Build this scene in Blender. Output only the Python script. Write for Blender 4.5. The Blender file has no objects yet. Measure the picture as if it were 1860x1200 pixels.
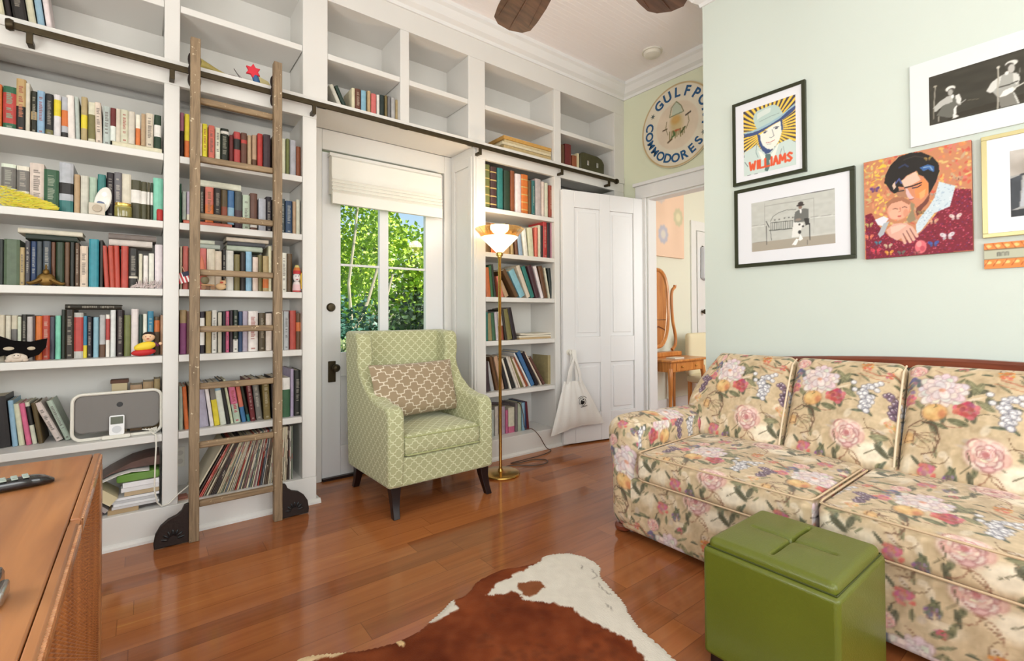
import bpy, bmesh, math, random
import numpy as np
from mathutils import Vector, Matrix, Quaternion

# ------------------------------------------------------------------ camera, light, exposure
random.seed(7); np.random.seed(7)
SC = bpy.context.scene
COL = SC.collection
CAM_Z = 1.115
cam_data = bpy.data.cameras.new('camera'); cam = bpy.data.objects.new('camera', cam_data)
COL.objects.link(cam); SC.camera = cam
F_PX, YAW, PITCH, ROLL, SHY = 864.758, 0.659644, 0.0138216, -0.00464368, -38.366
cam_data.sensor_fit = 'HORIZONTAL'; cam_data.sensor_width = 36.0
cam_data.lens = 36.0 * F_PX / 1860.0
cam_data.shift_x = 0.0
cam_data.shift_y = SHY / 1860.0
cam_data.clip_start = 0.02; cam_data.clip_end = 200
_f = Vector((math.sin(YAW)*math.cos(PITCH), math.cos(YAW)*math.cos(PITCH), math.sin(PITCH)))
_r = Vector((math.cos(YAW), -math.sin(YAW), 0.0)); _u = _r.cross(_f)
_r2 = _r*math.cos(ROLL) + _u*math.sin(ROLL); _u2 = -_r*math.sin(ROLL) + _u*math.cos(ROLL)
M = Matrix((_r2, _u2, -_f)).transposed().to_4x4(); M.translation = Vector((0, 0, CAM_Z))
cam.matrix_world = M

SC.view_settings.view_transform = 'Standard'
SC.view_settings.look = 'None'
SC.view_settings.gamma = 1.0
SC.view_settings.exposure = -0.08
SC.view_settings.use_curve_mapping = False

w = bpy.data.worlds.new('sky'); SC.world = w; w.use_nodes = True
nt = w.node_tree; nt.nodes.clear()
sky = nt.nodes.new('ShaderNodeTexSky'); sky.sky_type = 'NISHITA'
sky.sun_disc = False; sky.sun_elevation = math.radians(55); sky.sun_rotation = math.radians(140)
sky.air_density = 1.4; sky.ozone_density = 2.0
bg = nt.nodes.new('ShaderNodeBackground'); bg.inputs[1].default_value = 0.20
wo = nt.nodes.new('ShaderNodeOutputWorld')
nt.links.new(sky.outputs[0], bg.inputs[0]); nt.links.new(bg.outputs[0], wo.inputs[0])

def lamp(name, kind, loc, rot, energy, color=(1, 1, 1), size=None, angle=None):
    d = bpy.data.lights.new(name, kind); d.energy = energy; d.color = color
    if kind == 'AREA':
        d.shape = 'RECTANGLE'; d.size, d.size_y = size
    if kind == 'SUN': d.angle = angle or 0.01
    if kind == 'POINT': d.shadow_soft_size = size or 0.05
    o = bpy.data.objects.new(name, d); o.location = loc; o.rotation_euler = rot
    COL.objects.link(o); return o
R90 = math.pi/2
# the sun over the garden (from behind the house, to the right)
sun = lamp('sun', 'SUN', (0, 0, 10), (0, 0, 0), 13.0, (1.0, 0.93, 0.82), angle=0.01)
sun.rotation_euler = Vector((-0.50, 0.42, -0.95)).to_track_quat('-Z', 'Y').to_euler()
# area lamps added as daylight at unseen windows behind and beside the camera
lamp('window_daylight', 'AREA', (0.0, -1.95, 1.75), (R90+.3, 0, 0), 60, (1.0, 0.99, 0.965), (1.5, 1.9))
lamp('window_daylight', 'AREA', (1.95, -1.95, 1.75), (R90+.3, 0, 0), 46, (1.0, 0.99, 0.965), (1.5, 1.9))
lamp('window_daylight', 'AREA', (-1.45, -0.75, 1.75), (0, -R90-.35, 0), 52, (1.0, 0.99, 0.965), (1.9, 1.3))
lamp('window_daylight', 'AREA', (-1.45, 1.15, 1.75), (0, -R90-.35, 0), 50, (1.0, 0.99, 0.965), (1.9, 1.0))
# lamp added at an unseen window to light the room beyond the doorway
lamp('window_daylight', 'AREA', (5.0, -0.06, 1.7), (R90, 0, 0), 62, (1.0, 0.99, 0.965), (1.3, 1.8))

# ------------------------------------------------------------------ helpers
def lin(c):
    return tuple(((x/255.0)/12.92 if x <= 10.31 else (((x/255.0)+0.055)/1.055)**2.4) for x in c)
def lin_arr(a):
    a = np.clip(a/255.0, 0, 1)
    return np.where(a <= 0.04045, a/12.92, ((a+0.055)/1.055)**2.4)

def mat(name, rgb=(200, 200, 200), rough=0.5, metal=0.0, attr=False, var=0.0, vscale=8.0, bump=0.0, bscale=60.0,
        coat=0.0, spec=0.5, emit=None, estr=0.0, trans=0.0, ior=1.45, alpha=1.0, stretch=(1, 1, 1), rgb2=None, sheen=0.0):
    m = bpy.data.materials.new(name); m.use_nodes = True
    n = m.node_tree.nodes; l = m.node_tree.links
    b = n['Principled BSDF']
    b.inputs['Roughness'].default_value = rough; b.inputs['Metallic'].default_value = metal
    b.inputs['Specular IOR Level'].default_value = spec; b.inputs['IOR'].default_value = ior
    b.inputs['Coat Weight'].default_value = coat; b.inputs['Coat Roughness'].default_value = 0.08
    b.inputs['Transmission Weight'].default_value = trans; b.inputs['Alpha'].default_value = alpha
    b.inputs['Sheen Weight'].default_value = sheen
    c = lin(rgb)
    b.inputs['Base Color'].default_value = (*c, 1)
    if attr:
        a = n.new('ShaderNodeAttribute'); a.attribute_name = 'Col'; l.new(a.outputs['Color'], b.inputs['Base Color'])
    if var > 0 or bump > 0:
        tc = n.new('ShaderNodeTexCoord'); mp = n.new('ShaderNodeMapping'); mp.inputs['Scale'].default_value = stretch
        l.new(tc.outputs['Object'], mp.inputs[0])
    if var > 0:
        nz = n.new('ShaderNodeTexNoise'); nz.inputs['Scale'].default_value = vscale; nz.inputs['Detail'].default_value = 5
        l.new(mp.outputs[0], nz.inputs['Vector'])
        if attr:
            mx = n.new('ShaderNodeMix'); mx.data_type = 'RGBA'; mx.blend_type = 'MULTIPLY'; mx.inputs[0].default_value = 1
            cr = n.new('ShaderNodeValToRGB'); cr.color_ramp.elements[0].position = 0.3; cr.color_ramp.elements[1].position = 0.7
            cr.color_ramp.elements[0].color = (1-var, 1-var, 1-var, 1); cr.color_ramp.elements[1].color = (1, 1, 1, 1)
            l.new(nz.outputs[0], cr.inputs[0]); l.new(a.outputs['Color'], mx.inputs[6]); l.new(cr.outputs[0], mx.inputs[7])
            l.new(mx.outputs[2], b.inputs['Base Color'])
        else:
            cr = n.new('ShaderNodeValToRGB'); cr.color_ramp.elements[0].position = 0.3; cr.color_ramp.elements[1].position = 0.7
            c2 = lin(rgb2) if rgb2 else tuple(x*(1-var) for x in c)
            cr.color_ramp.elements[0].color = (*c2, 1); cr.color_ramp.elements[1].color = (*c, 1)
            l.new(nz.outputs[0], cr.inputs[0]); l.new(cr.outputs[0], b.inputs['Base Color'])
    if bump > 0:
        nb = n.new('ShaderNodeTexNoise'); nb.inputs['Scale'].default_value = bscale; nb.inputs['Detail'].default_value = 3
        l.new(mp.outputs[0], nb.inputs['Vector'])
        bp = n.new('ShaderNodeBump'); bp.inputs['Strength'].default_value = bump; bp.inputs['Distance'].default_value = 0.004
        l.new(nb.outputs[0], bp.inputs['Height']); l.new(bp.outputs[0], b.inputs['Normal'])
    if emit:
        b.inputs['Emission Color'].default_value = (*lin(emit), 1); b.inputs['Emission Strength'].default_value = estr
    return m

class MB:
    def __init__(s): s.v = []; s.f = []; s.m = []; s.c = []; s.k = None; s.mi = 0
    def face(s, idx, col=None, mi=None):
        s.f.append(tuple(idx)); s.c.append(col if col is not None else s.k); s.m.append(s.mi if mi is None else mi)
    def add(s, vs, fs, col=None, mi=None):
        b = len(s.v); s.v += [tuple(p) for p in vs]
        for f in fs: s.face([b+i for i in f], col, mi)
        return b
    def box(s, x0, x1, y0, y1, z0, z1, col=None, mi=None, T=None):
        vs = [(x0,y0,z0),(x1,y0,z0),(x1,y1,z0),(x0,y1,z0),(x0,y0,z1),(x1,y0,z1),(x1,y1,z1),(x0,y1,z1)]
        if T is not None: vs = [T @ Vector(p) for p in vs]
        s.add(vs, [(0,3,2,1),(4,5,6,7),(0,1,5,4),(1,2,6,5),(2,3,7,6),(3,0,4,7)], col, mi); return s
    def prism(s, poly, axis, t0, t1, col=None, mi=None, T=None):
        """poly: 2-D points in the two other axes (x: (y,z); y: (x,z); z: (x,y))"""
        def P(p, t):
            q = {'x': (t, p[0], p[1]), 'y': (p[0], t, p[1]), 'z': (p[0], p[1], t)}[axis]
            return T @ Vector(q) if T is not None else q
        n = len(poly); vs = [P(p, t0) for p in poly] + [P(p, t1) for p in poly]
        fs = [tuple(range(n))[::-1], tuple(range(n, 2*n))] + [(i, (i+1) % n, n+(i+1) % n, n+i) for i in range(n)]
        s.add(vs, fs, col, mi); return s
    def lathe(s, prof, c=(0,0,0), seg=24, col=None, mi=None, T=None, cols=None):
        vs = []
        for r, z in prof:
            for i in range(seg):
                a = 2*math.pi*i/seg; p = Vector((r*math.cos(a), r*math.sin(a), z))
                if T is not None: p = T @ p
                vs.append(p + Vector(c))
        b = s.add(vs, [], col)
        for j in range(len(prof)-1):
            for i in range(seg):
                i2 = (i+1) % seg
                s.face((b+j*seg+i, b+j*seg+i2, b+(j+1)*seg+i2, b+(j+1)*seg+i), cols[j] if cols else col, mi)
        if prof[0][0] > 1e-4: s.face([b+i for i in range(seg)][::-1], col, mi)
        if prof[-1][0] > 1e-4: s.face([b+(len(prof)-1)*seg+i for i in range(seg)], col, mi)
        return s
    def tube(s, pts, r, seg=8, col=None, mi=None, close=False):
        pts = [Vector(p) for p in pts]; n = len(pts); rs = r if isinstance(r, (list, tuple)) else [r]*n
        ring = []; up = None
        for i, p in enumerate(pts):
            if close: t = (pts[(i+1) % n]-pts[i-1]).normalized()
            else: t = (pts[min(i+1, n-1)]-pts[max(i-1, 0)]).normalized()
            if up is None:
                up = t.orthogonal().normalized()
            up = (up - t*up.dot(t)).normalized(); sd = t.cross(up)
            ring.append([p + (up*math.cos(2*math.pi*k/seg)+sd*math.sin(2*math.pi*k/seg))*rs[i] for k in range(seg)])
        b = s.add([q for rg in ring for q in rg], [], col)
        for i in range(n if close else n-1):
            j = (i+1) % n
            for k in range(seg):
                k2 = (k+1) % seg; s.face((b+i*seg+k, b+i*seg+k2, b+j*seg+k2, b+j*seg+k), col, mi)
        if not close:
            s.face([b+k for k in range(seg)][::-1], col, mi); s.face([b+(n-1)*seg+k for k in range(seg)], col, mi)
        return s
    def ball(s, c, r, seg=14, rings=9, col=None, mi=None, T=None):
        rx, ry, rz = r if isinstance(r, (tuple, list)) else (r, r, r)
        vs = []
        for j in range(rings+1):
            ph = math.pi*j/rings
            for i in range(seg):
                a = 2*math.pi*i/seg
                p = Vector((rx*math.sin(ph)*math.cos(a), ry*math.sin(ph)*math.sin(a), -rz*math.cos(ph)))
                if T is not None: p = T @ p
                vs.append(p+Vector(c))
        b = s.add(vs, [], col)
        for j in range(rings):
            for i in range(seg):
                i2 = (i+1) % seg; s.face((b+j*seg+i, b+j*seg+i2, b+(j+1)*seg+i2, b+(j+1)*seg+i), col, mi)
        return s

def build(name, mb, mats, parent=None, bevel=0.0, bseg=2, smooth=False, uv=None, subsurf=0, weld=False, vcol=None, **props):
    me = bpy.data.meshes.new(name)
    off = Vector((0, 0, 0))
    if parent is not None:
        p = parent
        while p is not None: off += p.location; p = p.parent
    V = [(a-off[0], b-off[1], c-off[2]) for a, b, c in mb.v]
    me.from_pydata(V, [], mb.f)
    if not isinstance(mats, (list, tuple)): mats = [mats]
    for m_ in mats: me.materials.append(m_)
    me.polygons.foreach_set('material_index', [min(i, len(mats)-1) for i in mb.m])
    if any(c is not None for c in mb.c):
        ca = me.color_attributes.new('Col', 'FLOAT_COLOR', 'CORNER')
        buf = []
        cache = {}
        for f, c in zip(mb.f, mb.c):
            c = c or (200, 200, 200)
            if c not in cache: cache[c] = (*lin(c), 1.0)
            buf += list(cache[c])*len(f)
        ca.data.foreach_set('color', buf)
    if vcol is not None:
        ca = me.color_attributes.new('Col', 'FLOAT_COLOR', 'POINT')
        ca.data.foreach_set('color', np.asarray(vcol, dtype=np.float32).ravel())
    if uv:
        ul = me.uv_layers.new(name='UVMap'); buf = np.zeros(len(me.loops)*2)
        for p in me.polygons:
            n = p.normal; ax = max(range(3), key=lambda i: abs(n[i]))
            for li in p.loop_indices:
                v = mb.v[me.loops[li].vertex_index]
                if ax == 0: q = (v[1], v[2])
                elif ax == 1: q = (v[0], v[2])
                else: q = (v[0], v[1])
                buf[2*li] = q[0]; buf[2*li+1] = q[1]
        ul.data.foreach_set('uv', buf)
    bm = bmesh.new(); bm.from_mesh(me)
    if weld: bmesh.ops.remove_doubles(bm, verts=bm.verts, dist=1e-5)
    bmesh.ops.recalc_face_normals(bm, faces=bm.faces); bm.to_mesh(me); bm.free()
    if smooth or bevel:
        me.polygons.foreach_set('use_smooth', [True]*len(me.polygons))
        me.set_sharp_from_angle(angle=math.radians(38))
    o = bpy.data.objects.new(name, me); COL.objects.link(o)
    if parent is not None: o.parent = parent
    if bevel:
        b = o.modifiers.new('bevel', 'BEVEL'); b.width = bevel; b.segments = bseg; b.limit_method = 'ANGLE'; b.angle_limit = math.radians(38)
        b.harden_normals = False
    if subsurf:
        sb = o.modifiers.new('sub', 'SUBSURF'); sb.levels = subsurf; sb.render_levels = subsurf
    for k, v in props.items(): o[k] = v
    return o

def thing(name, loc, label, cat, group=None, kind=None):
    o = bpy.data.objects.new(name, None); COL.objects.link(o); o.location = loc; o.empty_display_size = 0.05
    o['label'] = label; o['category'] = cat
    if group: o['group'] = group
    if kind: o['kind'] = kind
    return o
def tag(o, label, cat, group=None, kind=None):
    o['label'] = label; o['category'] = cat
    if group: o['group'] = group
    if kind: o['kind'] = kind
    return o
def struct(o, label=None):
    o['kind'] = 'structure'
    if label: o['label'] = label
    return o

class Cv:
    """small raster canvas, painted with shapes; its pixels become vertex colours"""
    def __init__(s, w, h, nx, bg=(255, 255, 255), wrap=False):
        s.w, s.h = w, h; s.nx = nx; s.ny = max(2, int(round(nx*h/w))); s.wrap = wrap
        s.a = np.zeros((s.ny, s.nx, 3)); s.a[:] = bg
        xs = (np.arange(s.nx)+.5)/s.nx*w; ys = (np.arange(s.ny)+.5)/s.ny*h
        s.X, s.Y = np.meshgrid(xs, ys)
    def _mix(s, m, col): m = m[..., None]; s.a = s.a*(1-m)+np.array(col, float)*m
    def _offs(s):
        return [(i*s.w, j*s.h) for i in (-1, 0, 1) for j in (-1, 0, 1)] if s.wrap else [(0, 0)]
    def ell(s, cx, cy, rx, ry, col, ang=0.0, al=1.0, soft=0.15):
        for ox, oy in s._offs():
            if s.wrap and (cx+ox < -.2*s.w-rx or cx+ox > 1.2*s.w+rx or cy+oy < -.2*s.h-ry or cy+oy > 1.2*s.h+ry): continue
            dx = s.X-cx-ox; dy = s.Y-cy-oy; ca, sa = math.cos(ang), math.sin(ang)
            d = np.sqrt(((dx*ca+dy*sa)/rx)**2+((-dx*sa+dy*ca)/ry)**2)
            s._mix(np.clip((1-d)/soft, 0, 1)*al, col)
    def poly(s, pts, col, al=1.0):
        x, y = s.X, s.Y; ins = np.zeros(x.shape, bool); n = len(pts)
        for i in range(n):
            x1, y1 = pts[i]; x2, y2 = pts[(i+1) % n]
            if y1 == y2: continue
            c = ((y1 > y) != (y2 > y)) & (x < (x2-x1)*(y-y1)/(y2-y1)+x1)
            ins ^= c
        s._mix(ins.astype(float)*al, col)
    def line(s, pts, r, col, al=1.0):
        for ox, oy in s._offs():
            d = np.full(s.X.shape, 9.0)
            for (x1, y1), (x2, y2) in zip(pts[:-1], pts[1:]):
                x1 += ox; x2 += ox; y1 += oy; y2 += oy
                L = (x2-x1)**2+(y2-y1)**2+1e-12
                t = np.clip(((s.X-x1)*(x2-x1)+(s.Y-y1)*(y2-y1))/L, 0, 1)
                d = np.minimum(d, np.hypot(s.X-x1-t*(x2-x1), s.Y-y1-t*(y2-y1)))
            s._mix(np.clip((r-d)/(r*.4)+.5, 0, 1)*al, col)
    def noise(s, amp, cells, seed=0, tint=(1, 1, 1)):
        rs = np.random.RandomState(seed); g = rs.rand(cells+1, cells+1)
        if s.wrap: g[-1] = g[0]; g[:, -1] = g[:, 0]
        fx = s.X/s.w*cells; fy = s.Y/s.h*cells; ix = np.clip(fx.astype(int), 0, cells-1); iy = np.clip(fy.astype(int), 0, cells-1)
        tx = fx-ix; ty = fy-iy; tx = tx*tx*(3-2*tx); ty = ty*ty*(3-2*ty)
        v = g[iy, ix]*(1-tx)*(1-ty)+g[iy, ix+1]*tx*(1-ty)+g[iy+1, ix]*(1-tx)*ty+g[iy+1, ix+1]*tx*ty
        s.a = np.clip(s.a+((v-.5)*2*amp)[..., None]*np.array(tint), 0, 255)
        return v
    def sample(s, u, v):
        """u, v in metres -> linear rgba"""
        fx = np.asarray(u)/s.w*s.nx-.5; fy = np.asarray(v)/s.h*s.ny-.5
        ix = np.floor(fx).astype(int); iy = np.floor(fy).astype(int); tx = (fx-ix)[..., None]; ty = (fy-iy)[..., None]
        def g(i, j):
            if s.wrap: return s.a[j % s.ny, i % s.nx]
            return s.a[np.clip(j, 0, s.ny-1), np.clip(i, 0, s.nx-1)]
        c = g(ix, iy)*(1-tx)*(1-ty)+g(ix+1, iy)*tx*(1-ty)+g(ix, iy+1)*(1-tx)*ty+g(ix+1, iy+1)*tx*ty
        c = lin_arr(c); return np.concatenate([c, np.ones(c.shape[:-1]+(1,))], -1)

def panel(name, cv, T, material, parent=None, **props):
    """flat painted panel; T maps (u, v) of the canvas in metres to a point"""
    mb = MB(); nx, ny = cv.nx, cv.ny
    us = np.linspace(0, cv.w, nx+1); vs = np.linspace(0, cv.h, ny+1)
    U, V = np.meshgrid(us, vs)
    mb.v = [tuple(T(a, b)) for a, b in zip(U.ravel(), V.ravel())]
    W_ = nx+1
    mb.f = [(j*W_+i, j*W_+i+1, (j+1)*W_+i+1, (j+1)*W_+i) for j in range(ny) for i in range(nx)]
    mb.m = [0]*len(mb.f); mb.c = [None]*len(mb.f)
    return build(name, mb, material, parent, vcol=cv.sample(U.ravel(), V.ravel()), **props)

def text_mesh(mb, body, size, T, depth=0.002, col=None, mi=None, bold=.012):
    cu = bpy.data.curves.new('lettering', 'FONT'); cu.body = body; cu.size = size; cu.extrude = depth; cu.align_x = 'CENTER'
    cu.offset = size*bold; cu.resolution_u = 3
    o = bpy.data.objects.new('lettering', cu); COL.objects.link(o)
    bpy.context.view_layer.update()
    me = bpy.data.meshes.new_from_object(o)
    mb.add([T @ v.co for v in me.vertices], [tuple(p.vertices) for p in me.polygons], col, mi)
    bpy.data.objects.remove(o); bpy.data.meshes.remove(me); bpy.data.curves.remove(cu)

def rbox(dim, r, step, bulge=(0, 0, 0), shape=None):
    """rounded soft box: returns verts (numpy), quads, dominant axis per vertex"""
    hx, hy, hz = [d/2 for d in dim]
    n = [max(2, int(round(d/step))) for d in dim]
    idx = {}; V = []; F = []
    def vid(i, j, k):
        key = (i, j, k)
        if key not in idx: idx[key] = len(V); V.append((2*i/n[0]-1, 2*j/n[1]-1, 2*k/n[2]-1))
        return idx[key]
    for ax in range(3):
        a, b = [x for x in range(3) if x != ax]
        for side in (0, n[ax]):
            for i in range(n[a]):
                for j in range(n[b]):
                    q = []
                    for di, dj in ((0,0),(1,0),(1,1),(0,1)):
                        t = [0,0,0]; t[ax] = side; t[a] = i+di; t[b] = j+dj; q.append(vid(*t))
                    F.append(tuple(q) if (side > 0) != (ax == 1) else tuple(q[::-1]))
    V = np.array(V); H = np.array([hx, hy, hz]); P = V*H
    core = np.clip(P, -(H-r), (H-r)); d = P-core; L = np.linalg.norm(d, axis=1, keepdims=True)
    Q = core+np.where(L > 1e-9, d/np.maximum(L, 1e-9)*r, 0)
    u, v, w_ = V[:, 0], V[:, 1], V[:, 2]
    for ax, (p, q) in enumerate(((v, w_), (u, w_), (u, v))):
        if bulge[ax]: Q[:, ax] += np.sign(V[:, ax])*np.abs(V[:, ax])**3*bulge[ax]*(1-p**2)*(1-q**2)
    N = d/np.maximum(L, 1e-9)
    return Q, F, V, N

# ------------------------------------------------------------------ materials
WHITE = mat('white_paint', (223, 221, 216), 0.38, var=0.03, vscale=3, bump=0.05, bscale=25)
WHITE2 = mat('white_door_paint', (228, 228, 228), 0.35, var=0.02, vscale=3)
TRIMW = mat('trim_white_paint', (230, 230, 229), 0.4)
GREEN_W = mat('pale_green_wall', (212, 222, 214), 0.7, var=0.02, vscale=2, bump=0.06, bscale=90)
GREEN_Y = mat('pale_yellow_green_wall', (220, 224, 198), 0.7, var=0.02, vscale=2)
FARWALL = mat('far_room_wall', (226, 226, 210), 0.75)
ATTR = mat('painted_colours', attr=True, rough=0.55)
ATTRG = mat('book_cloth', attr=True, rough=0.45, var=0.18, vscale=35)
PRINT = mat('print_paper', attr=True, rough=0.55, coat=0.0)
PAPER = mat('page_paper', (222, 212, 190), 0.8, var=0.12, vscale=120, stretch=(8, .3, .3))
BRONZE = mat('dark_bronze', (74, 64, 46), 0.42, 0.75, var=0.25, vscale=30)
IRON = mat('cast_iron', (48, 38, 34), 0.5, 0.5, bump=0.3, bscale=80)
BRASS = mat('brass', (205, 165, 90), 0.22, 1.0)
CHROME = mat('silver_metal', (190, 190, 190), 0.25, 1.0)
BLACKP = mat('black_plastic', (22, 22, 24), 0.3, var=0.1, vscale=30)
WHITEP = mat('white_plastic', (226, 222, 210), 0.35)
DARKW = mat('espresso_wood', (38, 22, 20), 0.3, var=0.3, vscale=12, stretch=(1, 1, .15))

def wood_mat(name, c1, c2, rough, axis, scale=9.0, coat=0.0, worn=None):
    m = bpy.data.materials.new(name); m.use_nodes = True; n = m.node_tree.nodes; l = m.node_tree.links
    b = n['Principled BSDF']; b.inputs['Roughness'].default_value = rough; b.inputs['Coat Weight'].default_value = coat
    b.inputs['Coat Roughness'].default_value = 0.15
    tc = n.new('ShaderNodeTexCoord'); mp = n.new('ShaderNodeMapping'); s = [scale]*3; s['xyz'.index(axis)] = scale*0.09
    mp.inputs['Scale'].default_value = s; l.new(tc.outputs['Object'], mp.inputs[0])
    nz = n.new('ShaderNodeTexNoise'); nz.inputs['Scale'].default_value = 1.0; nz.inputs['Detail'].default_value = 7; nz.inputs['Distortion'].default_value = 1.2
    l.new(mp.outputs[0], nz.inputs[0])
    cr = n.new('ShaderNodeValToRGB'); cr.color_ramp.elements[0].position = 0.32; cr.color_ramp.elements[1].position = 0.68
    cr.color_ramp.elements[0].color = (*lin(c1), 1); cr.color_ramp.elements[1].color = (*lin(c2), 1); l.new(nz.outputs[0], cr.inputs[0])
    out = cr.outputs[0]
    if worn:
        nw = n.new('ShaderNodeTexNoise'); nw.inputs['Scale'].default_value = 55; nw.inputs['Detail'].default_value = 4
        l.new(tc.outputs['Object'], nw.inputs[0])
        c2_ = n.new('ShaderNodeValToRGB'); c2_.color_ramp.elements[0].position = 0.66; c2_.color_ramp.elements[1].position = 0.72
        l.new(nw.outputs[0], c2_.inputs[0]); mx = n.new('ShaderNodeMix'); mx.data_type = 'RGBA'
        l.new(c2_.outputs[0], mx.inputs[0]); l.new(out, mx.inputs[6]); mx.inputs[7].default_value = (*lin(worn), 1); out = mx.outputs[2]
    l.new(out, b.inputs['Base Color'])
    return m
LADDERW = wood_mat('worn_ladder_wood', (112, 92, 68), (150, 127, 98), 0.6, 'z', 60, worn=(205, 190, 160))
RUNGW = wood_mat('worn_rung_wood', (116, 94, 68), (154, 130, 98), 0.6, 'x', 60, worn=(196, 172, 138))
CONSOLEW = wood_mat('console_walnut', (138, 86, 50), (176, 118, 70), 0.36, 'y', 14, coat=0.25)
OAKW = wood_mat('golden_oak', (176, 104, 46), (214, 146, 78), 0.35, 'z', 25, coat=0.2)
RAILW = wood_mat('sofa_mahogany', (96, 44, 28), (134, 68, 44), 0.3, 'y', 30, coat=0.3)
FANW = wood_mat('fan_blade_wood', (82, 54, 36), (116, 80, 56), 0.5, 'x', 30)

def floor_mat():
    m = bpy.data.materials.new('cherry_floorboards'); m.use_nodes = True; n = m.node_tree.nodes; l = m.node_tree.links
    b = n['Principled BSDF']; b.inputs['Roughness'].default_value = 0.13; b.inputs['Specular IOR Level'].default_value = 0.5
    tc = n.new('ShaderNodeTexCoord')
    sp = n.new('ShaderNodeSeparateXYZ'); l.new(tc.outputs['Object'], sp.inputs[0])
    def mt(op, a, bb=None, c=None):
        q = n.new('ShaderNodeMath'); q.operation = op
        for i, x in enumerate((a, bb, c)):
            if x is None: continue
            if isinstance(x, (int, float)): q.inputs[i].default_value = x
            else: l.new(x, q.inputs[i])
        return q.outputs[0]
    PW = 0.115
    row = mt('FLOOR', mt('DIVIDE', sp.outputs[1], PW))
    wr = n.new('ShaderNodeTexWhiteNoise'); wr.noise_dimensions = '1D'; l.new(row, wr.inputs['W'])
    xs = mt('ADD', mt('DIVIDE', sp.outputs[0], 1.25), mt('MULTIPLY', wr.outputs[0], 7.3))
    colm = mt('FLOOR', xs)
    cmb = n.new('ShaderNodeCombineXYZ'); l.new(row, cmb.inputs[0]); l.new(colm, cmb.inputs[1])
    wn = n.new('ShaderNodeTexWhiteNoise'); wn.noise_dimensions = '3D'; l.new(cmb.outputs[0], wn.inputs[0])
    mp = n.new('ShaderNodeMapping'); mp.inputs['Scale'].default_value = (1.6, 22, 1); l.new(tc.outputs['Object'], mp.inputs[0])
    off = n.new('ShaderNodeVectorMath'); off.operation = 'ADD'; l.new(mp.outputs[0], off.inputs[0]); l.new(wn.outputs['Color'], off.inputs[1])
    sc_ = n.new('ShaderNodeVectorMath'); sc_.operation = 'SCALE'; l.new(wn.outputs['Color'], sc_.inputs[0]); sc_.inputs['Scale'].default_value = 9
    l.new(sc_.outputs[0], off.inputs[1])
    nz = n.new('ShaderNodeTexNoise'); nz.inputs['Scale'].default_value = 1.5; nz.inputs['Detail'].default_value = 6; nz.inputs['Distortion'].default_value = 0.6
    l.new(off.outputs[0], nz.inputs[0])
    cr = n.new('ShaderNodeValToRGB'); e = cr.color_ramp.elements
    e[0].position = 0.0; e[0].color = (*lin((130, 74, 40)), 1); e[1].position = 1.0; e[1].color = (*lin((204, 146, 78)), 1)
    x = e.new(0.35); x.color = (*lin((152, 90, 50)), 1); x = e.new(0.75); x.color = (*lin((172, 106, 58)), 1)
    val = mt('ADD', mt('MULTIPLY', wn.outputs[0], 0.62), mt('MULTIPLY', mt('SUBTRACT', nz.outputs[0], 0.35), 0.75))
    l.new(val, cr.inputs[0])
    fy = mt('FRACT', mt('DIVIDE', sp.outputs[1], PW)); fx = mt('FRACT', xs)
    gy = mt('LESS_THAN', mt('MINIMUM', fy, mt('SUBTRACT', 1.0, fy)), 0.012)
    gx = mt('LESS_THAN', mt('MINIMUM', fx, mt('SUBTRACT', 1.0, fx)), 0.0012)
    g = mt('MAXIMUM', gy, gx)
    mx = n.new('ShaderNodeMix'); mx.data_type = 'RGBA'; l.new(mt('MULTIPLY', g, 0.45), mx.inputs[0]); l.new(cr.outputs[0], mx.inputs[6])
    mx.inputs[7].default_value = (*lin((80, 40, 22)), 1); l.new(mx.outputs[2], b.inputs['Base Color'])
    bp = n.new('ShaderNodeBump'); bp.inputs['Strength'].default_value = 0.12; bp.inputs['Distance'].default_value = 0.002
    wv = n.new('ShaderNodeTexNoise'); wv.inputs['Scale'].default_value = 1.0
    mp2 = n.new('ShaderNodeMapping'); mp2.inputs['Scale'].default_value = (1.2, 14, 1); l.new(tc.outputs['Object'], mp2.inputs[0]); l.new(mp2.outputs[0], wv.inputs[0])
    l.new(mt('SUBTRACT', wv.outputs[0], mt('MULTIPLY', g, 0.5)), bp.inputs['Height']); l.new(bp.outputs[0], b.inputs['Normal'])
    return m
FLOORM = floor_mat()

def bead_mat():
    m = mat('beadboard_ceiling', (246, 241, 241), 0.6); n = m.node_tree.nodes; l = m.node_tree.links; b = n['Principled BSDF']
    tc = n.new('ShaderNodeTexCoord'); sp = n.new('ShaderNodeSeparateXYZ'); l.new(tc.outputs['Object'], sp.inputs[0])
    a = n.new('ShaderNodeMath'); a.operation = 'MULTIPLY'; a.inputs[1].default_value = 1/0.04; l.new(sp.outputs[1], a.inputs[0])
    f = n.new('ShaderNodeMath'); f.operation = 'FRACT'; l.new(a.outputs[0], f.inputs[0])
    cr = n.new('ShaderNodeValToRGB'); e = cr.color_ramp.elements; e[0].position = 0.0; e[0].color = (0, 0, 0, 1); e[1].position = 0.22; e[1].color = (1, 1, 1, 1)
    l.new(f.outputs[0], cr.inputs[0])
    bp = n.new('ShaderNodeBump'); bp.inputs['Distance'].default_value = 0.004; bp.inputs['Strength'].default_value = 0.3
    l.new(cr.outputs[0], bp.inputs['Height']); l.new(bp.outputs[0], b.inputs['Normal'])
    return m
BEAD = bead_mat()

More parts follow.
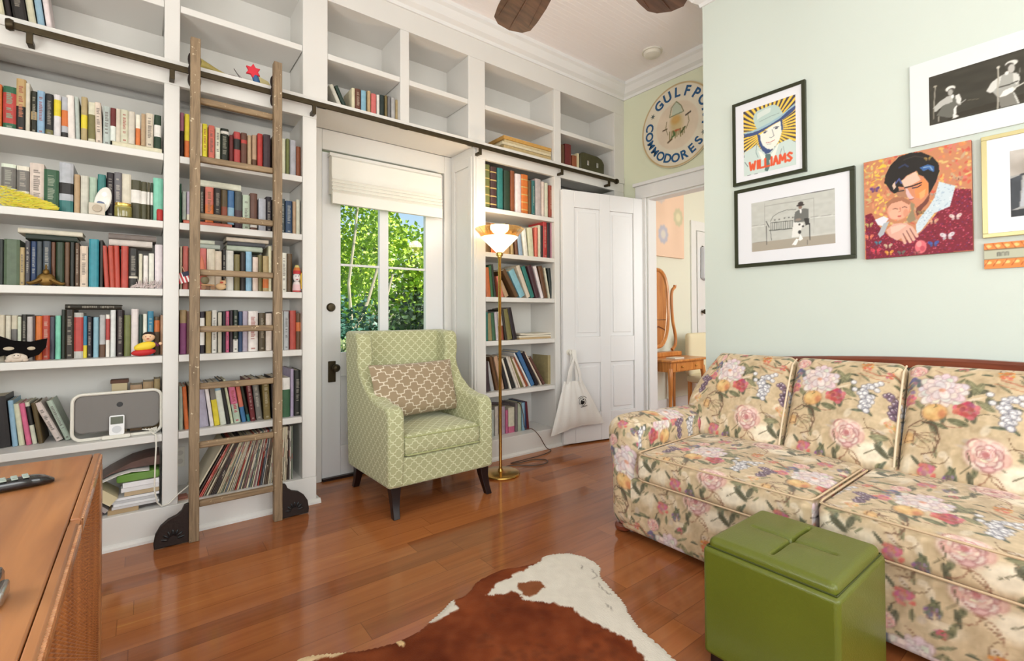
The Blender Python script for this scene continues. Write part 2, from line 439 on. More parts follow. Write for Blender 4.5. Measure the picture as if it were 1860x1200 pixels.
def trellis_mat(name, ground, line, px, py, wv, thick, ground2=None):
    """diamond trellis with wavy (quatrefoil) lines in UV metres"""
    m = mat(name, ground, 0.85, sheen=0.2); n = m.node_tree.nodes; l = m.node_tree.links; b = n['Principled BSDF']
    uv = n.new('ShaderNodeUVMap'); sp = n.new('ShaderNodeSeparateXYZ'); l.new(uv.outputs[0], sp.inputs[0])
    def mt(op, a, bb=None):
        q = n.new('ShaderNodeMath'); q.operation = op
        for i, x in enumerate((a, bb)):
            if x is None: continue
            if isinstance(x, (int, float)): q.inputs[i].default_value = x
            else: l.new(x, q.inputs[i])
        return q.outputs[0]
    u = mt('DIVIDE', sp.outputs[0], px); v = mt('DIVIDE', sp.outputs[1], py)
    a = mt('ADD', u, v); c = mt('SUBTRACT', u, v)
    a2 = mt('ADD', a, mt('MULTIPLY', mt('SINE', mt('MULTIPLY', c, 4*math.pi)), wv))
    c2 = mt('ADD', c, mt('MULTIPLY', mt('SINE', mt('MULTIPLY', a, 4*math.pi)), wv))
    def dist(x):
        f = mt('FRACT', x); return mt('MINIMUM', f, mt('SUBTRACT', 1.0, f))
    d = mt('MINIMUM', dist(a2), dist(c2))
    mr = n.new('ShaderNodeMapRange'); mr.inputs[1].default_value = thick*0.75; mr.inputs[2].default_value = thick*1.25
    mr.inputs[3].default_value = 1; mr.inputs[4].default_value = 0; l.new(d, mr.inputs[0])
    mx = n.new('ShaderNodeMix'); mx.data_type = 'RGBA'; l.new(mr.outputs[0], mx.inputs[0])
    mx.inputs[6].default_value = (*lin(ground), 1); mx.inputs[7].default_value = (*lin(line), 1)
    l.new(mx.outputs[2], b.inputs['Base Color'])
    nz = n.new('ShaderNodeTexNoise'); nz.inputs['Scale'].default_value = 700; l.new(uv.outputs[0], nz.inputs[0])
    bp = n.new('ShaderNodeBump'); bp.inputs['Strength'].default_value = 0.25; bp.inputs['Distance'].default_value = 0.001
    l.new(nz.outputs[0], bp.inputs['Height']); l.new(bp.outputs[0], b.inputs['Normal'])
    return m
CHAIRF = trellis_mat('green_trellis_fabric', (172, 172, 130), (208, 210, 172), 0.064, 0.060, 0.055, 0.062)
PILLF = trellis_mat('taupe_trellis_fabric', (156, 136, 108), (216, 204, 182), 0.100, 0.084, 0.075, 0.055)

# ------------------------------------------------------------------ room shell
CEIL = 3.35; WX = 3.02; EX = 3.73; XL = -1.35; YB = -1.85; YW = 3.42
def sbox(name, *a, m=WHITE, bevel=0, label=None):
    return struct(build(name, MB().box(*a), m, bevel=bevel), label)
sbox('floor', -1.5, 6.8, -2.0, 3.6, -0.1, 0.0, m=FLOORM)
sbox('ceiling', -1.5, 6.8, -2.0, 3.6, CEIL, CEIL+0.25, m=BEAD)
mb = MB()                                                            # wall behind the bookcase with the garden door's opening
mb.box(-1.5, 0.96, YW, YW+0.15, 0, CEIL); mb.box(1.91, EX+.12, YW, YW+0.15, 0, CEIL); mb.box(0.96, 1.91, YW, YW+0.15, 2.26, CEIL)
struct(build('wall_bookcase', mb, WHITE))
mb = MB(); mb.box(WX, WX+.12, YB, 1.75, 0, CEIL); mb.box(WX+.12, EX, 1.63, 1.75, 0, CEIL)
struct(build('wall_right', mb, GREEN_W))
mb = MB(); mb.box(EX, EX+.12, 2.74, YW, 0, CEIL); mb.box(EX, EX+.12, -.0, 1.84, 0, CEIL); mb.box(EX, EX+.12, 1.84, 2.74, 2.215, CEIL)
struct(build('wall_end', mb, [GREEN_Y]))
mb = MB()                                                            # wall behind the camera: two window openings
mb.box(-1.5, -.75, YB-.12, YB, 0, CEIL); mb.box(.75, 1.2, YB-.12, YB, 0, CEIL); mb.box(2.7, WX+.12, YB-.12, YB, 0, CEIL)
mb.box(-.75, .75, YB-.12, YB, 0, .75); mb.box(1.2, 2.7, YB-.12, YB, 0, .75); mb.box(-.75, .75, YB-.12, YB, 2.75, CEIL); mb.box(1.2, 2.7, YB-.12, YB, 2.75, CEIL)
struct(build('wall_back', mb, GREEN_W))
mb = MB()
mb.box(XL-.12, XL, YB, -1.4, 0, CEIL); mb.box(XL-.12, XL, -.1, .65, 0, CEIL); mb.box(XL-.12, XL, 1.65, YW, 0, CEIL)
for a, b in ((-1.4, -.1), (.65, 1.65)): mb.box(XL-.12, XL, a, b, 0, .8); mb.box(XL-.12, XL, a, b, 2.7, CEIL)
struct(build('wall_left', mb, GREEN_W))
def window(i, T, wd, z0, z1):  # unseen windows, put in where the added daylight lamps shine in
    mb = MB()
    for x in (0, wd/2-.02, wd-.05): mb.box(x, x+.05, 0, .05, z0, z1, T=T)
    for z in (z0, (z0+z1)/2-.02, z1-.05): mb.box(0, wd, 0, .05, z, z+.05, T=T)
    struct(build('window_%d' % i, mb, TRIMW))
window(1, Matrix.Translation((-.75, YB-.1, 0)), 1.5, .75, 2.75); window(2, Matrix.Translation((1.2, YB-.1, 0)), 1.5, .75, 2.75)
window(3, Matrix.Translation((XL-.05, -1.4, 0)) @ Matrix.Rotation(R90, 4, 'Z'), 1.3, .8, 2.7)
window(4, Matrix.Translation((XL-.05, .65, 0)) @ Matrix.Rotation(R90, 4, 'Z'), 1.0, .8, 2.7)

# crown mouldings
CP = [(0, 0), (.012, 0), (.018, .022), (.05, .04), (.08, .085), (.1, .1), (.1, .13), (0, .13)]   # (out, up)
def crown(name, pts, wall_side):
    """pts: polyline in plan; profile leans out to the left of travel"""
    pts = [Vector((p[0], p[1])) for p in pts]; n = len(pts); nor = []
    for i in range(n-1):
        d = (pts[i+1]-pts[i]).normalized(); nor.append(Vector((-d.y, d.x))*wall_side)
    mb = MB(); vs = []
    for i, p in enumerate(pts):
        if i == 0: m_ = nor[0]
        elif i == n-1: m_ = nor[-1]
        else:
            m_ = (nor[i-1]+nor[i]); m_ = m_/(m_.dot(nor[i]))
        for o_, z in CP: vs.append((p.x+m_.x*o_, p.y+m_.y*o_, CEIL-.13+z))
    k = len(CP); fs = []
    for i in range(n-1):
        for j in range(k): fs.append((i*k+j, i*k+(j+1) % k, (i+1)*k+(j+1) % k, (i+1)*k+j))
    mb.add(vs, fs); mb.face(list(range(k))); mb.face([(n-1)*k+j for j in range(k)])
    return struct(build(name, mb, TRIMW))
crown('trim_1', [(WX, YB), (WX, 1.75), (EX, 1.75), (EX, 3.0)], 1)
crown('trim_2', [(EX, 3.0), (XL, 3.0)], 1)

# baseboard beneath the picture wall
sbox('baseboard_right', WX-.018, WX, YB, 1.75, 0, .16, m=TRIMW); sbox('baseboard_left', XL, XL+.018, YB, 3.0, 0, .16, m=TRIMW)

# ------------------------------------------------------------------ built-in bookcases
YF = 3.0; YK = 3.34; ST = 0.036
SZ = {'a1': 1.955, 'a2': 1.608, 'a3': 1.262, 'a4': .921, 'a5': .524}
def shelf(parent, x0, x1, ztop, y0=YF+.004):
    return build('shelf', MB().box(x0, x1, y0, YK-.012, ztop-ST, ztop), WHITE, parent, bevel=.003, bseg=2)
def lower_unit(name, label, posts, x0, x1, ox0=0.0, ox1=0.0):
    t = thing(name, ((x0+x1)/2, YF, 0), label, 'bookcase')
    for a, b in posts:
        mb = MB().box(a, b, YF, YF+.03, .157, 2.317); build('stile', mb, WHITE, t, bevel=.003)
        c = (a+b)/2; lo = max(a, x0); hi = min(b, x1)
        build('upright', MB().box(lo+.002, hi-.002, YF+.03, YK-.012, .157, 2.317), WHITE, t)
    build('back_panel', MB().box(x0, x1, YK-.012, YK, .1, 2.317), WHITE, t)
    build('base', MB().box(x0, x1, YF-.002, YK-.012, 0, .157), WHITE, t, bevel=.003)
    mb = MB().prism([(YF-.002, 0), (YF-.024, 0), (YF-.022, .012), (YF-.012, .022), (YF-.002, .026)], 'x', x0-.0, x1+ox1)
    if ox1: mb.box(x1, x1+ox1, YF-.002, YW, 0, .02)
    build('shoe_moulding', mb, WHITE, t)
    build('header', MB().box(x0, x1, YF, YF+.03, 2.317, 2.40), WHITE, t, bevel=.002)
    build('top_board', MB().box(x0, x1, YF+.03, YK-.012, 2.365, 2.40), WHITE, t)
    for (a, b), (c, d) in zip(posts[:-1], posts[1:]):
        for z in SZ.values(): shelf(t, b+.001, c-.001, z)
    return t
bl = lower_unit('bookcase', 'white built-in bookcase behind the wooden ladder, left of the garden door',
                [(-1.33, -1.26), (-.69, -.62), (.081, .147), (.75, .83)], -1.33, .83, ox1=.022)
br = lower_unit('bookcase', 'white built-in bookcase between the garden door recess and the open white door',
                [(1.99, 2.074), (2.795, 2.872), (3.583, 3.72)], 1.99, 3.72)
br.name = 'bookcase.001'
# dark screw holes and a moulded line on stiles are part of paint; the wall cabinet runs across the recess
ub = thing('wall_cabinet', (1.2, YF, 2.4), 'long white overhead shelf cabinet running above the ladder rail under the ceiling', 'cabinet')
posts_u = [(-1.33, -1.26), (-.69, -.62), (.081, .147), (.75, .895), (1.376, 1.441), (1.922, 2.074), (2.795, 2.875), (3.583, 3.73)]
for a, b in posts_u:
    build('stile', MB().box(a, b, YF, YF+.03, 2.40, 3.073), WHITE, ub, bevel=.003)
    build('upright', MB().box(a+.004, b-.004, YF+.03, YK-.012, 2.445, 3.073), WHITE, ub)
build('back_panel', MB().box(-1.33, 3.73, YK-.012, YK, 2.445, 3.15), WHITE, ub)
build('floor_board', MB().box(-1.33, 3.73, YF-.006, YK, 2.40, 2.445), WHITE, ub, bevel=.003)
build('top_board', MB().box(-1.33, 3.73, YF+.03, YK, 3.073, 3.10), WHITE, ub)
build('frieze', MB().box(-1.33, 3.73, YF, YF+.03, 3.073, CEIL-.005), WHITE, ub)
for (a, b), (c, d) in zip(posts_u[:-1], posts_u[1:]): shelf(ub, b+.001, c-.001, 2.744)

# ------------------------------------------------------------------ door recess and garden door
mb = MB().box(.83, .96, YK, YW, 0, 2.40); mb.box(1.91, 1.99, YK+.0, YW, 0, 2.40); mb.box(.96, 1.91, YK, YW, 2.26, 2.40)
struct(build('trim_3', mb, WHITE, bevel=.004), 'white casing around the garden door')
mb = MB().box(1.972, 1.99, YF+.005, YK, 0, 2.40); mb.box(1.962, 1.972, YF+.03, YF+.07, .1, 2.33); mb.box(1.962, 1.972, YK-.07, YK-.03, .1, 2.33)
mb.box(1.962, 1.972, YF+.07, YK-.07, 2.26, 2.33)
struct(build('trim_4', mb, WHITE, bevel=.002), 'white panelled side of the door recess')
GLASS = bpy.data.materials.new('window_glass'); GLASS.use_nodes = True
_n = GLASS.node_tree.nodes; _l = GLASS.node_tree.links; _n.clear()
_o = _n.new('ShaderNodeOutputMaterial'); _t = _n.new('ShaderNodeBsdfTransparent'); _g = _n.new('ShaderNodeBsdfGlossy'); _g.inputs[1].default_value = .02
_m = _n.new('ShaderNodeMixShader'); _m.inputs[0].default_value = .012
_l.new(_t.outputs[0], _m.inputs[1]); _l.new(_g.outputs[0], _m.inputs[2]); _l.new(_m.outputs[0], _o.inputs[0])
d1 = bpy.data.objects.new('door_1', None); COL.objects.link(d1); d1.location = (1.435, 3.38, 0); struct(d1, 'white garden door with a four-pane window')
DX0, DX1, DY0, DY1 = .965, 1.905, 3.36, 3.40
GX0, GX1, GZ0, GZ1 = 1.092, 1.752, .866, 2.06
mb = MB()
mb.box(DX0, GX0, DY0, DY1, .01, 2.25); mb.box(GX1, DX1, DY0, DY1, .01, 2.25)
mb.box(GX0, GX1, DY0, DY1, GZ1, 2.25); mb.box(GX0, GX1, DY0, DY1, .70, GZ0); mb.box(GX0, GX1, DY0, DY1, .01, .22)
mb.box(1.37, 1.475, DY0, DY1, .22, .70)
mb.box(GX0, 1.37, DY0+.014, DY1-.012, .22, .70); mb.box(1.475, GX1, DY0+.014, DY1-.012, .22, .70)
mb.box(GX0+.04, 1.33, DY0+.006, DY0+.016, .27, .65); mb.box(1.515, GX1-.04, DY0+.006, DY0+.016, .27, .65)
build('door_leaf', mb, WHITE2, d1, bevel=.003)
mb = MB().box(1.377, 1.445, DY0+.002, DY1-.002, GZ0, GZ1)
build('muntin', mb, WHITE2, d1, bevel=.002)
build('muntin', MB().box(GX0, 1.377, DY0+.012, DY1-.012, 1.472, 1.488), WHITE2, d1)
build('muntin', MB().box(1.445, GX1, DY0+.012, DY1-.012, 1.472, 1.488), WHITE2, d1)
for a, b in ((GX0, 1.377), (1.445, GX1)):
    for z0, z1 in ((GZ0, 1.472), (1.488, GZ1)): build('pane', MB().box(a, b, 3.379, 3.381, z0, z1), GLASS, d1)
TY = Matrix.Rotation(R90, 4, 'X')
mb = MB().lathe([(0, 0), (.03, 0), (.03, .006), (.022, .016), (0, .018)], (1.025, DY0, 1.18), 20, T=TY)
build('deadbolt', mb, BRONZE, d1, smooth=True)
pl = build('lock_plate', MB().box(1.005, 1.057, DY0-.008, DY0, .665, .81), BRONZE, d1, bevel=.004)
mb = MB().lathe([(0, 0), (.012, 0), (.010, .025), (.024, .034), (.027, .048), (.018, .060), (0, .063)], (1.045, DY0-.008, .765), 18, T=TY)
build('knob', mb, BRONZE, d1, smooth=True)
build('threshold', MB().box(DX0, DX1, 3.33, 3.45, 0, .018), DARKW, d1)

# roman shade
SHF = mat('linen_shade', (232, 230, 222), 0.9, trans=0, bump=.2, bscale=300)
t = thing('roman_shade', (1.43, 3.33, 2.21), 'white folded roman shade hanging over the garden door window', 'window shade')
prof = [(3.352, 2.215), (3.30, 2.215), (3.285, 2.20), (3.288, 2.10), (3.282, 2.06)]
for i, z in enumerate((2.045, 2.02, 1.995, 1.97)): prof += [(3.272-.004*i, z+.004), (3.290-.004*i, z-.010)]
prof += [(3.266, 1.955), (3.268, 1.883), (3.285, 1.880), (3.30, 1.95), (3.352, 1.96)]
build('fabric', MB().prism(prof, 'x', 1.008, 1.850), SHF, t, smooth=True)
build('head_rail', MB().box(1.0, 1.858, 3.30, 3.356, 2.215, 2.235), WHITE, t)

# ------------------------------------------------------------------ the ladder and its rail
t = thing('ladder_rail', (1.5, 2.95, 2.38), 'dark bronze rail for the rolling ladder running along the bookcases', 'rail')
build('bar', MB().box(-.462, 3.552, 2.944, 2.956, 2.372, 2.404), BRONZE, t, bevel=.004)
for x in (-.462, 3.552): build('end_cap', MB().lathe([(0, -.012), (.022, -.012), (.026, 0), (.022, .012), (0, .012)], (x, 2.95, 2.388), 14, T=Matrix.Rotation(R90, 4, 'Y')), BRONZE, t, smooth=True)
for x in (-.40, .112, .80, 1.99, 2.835, 3.44):
    mb = MB().box(x-.011, x+.011, 2.938, 2.952, 2.322, 2.374); mb.box(x-.011, x+.011, 2.945, 2.9995, 2.325, 2.345)
    build('bracket', mb, BRONZE, t, bevel=.002)
lad = thing('ladder', (.4, 2.87, 0), 'worn brown wooden rolling ladder leaning on the bookcase rail', 'ladder')
def Yl(z): return 2.872+z*.022
for x0, x1 in ((.185, .228), (.570, .612)):
    build('side_rail', MB().prism([(2.850, 0), (2.895, 0), (2.950-.022, 2.54), (2.905-.022, 2.54)], 'x', x0, x1), LADDERW, lad, bevel=.003)
for z in (2.235, 1.93, 1.635, 1.345, 1.055, .765, .47, .178):
    y = Yl(z); build('rung', MB().box(.226, .572, y-.014, y+.014, z-.016, z+.016), RUNGW, lad, bevel=.006)
for s, xa in ((-1, .187), (1, .610)):
    prof = [(0, .005), (0, .195), (.02, .19), (.03, .165), (.05, .148), (.085, .135), (.115, .11), (.135, .075), (.142, .03), (.140, 0.005)]
    y = 2.872
    br_ = build('wheel_guard', MB().prism([(xa+s*a, z) for a, z in prof], 'y', y-.012, y+.012), IRON, lad, bevel=.004)
    for k in range(7):
        a = math.pi*(.08+.84*k/6); cx, cz = .066, .018
        mb = MB().ball((0, 0, 0), (.016, .004, .006), 10, 6)
        T = Matrix.Translation((xa+s*(cx+.034*math.cos(a)), y-.013, cz+.038*math.sin(a)+.012)) @ Matrix.Rotation(-a*s if s > 0 else a, 4, 'Y')
        mb.v = [tuple(T @ Vector(p)) for p in mb.v]; build('ornament', mb, BLACKP, br_, smooth=True)
    build('wheel', MB().lathe([(0, -.009), (.036, -.009), (.038, 0), (.036, .009), (0, .009)], (xa+s*.075, y+.024, .039), 20, T=TY), IRON, lad, smooth=True)
for x in (.206, .591):
    mb = MB()
    for dz, r in ((.055, .034), (0.0, .03), (-.05, .034)):
        for xo in (-.018, .016): mb.lathe([(0, -.006), (r, -.006), (r, .006), (0, .006)], (x+xo, 2.935, 2.388+dz), 16, T=Matrix.Diagonal((.36, 1, .95, 1)) @ TY)
    mb.box(x-.012, x+.012, 2.925, 2.944, 2.33, 2.47)
    build('hanger', mb, IRON, lad, smooth=True)

# ------------------------------------------------------------------ books
CC = {'Cr': ((218,208,186),'cream'), 'Wh': ((232,228,220),'white'), 'Bk': ((40,36,34),'black'), 'Br': ((104,70,46),'brown'), 'Tn': ((192,160,112),'tan'),
 'Gy': ((120,116,110),'grey'), 'LG': ((186,186,182),'light grey'), 'Rd': ((196,62,54),'red'), 'DR': ((112,34,34),'dark red'), 'Or': ((226,116,48),'orange'),
 'Ye': ((238,214,40),'yellow'), 'Gn': ((52,98,62),'green'), 'DG': ((40,58,42),'dark green'), 'OG': ((122,116,66),'olive'), 'LN': ((178,196,172),'pale green'),
 'Tl': ((48,120,118),'teal'), 'Mt': ((120,214,182),'mint green'), 'Bl': ((58,110,162),'blue'), 'LB': ((138,182,208),'light blue'), 'Nv': ((44,62,110),'navy'),
 'Pu': ((150,78,128),'purple'), 'Pk': ((222,104,140),'pink'), 'Sa': ((222,112,92),'salmon'), 'LP': ((178,162,178),'lilac'), 'OB': ((84,72,44),'olive brown'),
 'SG': ((86,110,84),'sage green'), 'SL': ((74,78,82),'slate'), 'TB': ((44,138,170),'turquoise'), 'DP': ((72,48,58),'plum'), 'BT': ((54,130,166),'deep blue'),
 'PL': ((184,110,140),'mauve'), 'RR': ((150,70,44),'rust'), 'OT': ((164,150,92),'khaki')}
BOOKS=[
('A1','a1',3.035,[(-0.516,0.018,0.195,-0.01,'Or',[]),(-0.495,0.041,0.194,-0.01,'Gn',[(0.15,0.85,'Rd'),'t']),(-0.456,0.033,0.239,-0.01,'Tn',[(0.0,0.48,'Bk'),'t']),(-0.423,0.014,0.224,-0.01,'Cr',[]),(-0.407,0.021,0.195,-0.01,'Bk',[(0.33,0.52,'Tn'),'t']),(-0.386,0.025,0.201,-0.01,'LB',['t']),(-0.359,0.026,0.196,-0.01,'Bk',['t',(0.04,0.15,'OG')]),(-0.331,0.024,0.199,-0.01,'Wh',[(0.5,0.88,'Ye')]),(-0.305,0.023,0.196,-0.01,'LG',[(0.3,0.68,'Or'),(0.0,0.15,'Bk')]),(-0.283,0.027,0.209,-0.03,'Wh',[]),(-0.254,0.015,0.207,-0.03,'LG',[]),(-0.237,0.023,0.215,-0.01,'Tn',[(0.3,0.6,'Ye')]),(-0.211,0.026,0.196,-0.01,'Cr',[(0.1,0.7,'OG')]),(-0.183,0.024,0.202,-0.03,'Cr',['t']),(-0.157,0.027,0.192,-0.01,'LG',['t']),(-0.13,0.021,0.19,-0.01,'Wh',[(0.45,1.0,'DR')]),(-0.11,0.019,0.192,-0.01,'Cr',[]),(-0.091,0.03,0.193,-0.01,'Cr',['t']),(-0.061,0.026,0.19,-0.0,'Cr',[]),(-0.033,0.02,0.182,-0.0,'Wh',[(0.0,0.55,'Or')]),(-0.011,0.018,0.19,-0.0,'Tn',[]),(0.006,0.033,0.2,-0.0,'Cr',['t']),(0.042,0.029,0.2,-0.0,'DG',[(0.35,0.7,'Wh')]),('F',-0.122,0.196,-0.016,0.047,'Cr'),]),
('A2','a2',3.045,[(-0.5,0.046,0.196,-0.01,'Wh',[(0.45,0.92,'Gy'),'t']),(-0.452,0.04,0.195,-0.01,'Wh',[(0.42,0.9,'Gy'),'t']),(-0.41,0.047,0.216,-0.01,'Cr',['t']),(-0.363,0.05,0.195,-0.01,'Gn',['t']),(-0.312,0.049,0.238,-0.01,'LG',[(0.38,0.6,'Bk'),(0.0,0.25,'Tl')]),(-0.26,0.021,0.188,-0.01,'Tn',[]),(-0.237,0.029,0.187,-0.01,'Cr',[]),(-0.206,0.028,0.185,-0.01,'LN',[]),(-0.176,0.03,0.204,-0.01,'Tl',[]),(-0.143,0.029,0.22,-0.01,'Bk',['t']),(-0.114,0.029,0.225,-0.01,'Gy',['t']),(-0.085,0.036,0.223,-0.01,'Cr',[]),(-0.049,0.039,0.199,-0.0,'OB',[(0.42,0.75,'Wh')]),(-0.01,0.024,0.196,-0.0,'OB',[(0.42,0.75,'Wh')]),(0.015,0.011,0.196,-0.0,'OB',[(0.42,0.75,'Wh')]),(0.028,0.011,0.196,-0.0,'DG',[(0.42,0.75,'Wh')]),(0.039,0.041,0.226,-0.0,'Mt',[]),]),
('A3','a3',3.05,[(-0.506,0.015,0.204,-0.01,'DG',[]),(-0.49,0.05,0.207,-0.01,'SG',[]),(-0.44,0.016,0.173,-0.01,'Tn',['t']),(-0.422,0.016,0.202,-0.01,'SL',['t']),(-0.405,0.02,0.204,-0.01,'Nv',['t']),(-0.385,0.018,0.205,-0.01,'SL',[]),(-0.365,0.027,0.208,-0.01,'SL',['t']),(-0.336,0.013,0.205,-0.01,'Br',[]),(-0.321,0.028,0.207,-0.01,'DG',[]),(-0.291,0.017,0.209,-0.01,'Br',[]),(-0.272,0.015,0.211,-0.01,'Bk',[]),(-0.255,0.015,0.209,-0.01,'Br',['t']),(-0.238,0.029,0.196,-0.01,'Cr',['t']),(-0.206,0.036,0.233,-0.01,'TB',[]),(-0.166,0.012,0.231,-0.01,'Bk',[]),(-0.148,0.018,0.205,-0.05,'Rd',[]),(-0.129,0.021,0.207,-0.04,'Rd',[]),(-0.109,0.021,0.209,-0.03,'Rd',[]),(-0.086,0.028,0.209,-0.01,'Rd',[]),(-0.056,0.035,0.201,-0.01,'Bk',['t',(0.25,0.3,'Cr')]),(-0.017,0.015,0.175,-0.0,'Cr',[]),(0.001,0.02,0.168,-0.0,'Wh',[]),(0.023,0.022,0.181,-0.0,'Wh',[]),(0.048,0.032,0.229,-0.0,'Wh',[]),('F',-0.422,0.174,0.212,0.026,'DG'),('F',-0.447,0.218,0.239,0.023,'Cr'),('F',-0.133,0.17,0.205,0.03,'Cr'),('F',-0.135,0.188,0.236,0.028,'Gy'),]),
('A4','a4',3.09,[(-0.511,0.02,0.209,-0.01,'Cr',[]),(-0.489,0.017,0.206,-0.01,'Cr',[]),(-0.471,0.021,0.206,-0.01,'Cr',[(0.35,0.7,'Gy')]),(-0.45,0.012,0.201,-0.01,'Cr',[]),(-0.438,0.018,0.211,-0.01,'Bk',['t']),(-0.42,0.02,0.201,-0.01,'LG',[]),(-0.401,0.009,0.206,-0.01,'DP',[]),(-0.392,0.022,0.203,-0.01,'Or',[]),(-0.37,0.026,0.206,-0.01,'Rd',['t']),(-0.344,0.017,0.2,-0.01,'SL',[]),(-0.325,0.019,0.205,-0.01,'Mt',[]),(-0.304,0.013,0.234,-0.01,'Bk',[]),(-0.291,0.031,0.234,-0.01,'Bk',['t']),(-0.26,0.033,0.219,-0.01,'LG',[(0.15,0.9,'Rd')]),(-0.227,0.014,0.203,-0.01,'BT',[(0.0,0.3,'Ye')]),(-0.213,0.018,0.2,-0.01,'Bk',['t']),(-0.191,0.02,0.197,-0.01,'LB',[]),(-0.168,0.023,0.208,-0.01,'LG',[(0.0,0.3,'Br')]),(-0.144,0.015,0.21,-0.01,'Wh',[(0.4,0.9,'Rd')]),(-0.127,0.021,0.232,-0.01,'Wh',[]),(-0.102,0.026,0.232,-0.01,'Bk',['t']),(-0.074,0.026,0.207,-0.01,'OG',[]),(-0.046,0.029,0.238,-0.01,'Wh',[]),(-0.015,0.016,0.21,-0.0,'DG',[]),(0.0,0.018,0.213,-0.0,'Wh',[]),(0.02,0.025,0.227,-0.0,'BT',['t']),(0.048,0.023,0.199,-0.0,'Br',[(0.6,0.9,'Or')]),(0.073,0.012,0.207,-0.0,'Tn',[]),('F',-0.293,0.209,0.235,0.024,'Bk'),]),
('A5','a5',3.14,[(-0.533,0.057,0.233,-0.08,'Bk',[]),(-0.471,0.018,0.213,-0.08,'LB',[]),(-0.45,0.02,0.196,-0.1,'Cr',[]),(-0.425,0.018,0.197,-0.13,'Pk',[]),(-0.405,0.016,0.2,-0.14,'Cr',[(0.45,0.9,'Bk')]),(-0.384,0.017,0.195,-0.14,'Br',[]),(-0.324,0.025,0.204,-0.39,'Cr',['t']),(-0.291,0.022,0.207,-0.34,'LN',['t']),]),
('B1','a1',3.035,[(0.151,0.017,0.241,-0.0,'Bk',[(0.6,1.0,'PL')]),(0.17,0.022,0.237,-0.0,'Or',[(0.4,1.0,'Ye')]),(0.194,0.012,0.213,-0.0,'Cr',[]),(0.211,0.022,0.224,-0.0,'Br',[]),(0.238,0.01,0.203,-0.0,'Cr',[]),(0.25,0.023,0.205,-0.0,'Ye',['t']),(0.278,0.028,0.203,-0.0,'Sa',['t']),(0.309,0.023,0.198,-0.0,'Wh',['t']),(0.334,0.039,0.203,-0.0,'Bk',['t',(0.85,0.93,'Wh')]),(0.376,0.019,0.173,-0.0,'DR',[]),(0.398,0.032,0.198,-0.0,'Rd',[(0.5,0.8,'Bk')]),(0.433,0.03,0.2,-0.0,'Br',[(0.7,0.8,'Rd')]),(0.465,0.019,0.191,-0.0,'Tn',[]),(0.488,0.025,0.2,-0.0,'Tn',[(0.1,0.3,'Br')]),(0.516,0.026,0.213,-0.0,'Rd',[]),(0.547,0.037,0.218,-0.0,'DP',[]),(0.593,0.041,0.216,-0.0,'Br',[]),(0.64,0.024,0.212,-0.0,'Cr',[]),(0.667,0.018,0.217,-0.0,'OG',[]),(0.689,0.034,0.217,-0.0,'LG',[]),(0.725,0.025,0.185,-0.0,'RR',[]),]),
('B2','a2',3.035,[(0.152,0.007,0.211,-0.0,'Gn',[]),(0.162,0.017,0.17,-0.0,'LN',[]),(0.181,0.019,0.173,-0.0,'Cr',[(0.2,1.0,'LP')]),(0.205,0.029,0.187,-0.0,'Br',[]),(0.239,0.02,0.206,-0.0,'Bk',['t']),(0.264,0.038,0.212,-0.0,'Or',[(0.5,1.0,'Sa'),'t']),(0.305,0.033,0.212,-0.0,'Bk',['t']),(0.338,0.029,0.208,-0.0,'Br',[(0.2,0.5,'RR')]),(0.369,0.032,0.21,-0.0,'Bl',[(0.0,0.5,'LB')]),(0.404,0.035,0.209,-0.0,'SL',[(0.0,0.5,'DP')]),(0.442,0.036,0.197,-0.0,'LN',['t']),(0.48,0.036,0.212,-0.0,'Br',[(0.08,0.25,'Wh')]),(0.522,0.037,0.187,-0.0,'LG',[]),(0.562,0.029,0.205,-0.0,'Bk',['t']),(0.597,0.038,0.195,-0.0,'Gy',[]),(0.641,0.021,0.203,-0.0,'SL',['t']),(0.665,0.036,0.195,-0.0,'Nv',['t']),(0.704,0.018,0.196,-0.0,'Tn',[]),(0.723,0.022,0.209,-0.0,'Cr',[]),('F',0.166,0.222,0.007,0.021,'Sa'),('F',0.238,0.195,0.22,0.048,'Cr'),]),
('B3','a3',3.05,[(0.154,0.01,0.229,-0.0,'Cr',[]),(0.166,0.024,0.23,-0.0,'Sa',[]),(0.19,0.012,0.223,-0.0,'Br',[]),(0.207,0.03,0.219,-0.0,'Br',[]),(0.242,0.03,0.225,-0.0,'Sa',[]),(0.274,0.038,0.225,-0.0,'Cr',[]),(0.312,0.031,0.216,-0.0,'Cr',[]),(0.346,0.018,0.227,-0.0,'Bk',['t']),(0.364,0.037,0.224,-0.0,'Wh',[]),(0.404,0.027,0.205,-0.0,'OG',[]),(0.434,0.025,0.219,-0.0,'Bk',[]),(0.461,0.03,0.225,-0.0,'LB',[]),(0.495,0.028,0.196,-0.0,'Cr',[]),(0.523,0.023,0.21,-0.0,'OG',[]),(0.548,0.029,0.206,-0.0,'Tn',[(0.1,0.35,'Or')]),(0.577,0.017,0.266,-0.0,'Cr',[]),(0.6,0.038,0.243,-0.0,'Br',[]),(0.645,0.03,0.233,-0.0,'Wh',['t']),(0.678,0.027,0.229,-0.0,'Br',[]),('F',0.241,0.094,0.228,0.024,'LG'),('F',0.241,0.068,0.251,0.021,'Cr'),('F',0.366,0.179,0.229,0.028,'LG'),('F',0.369,0.19,0.258,0.022,'SL'),('F',0.364,0.213,0.284,0.022,'Cr'),]),
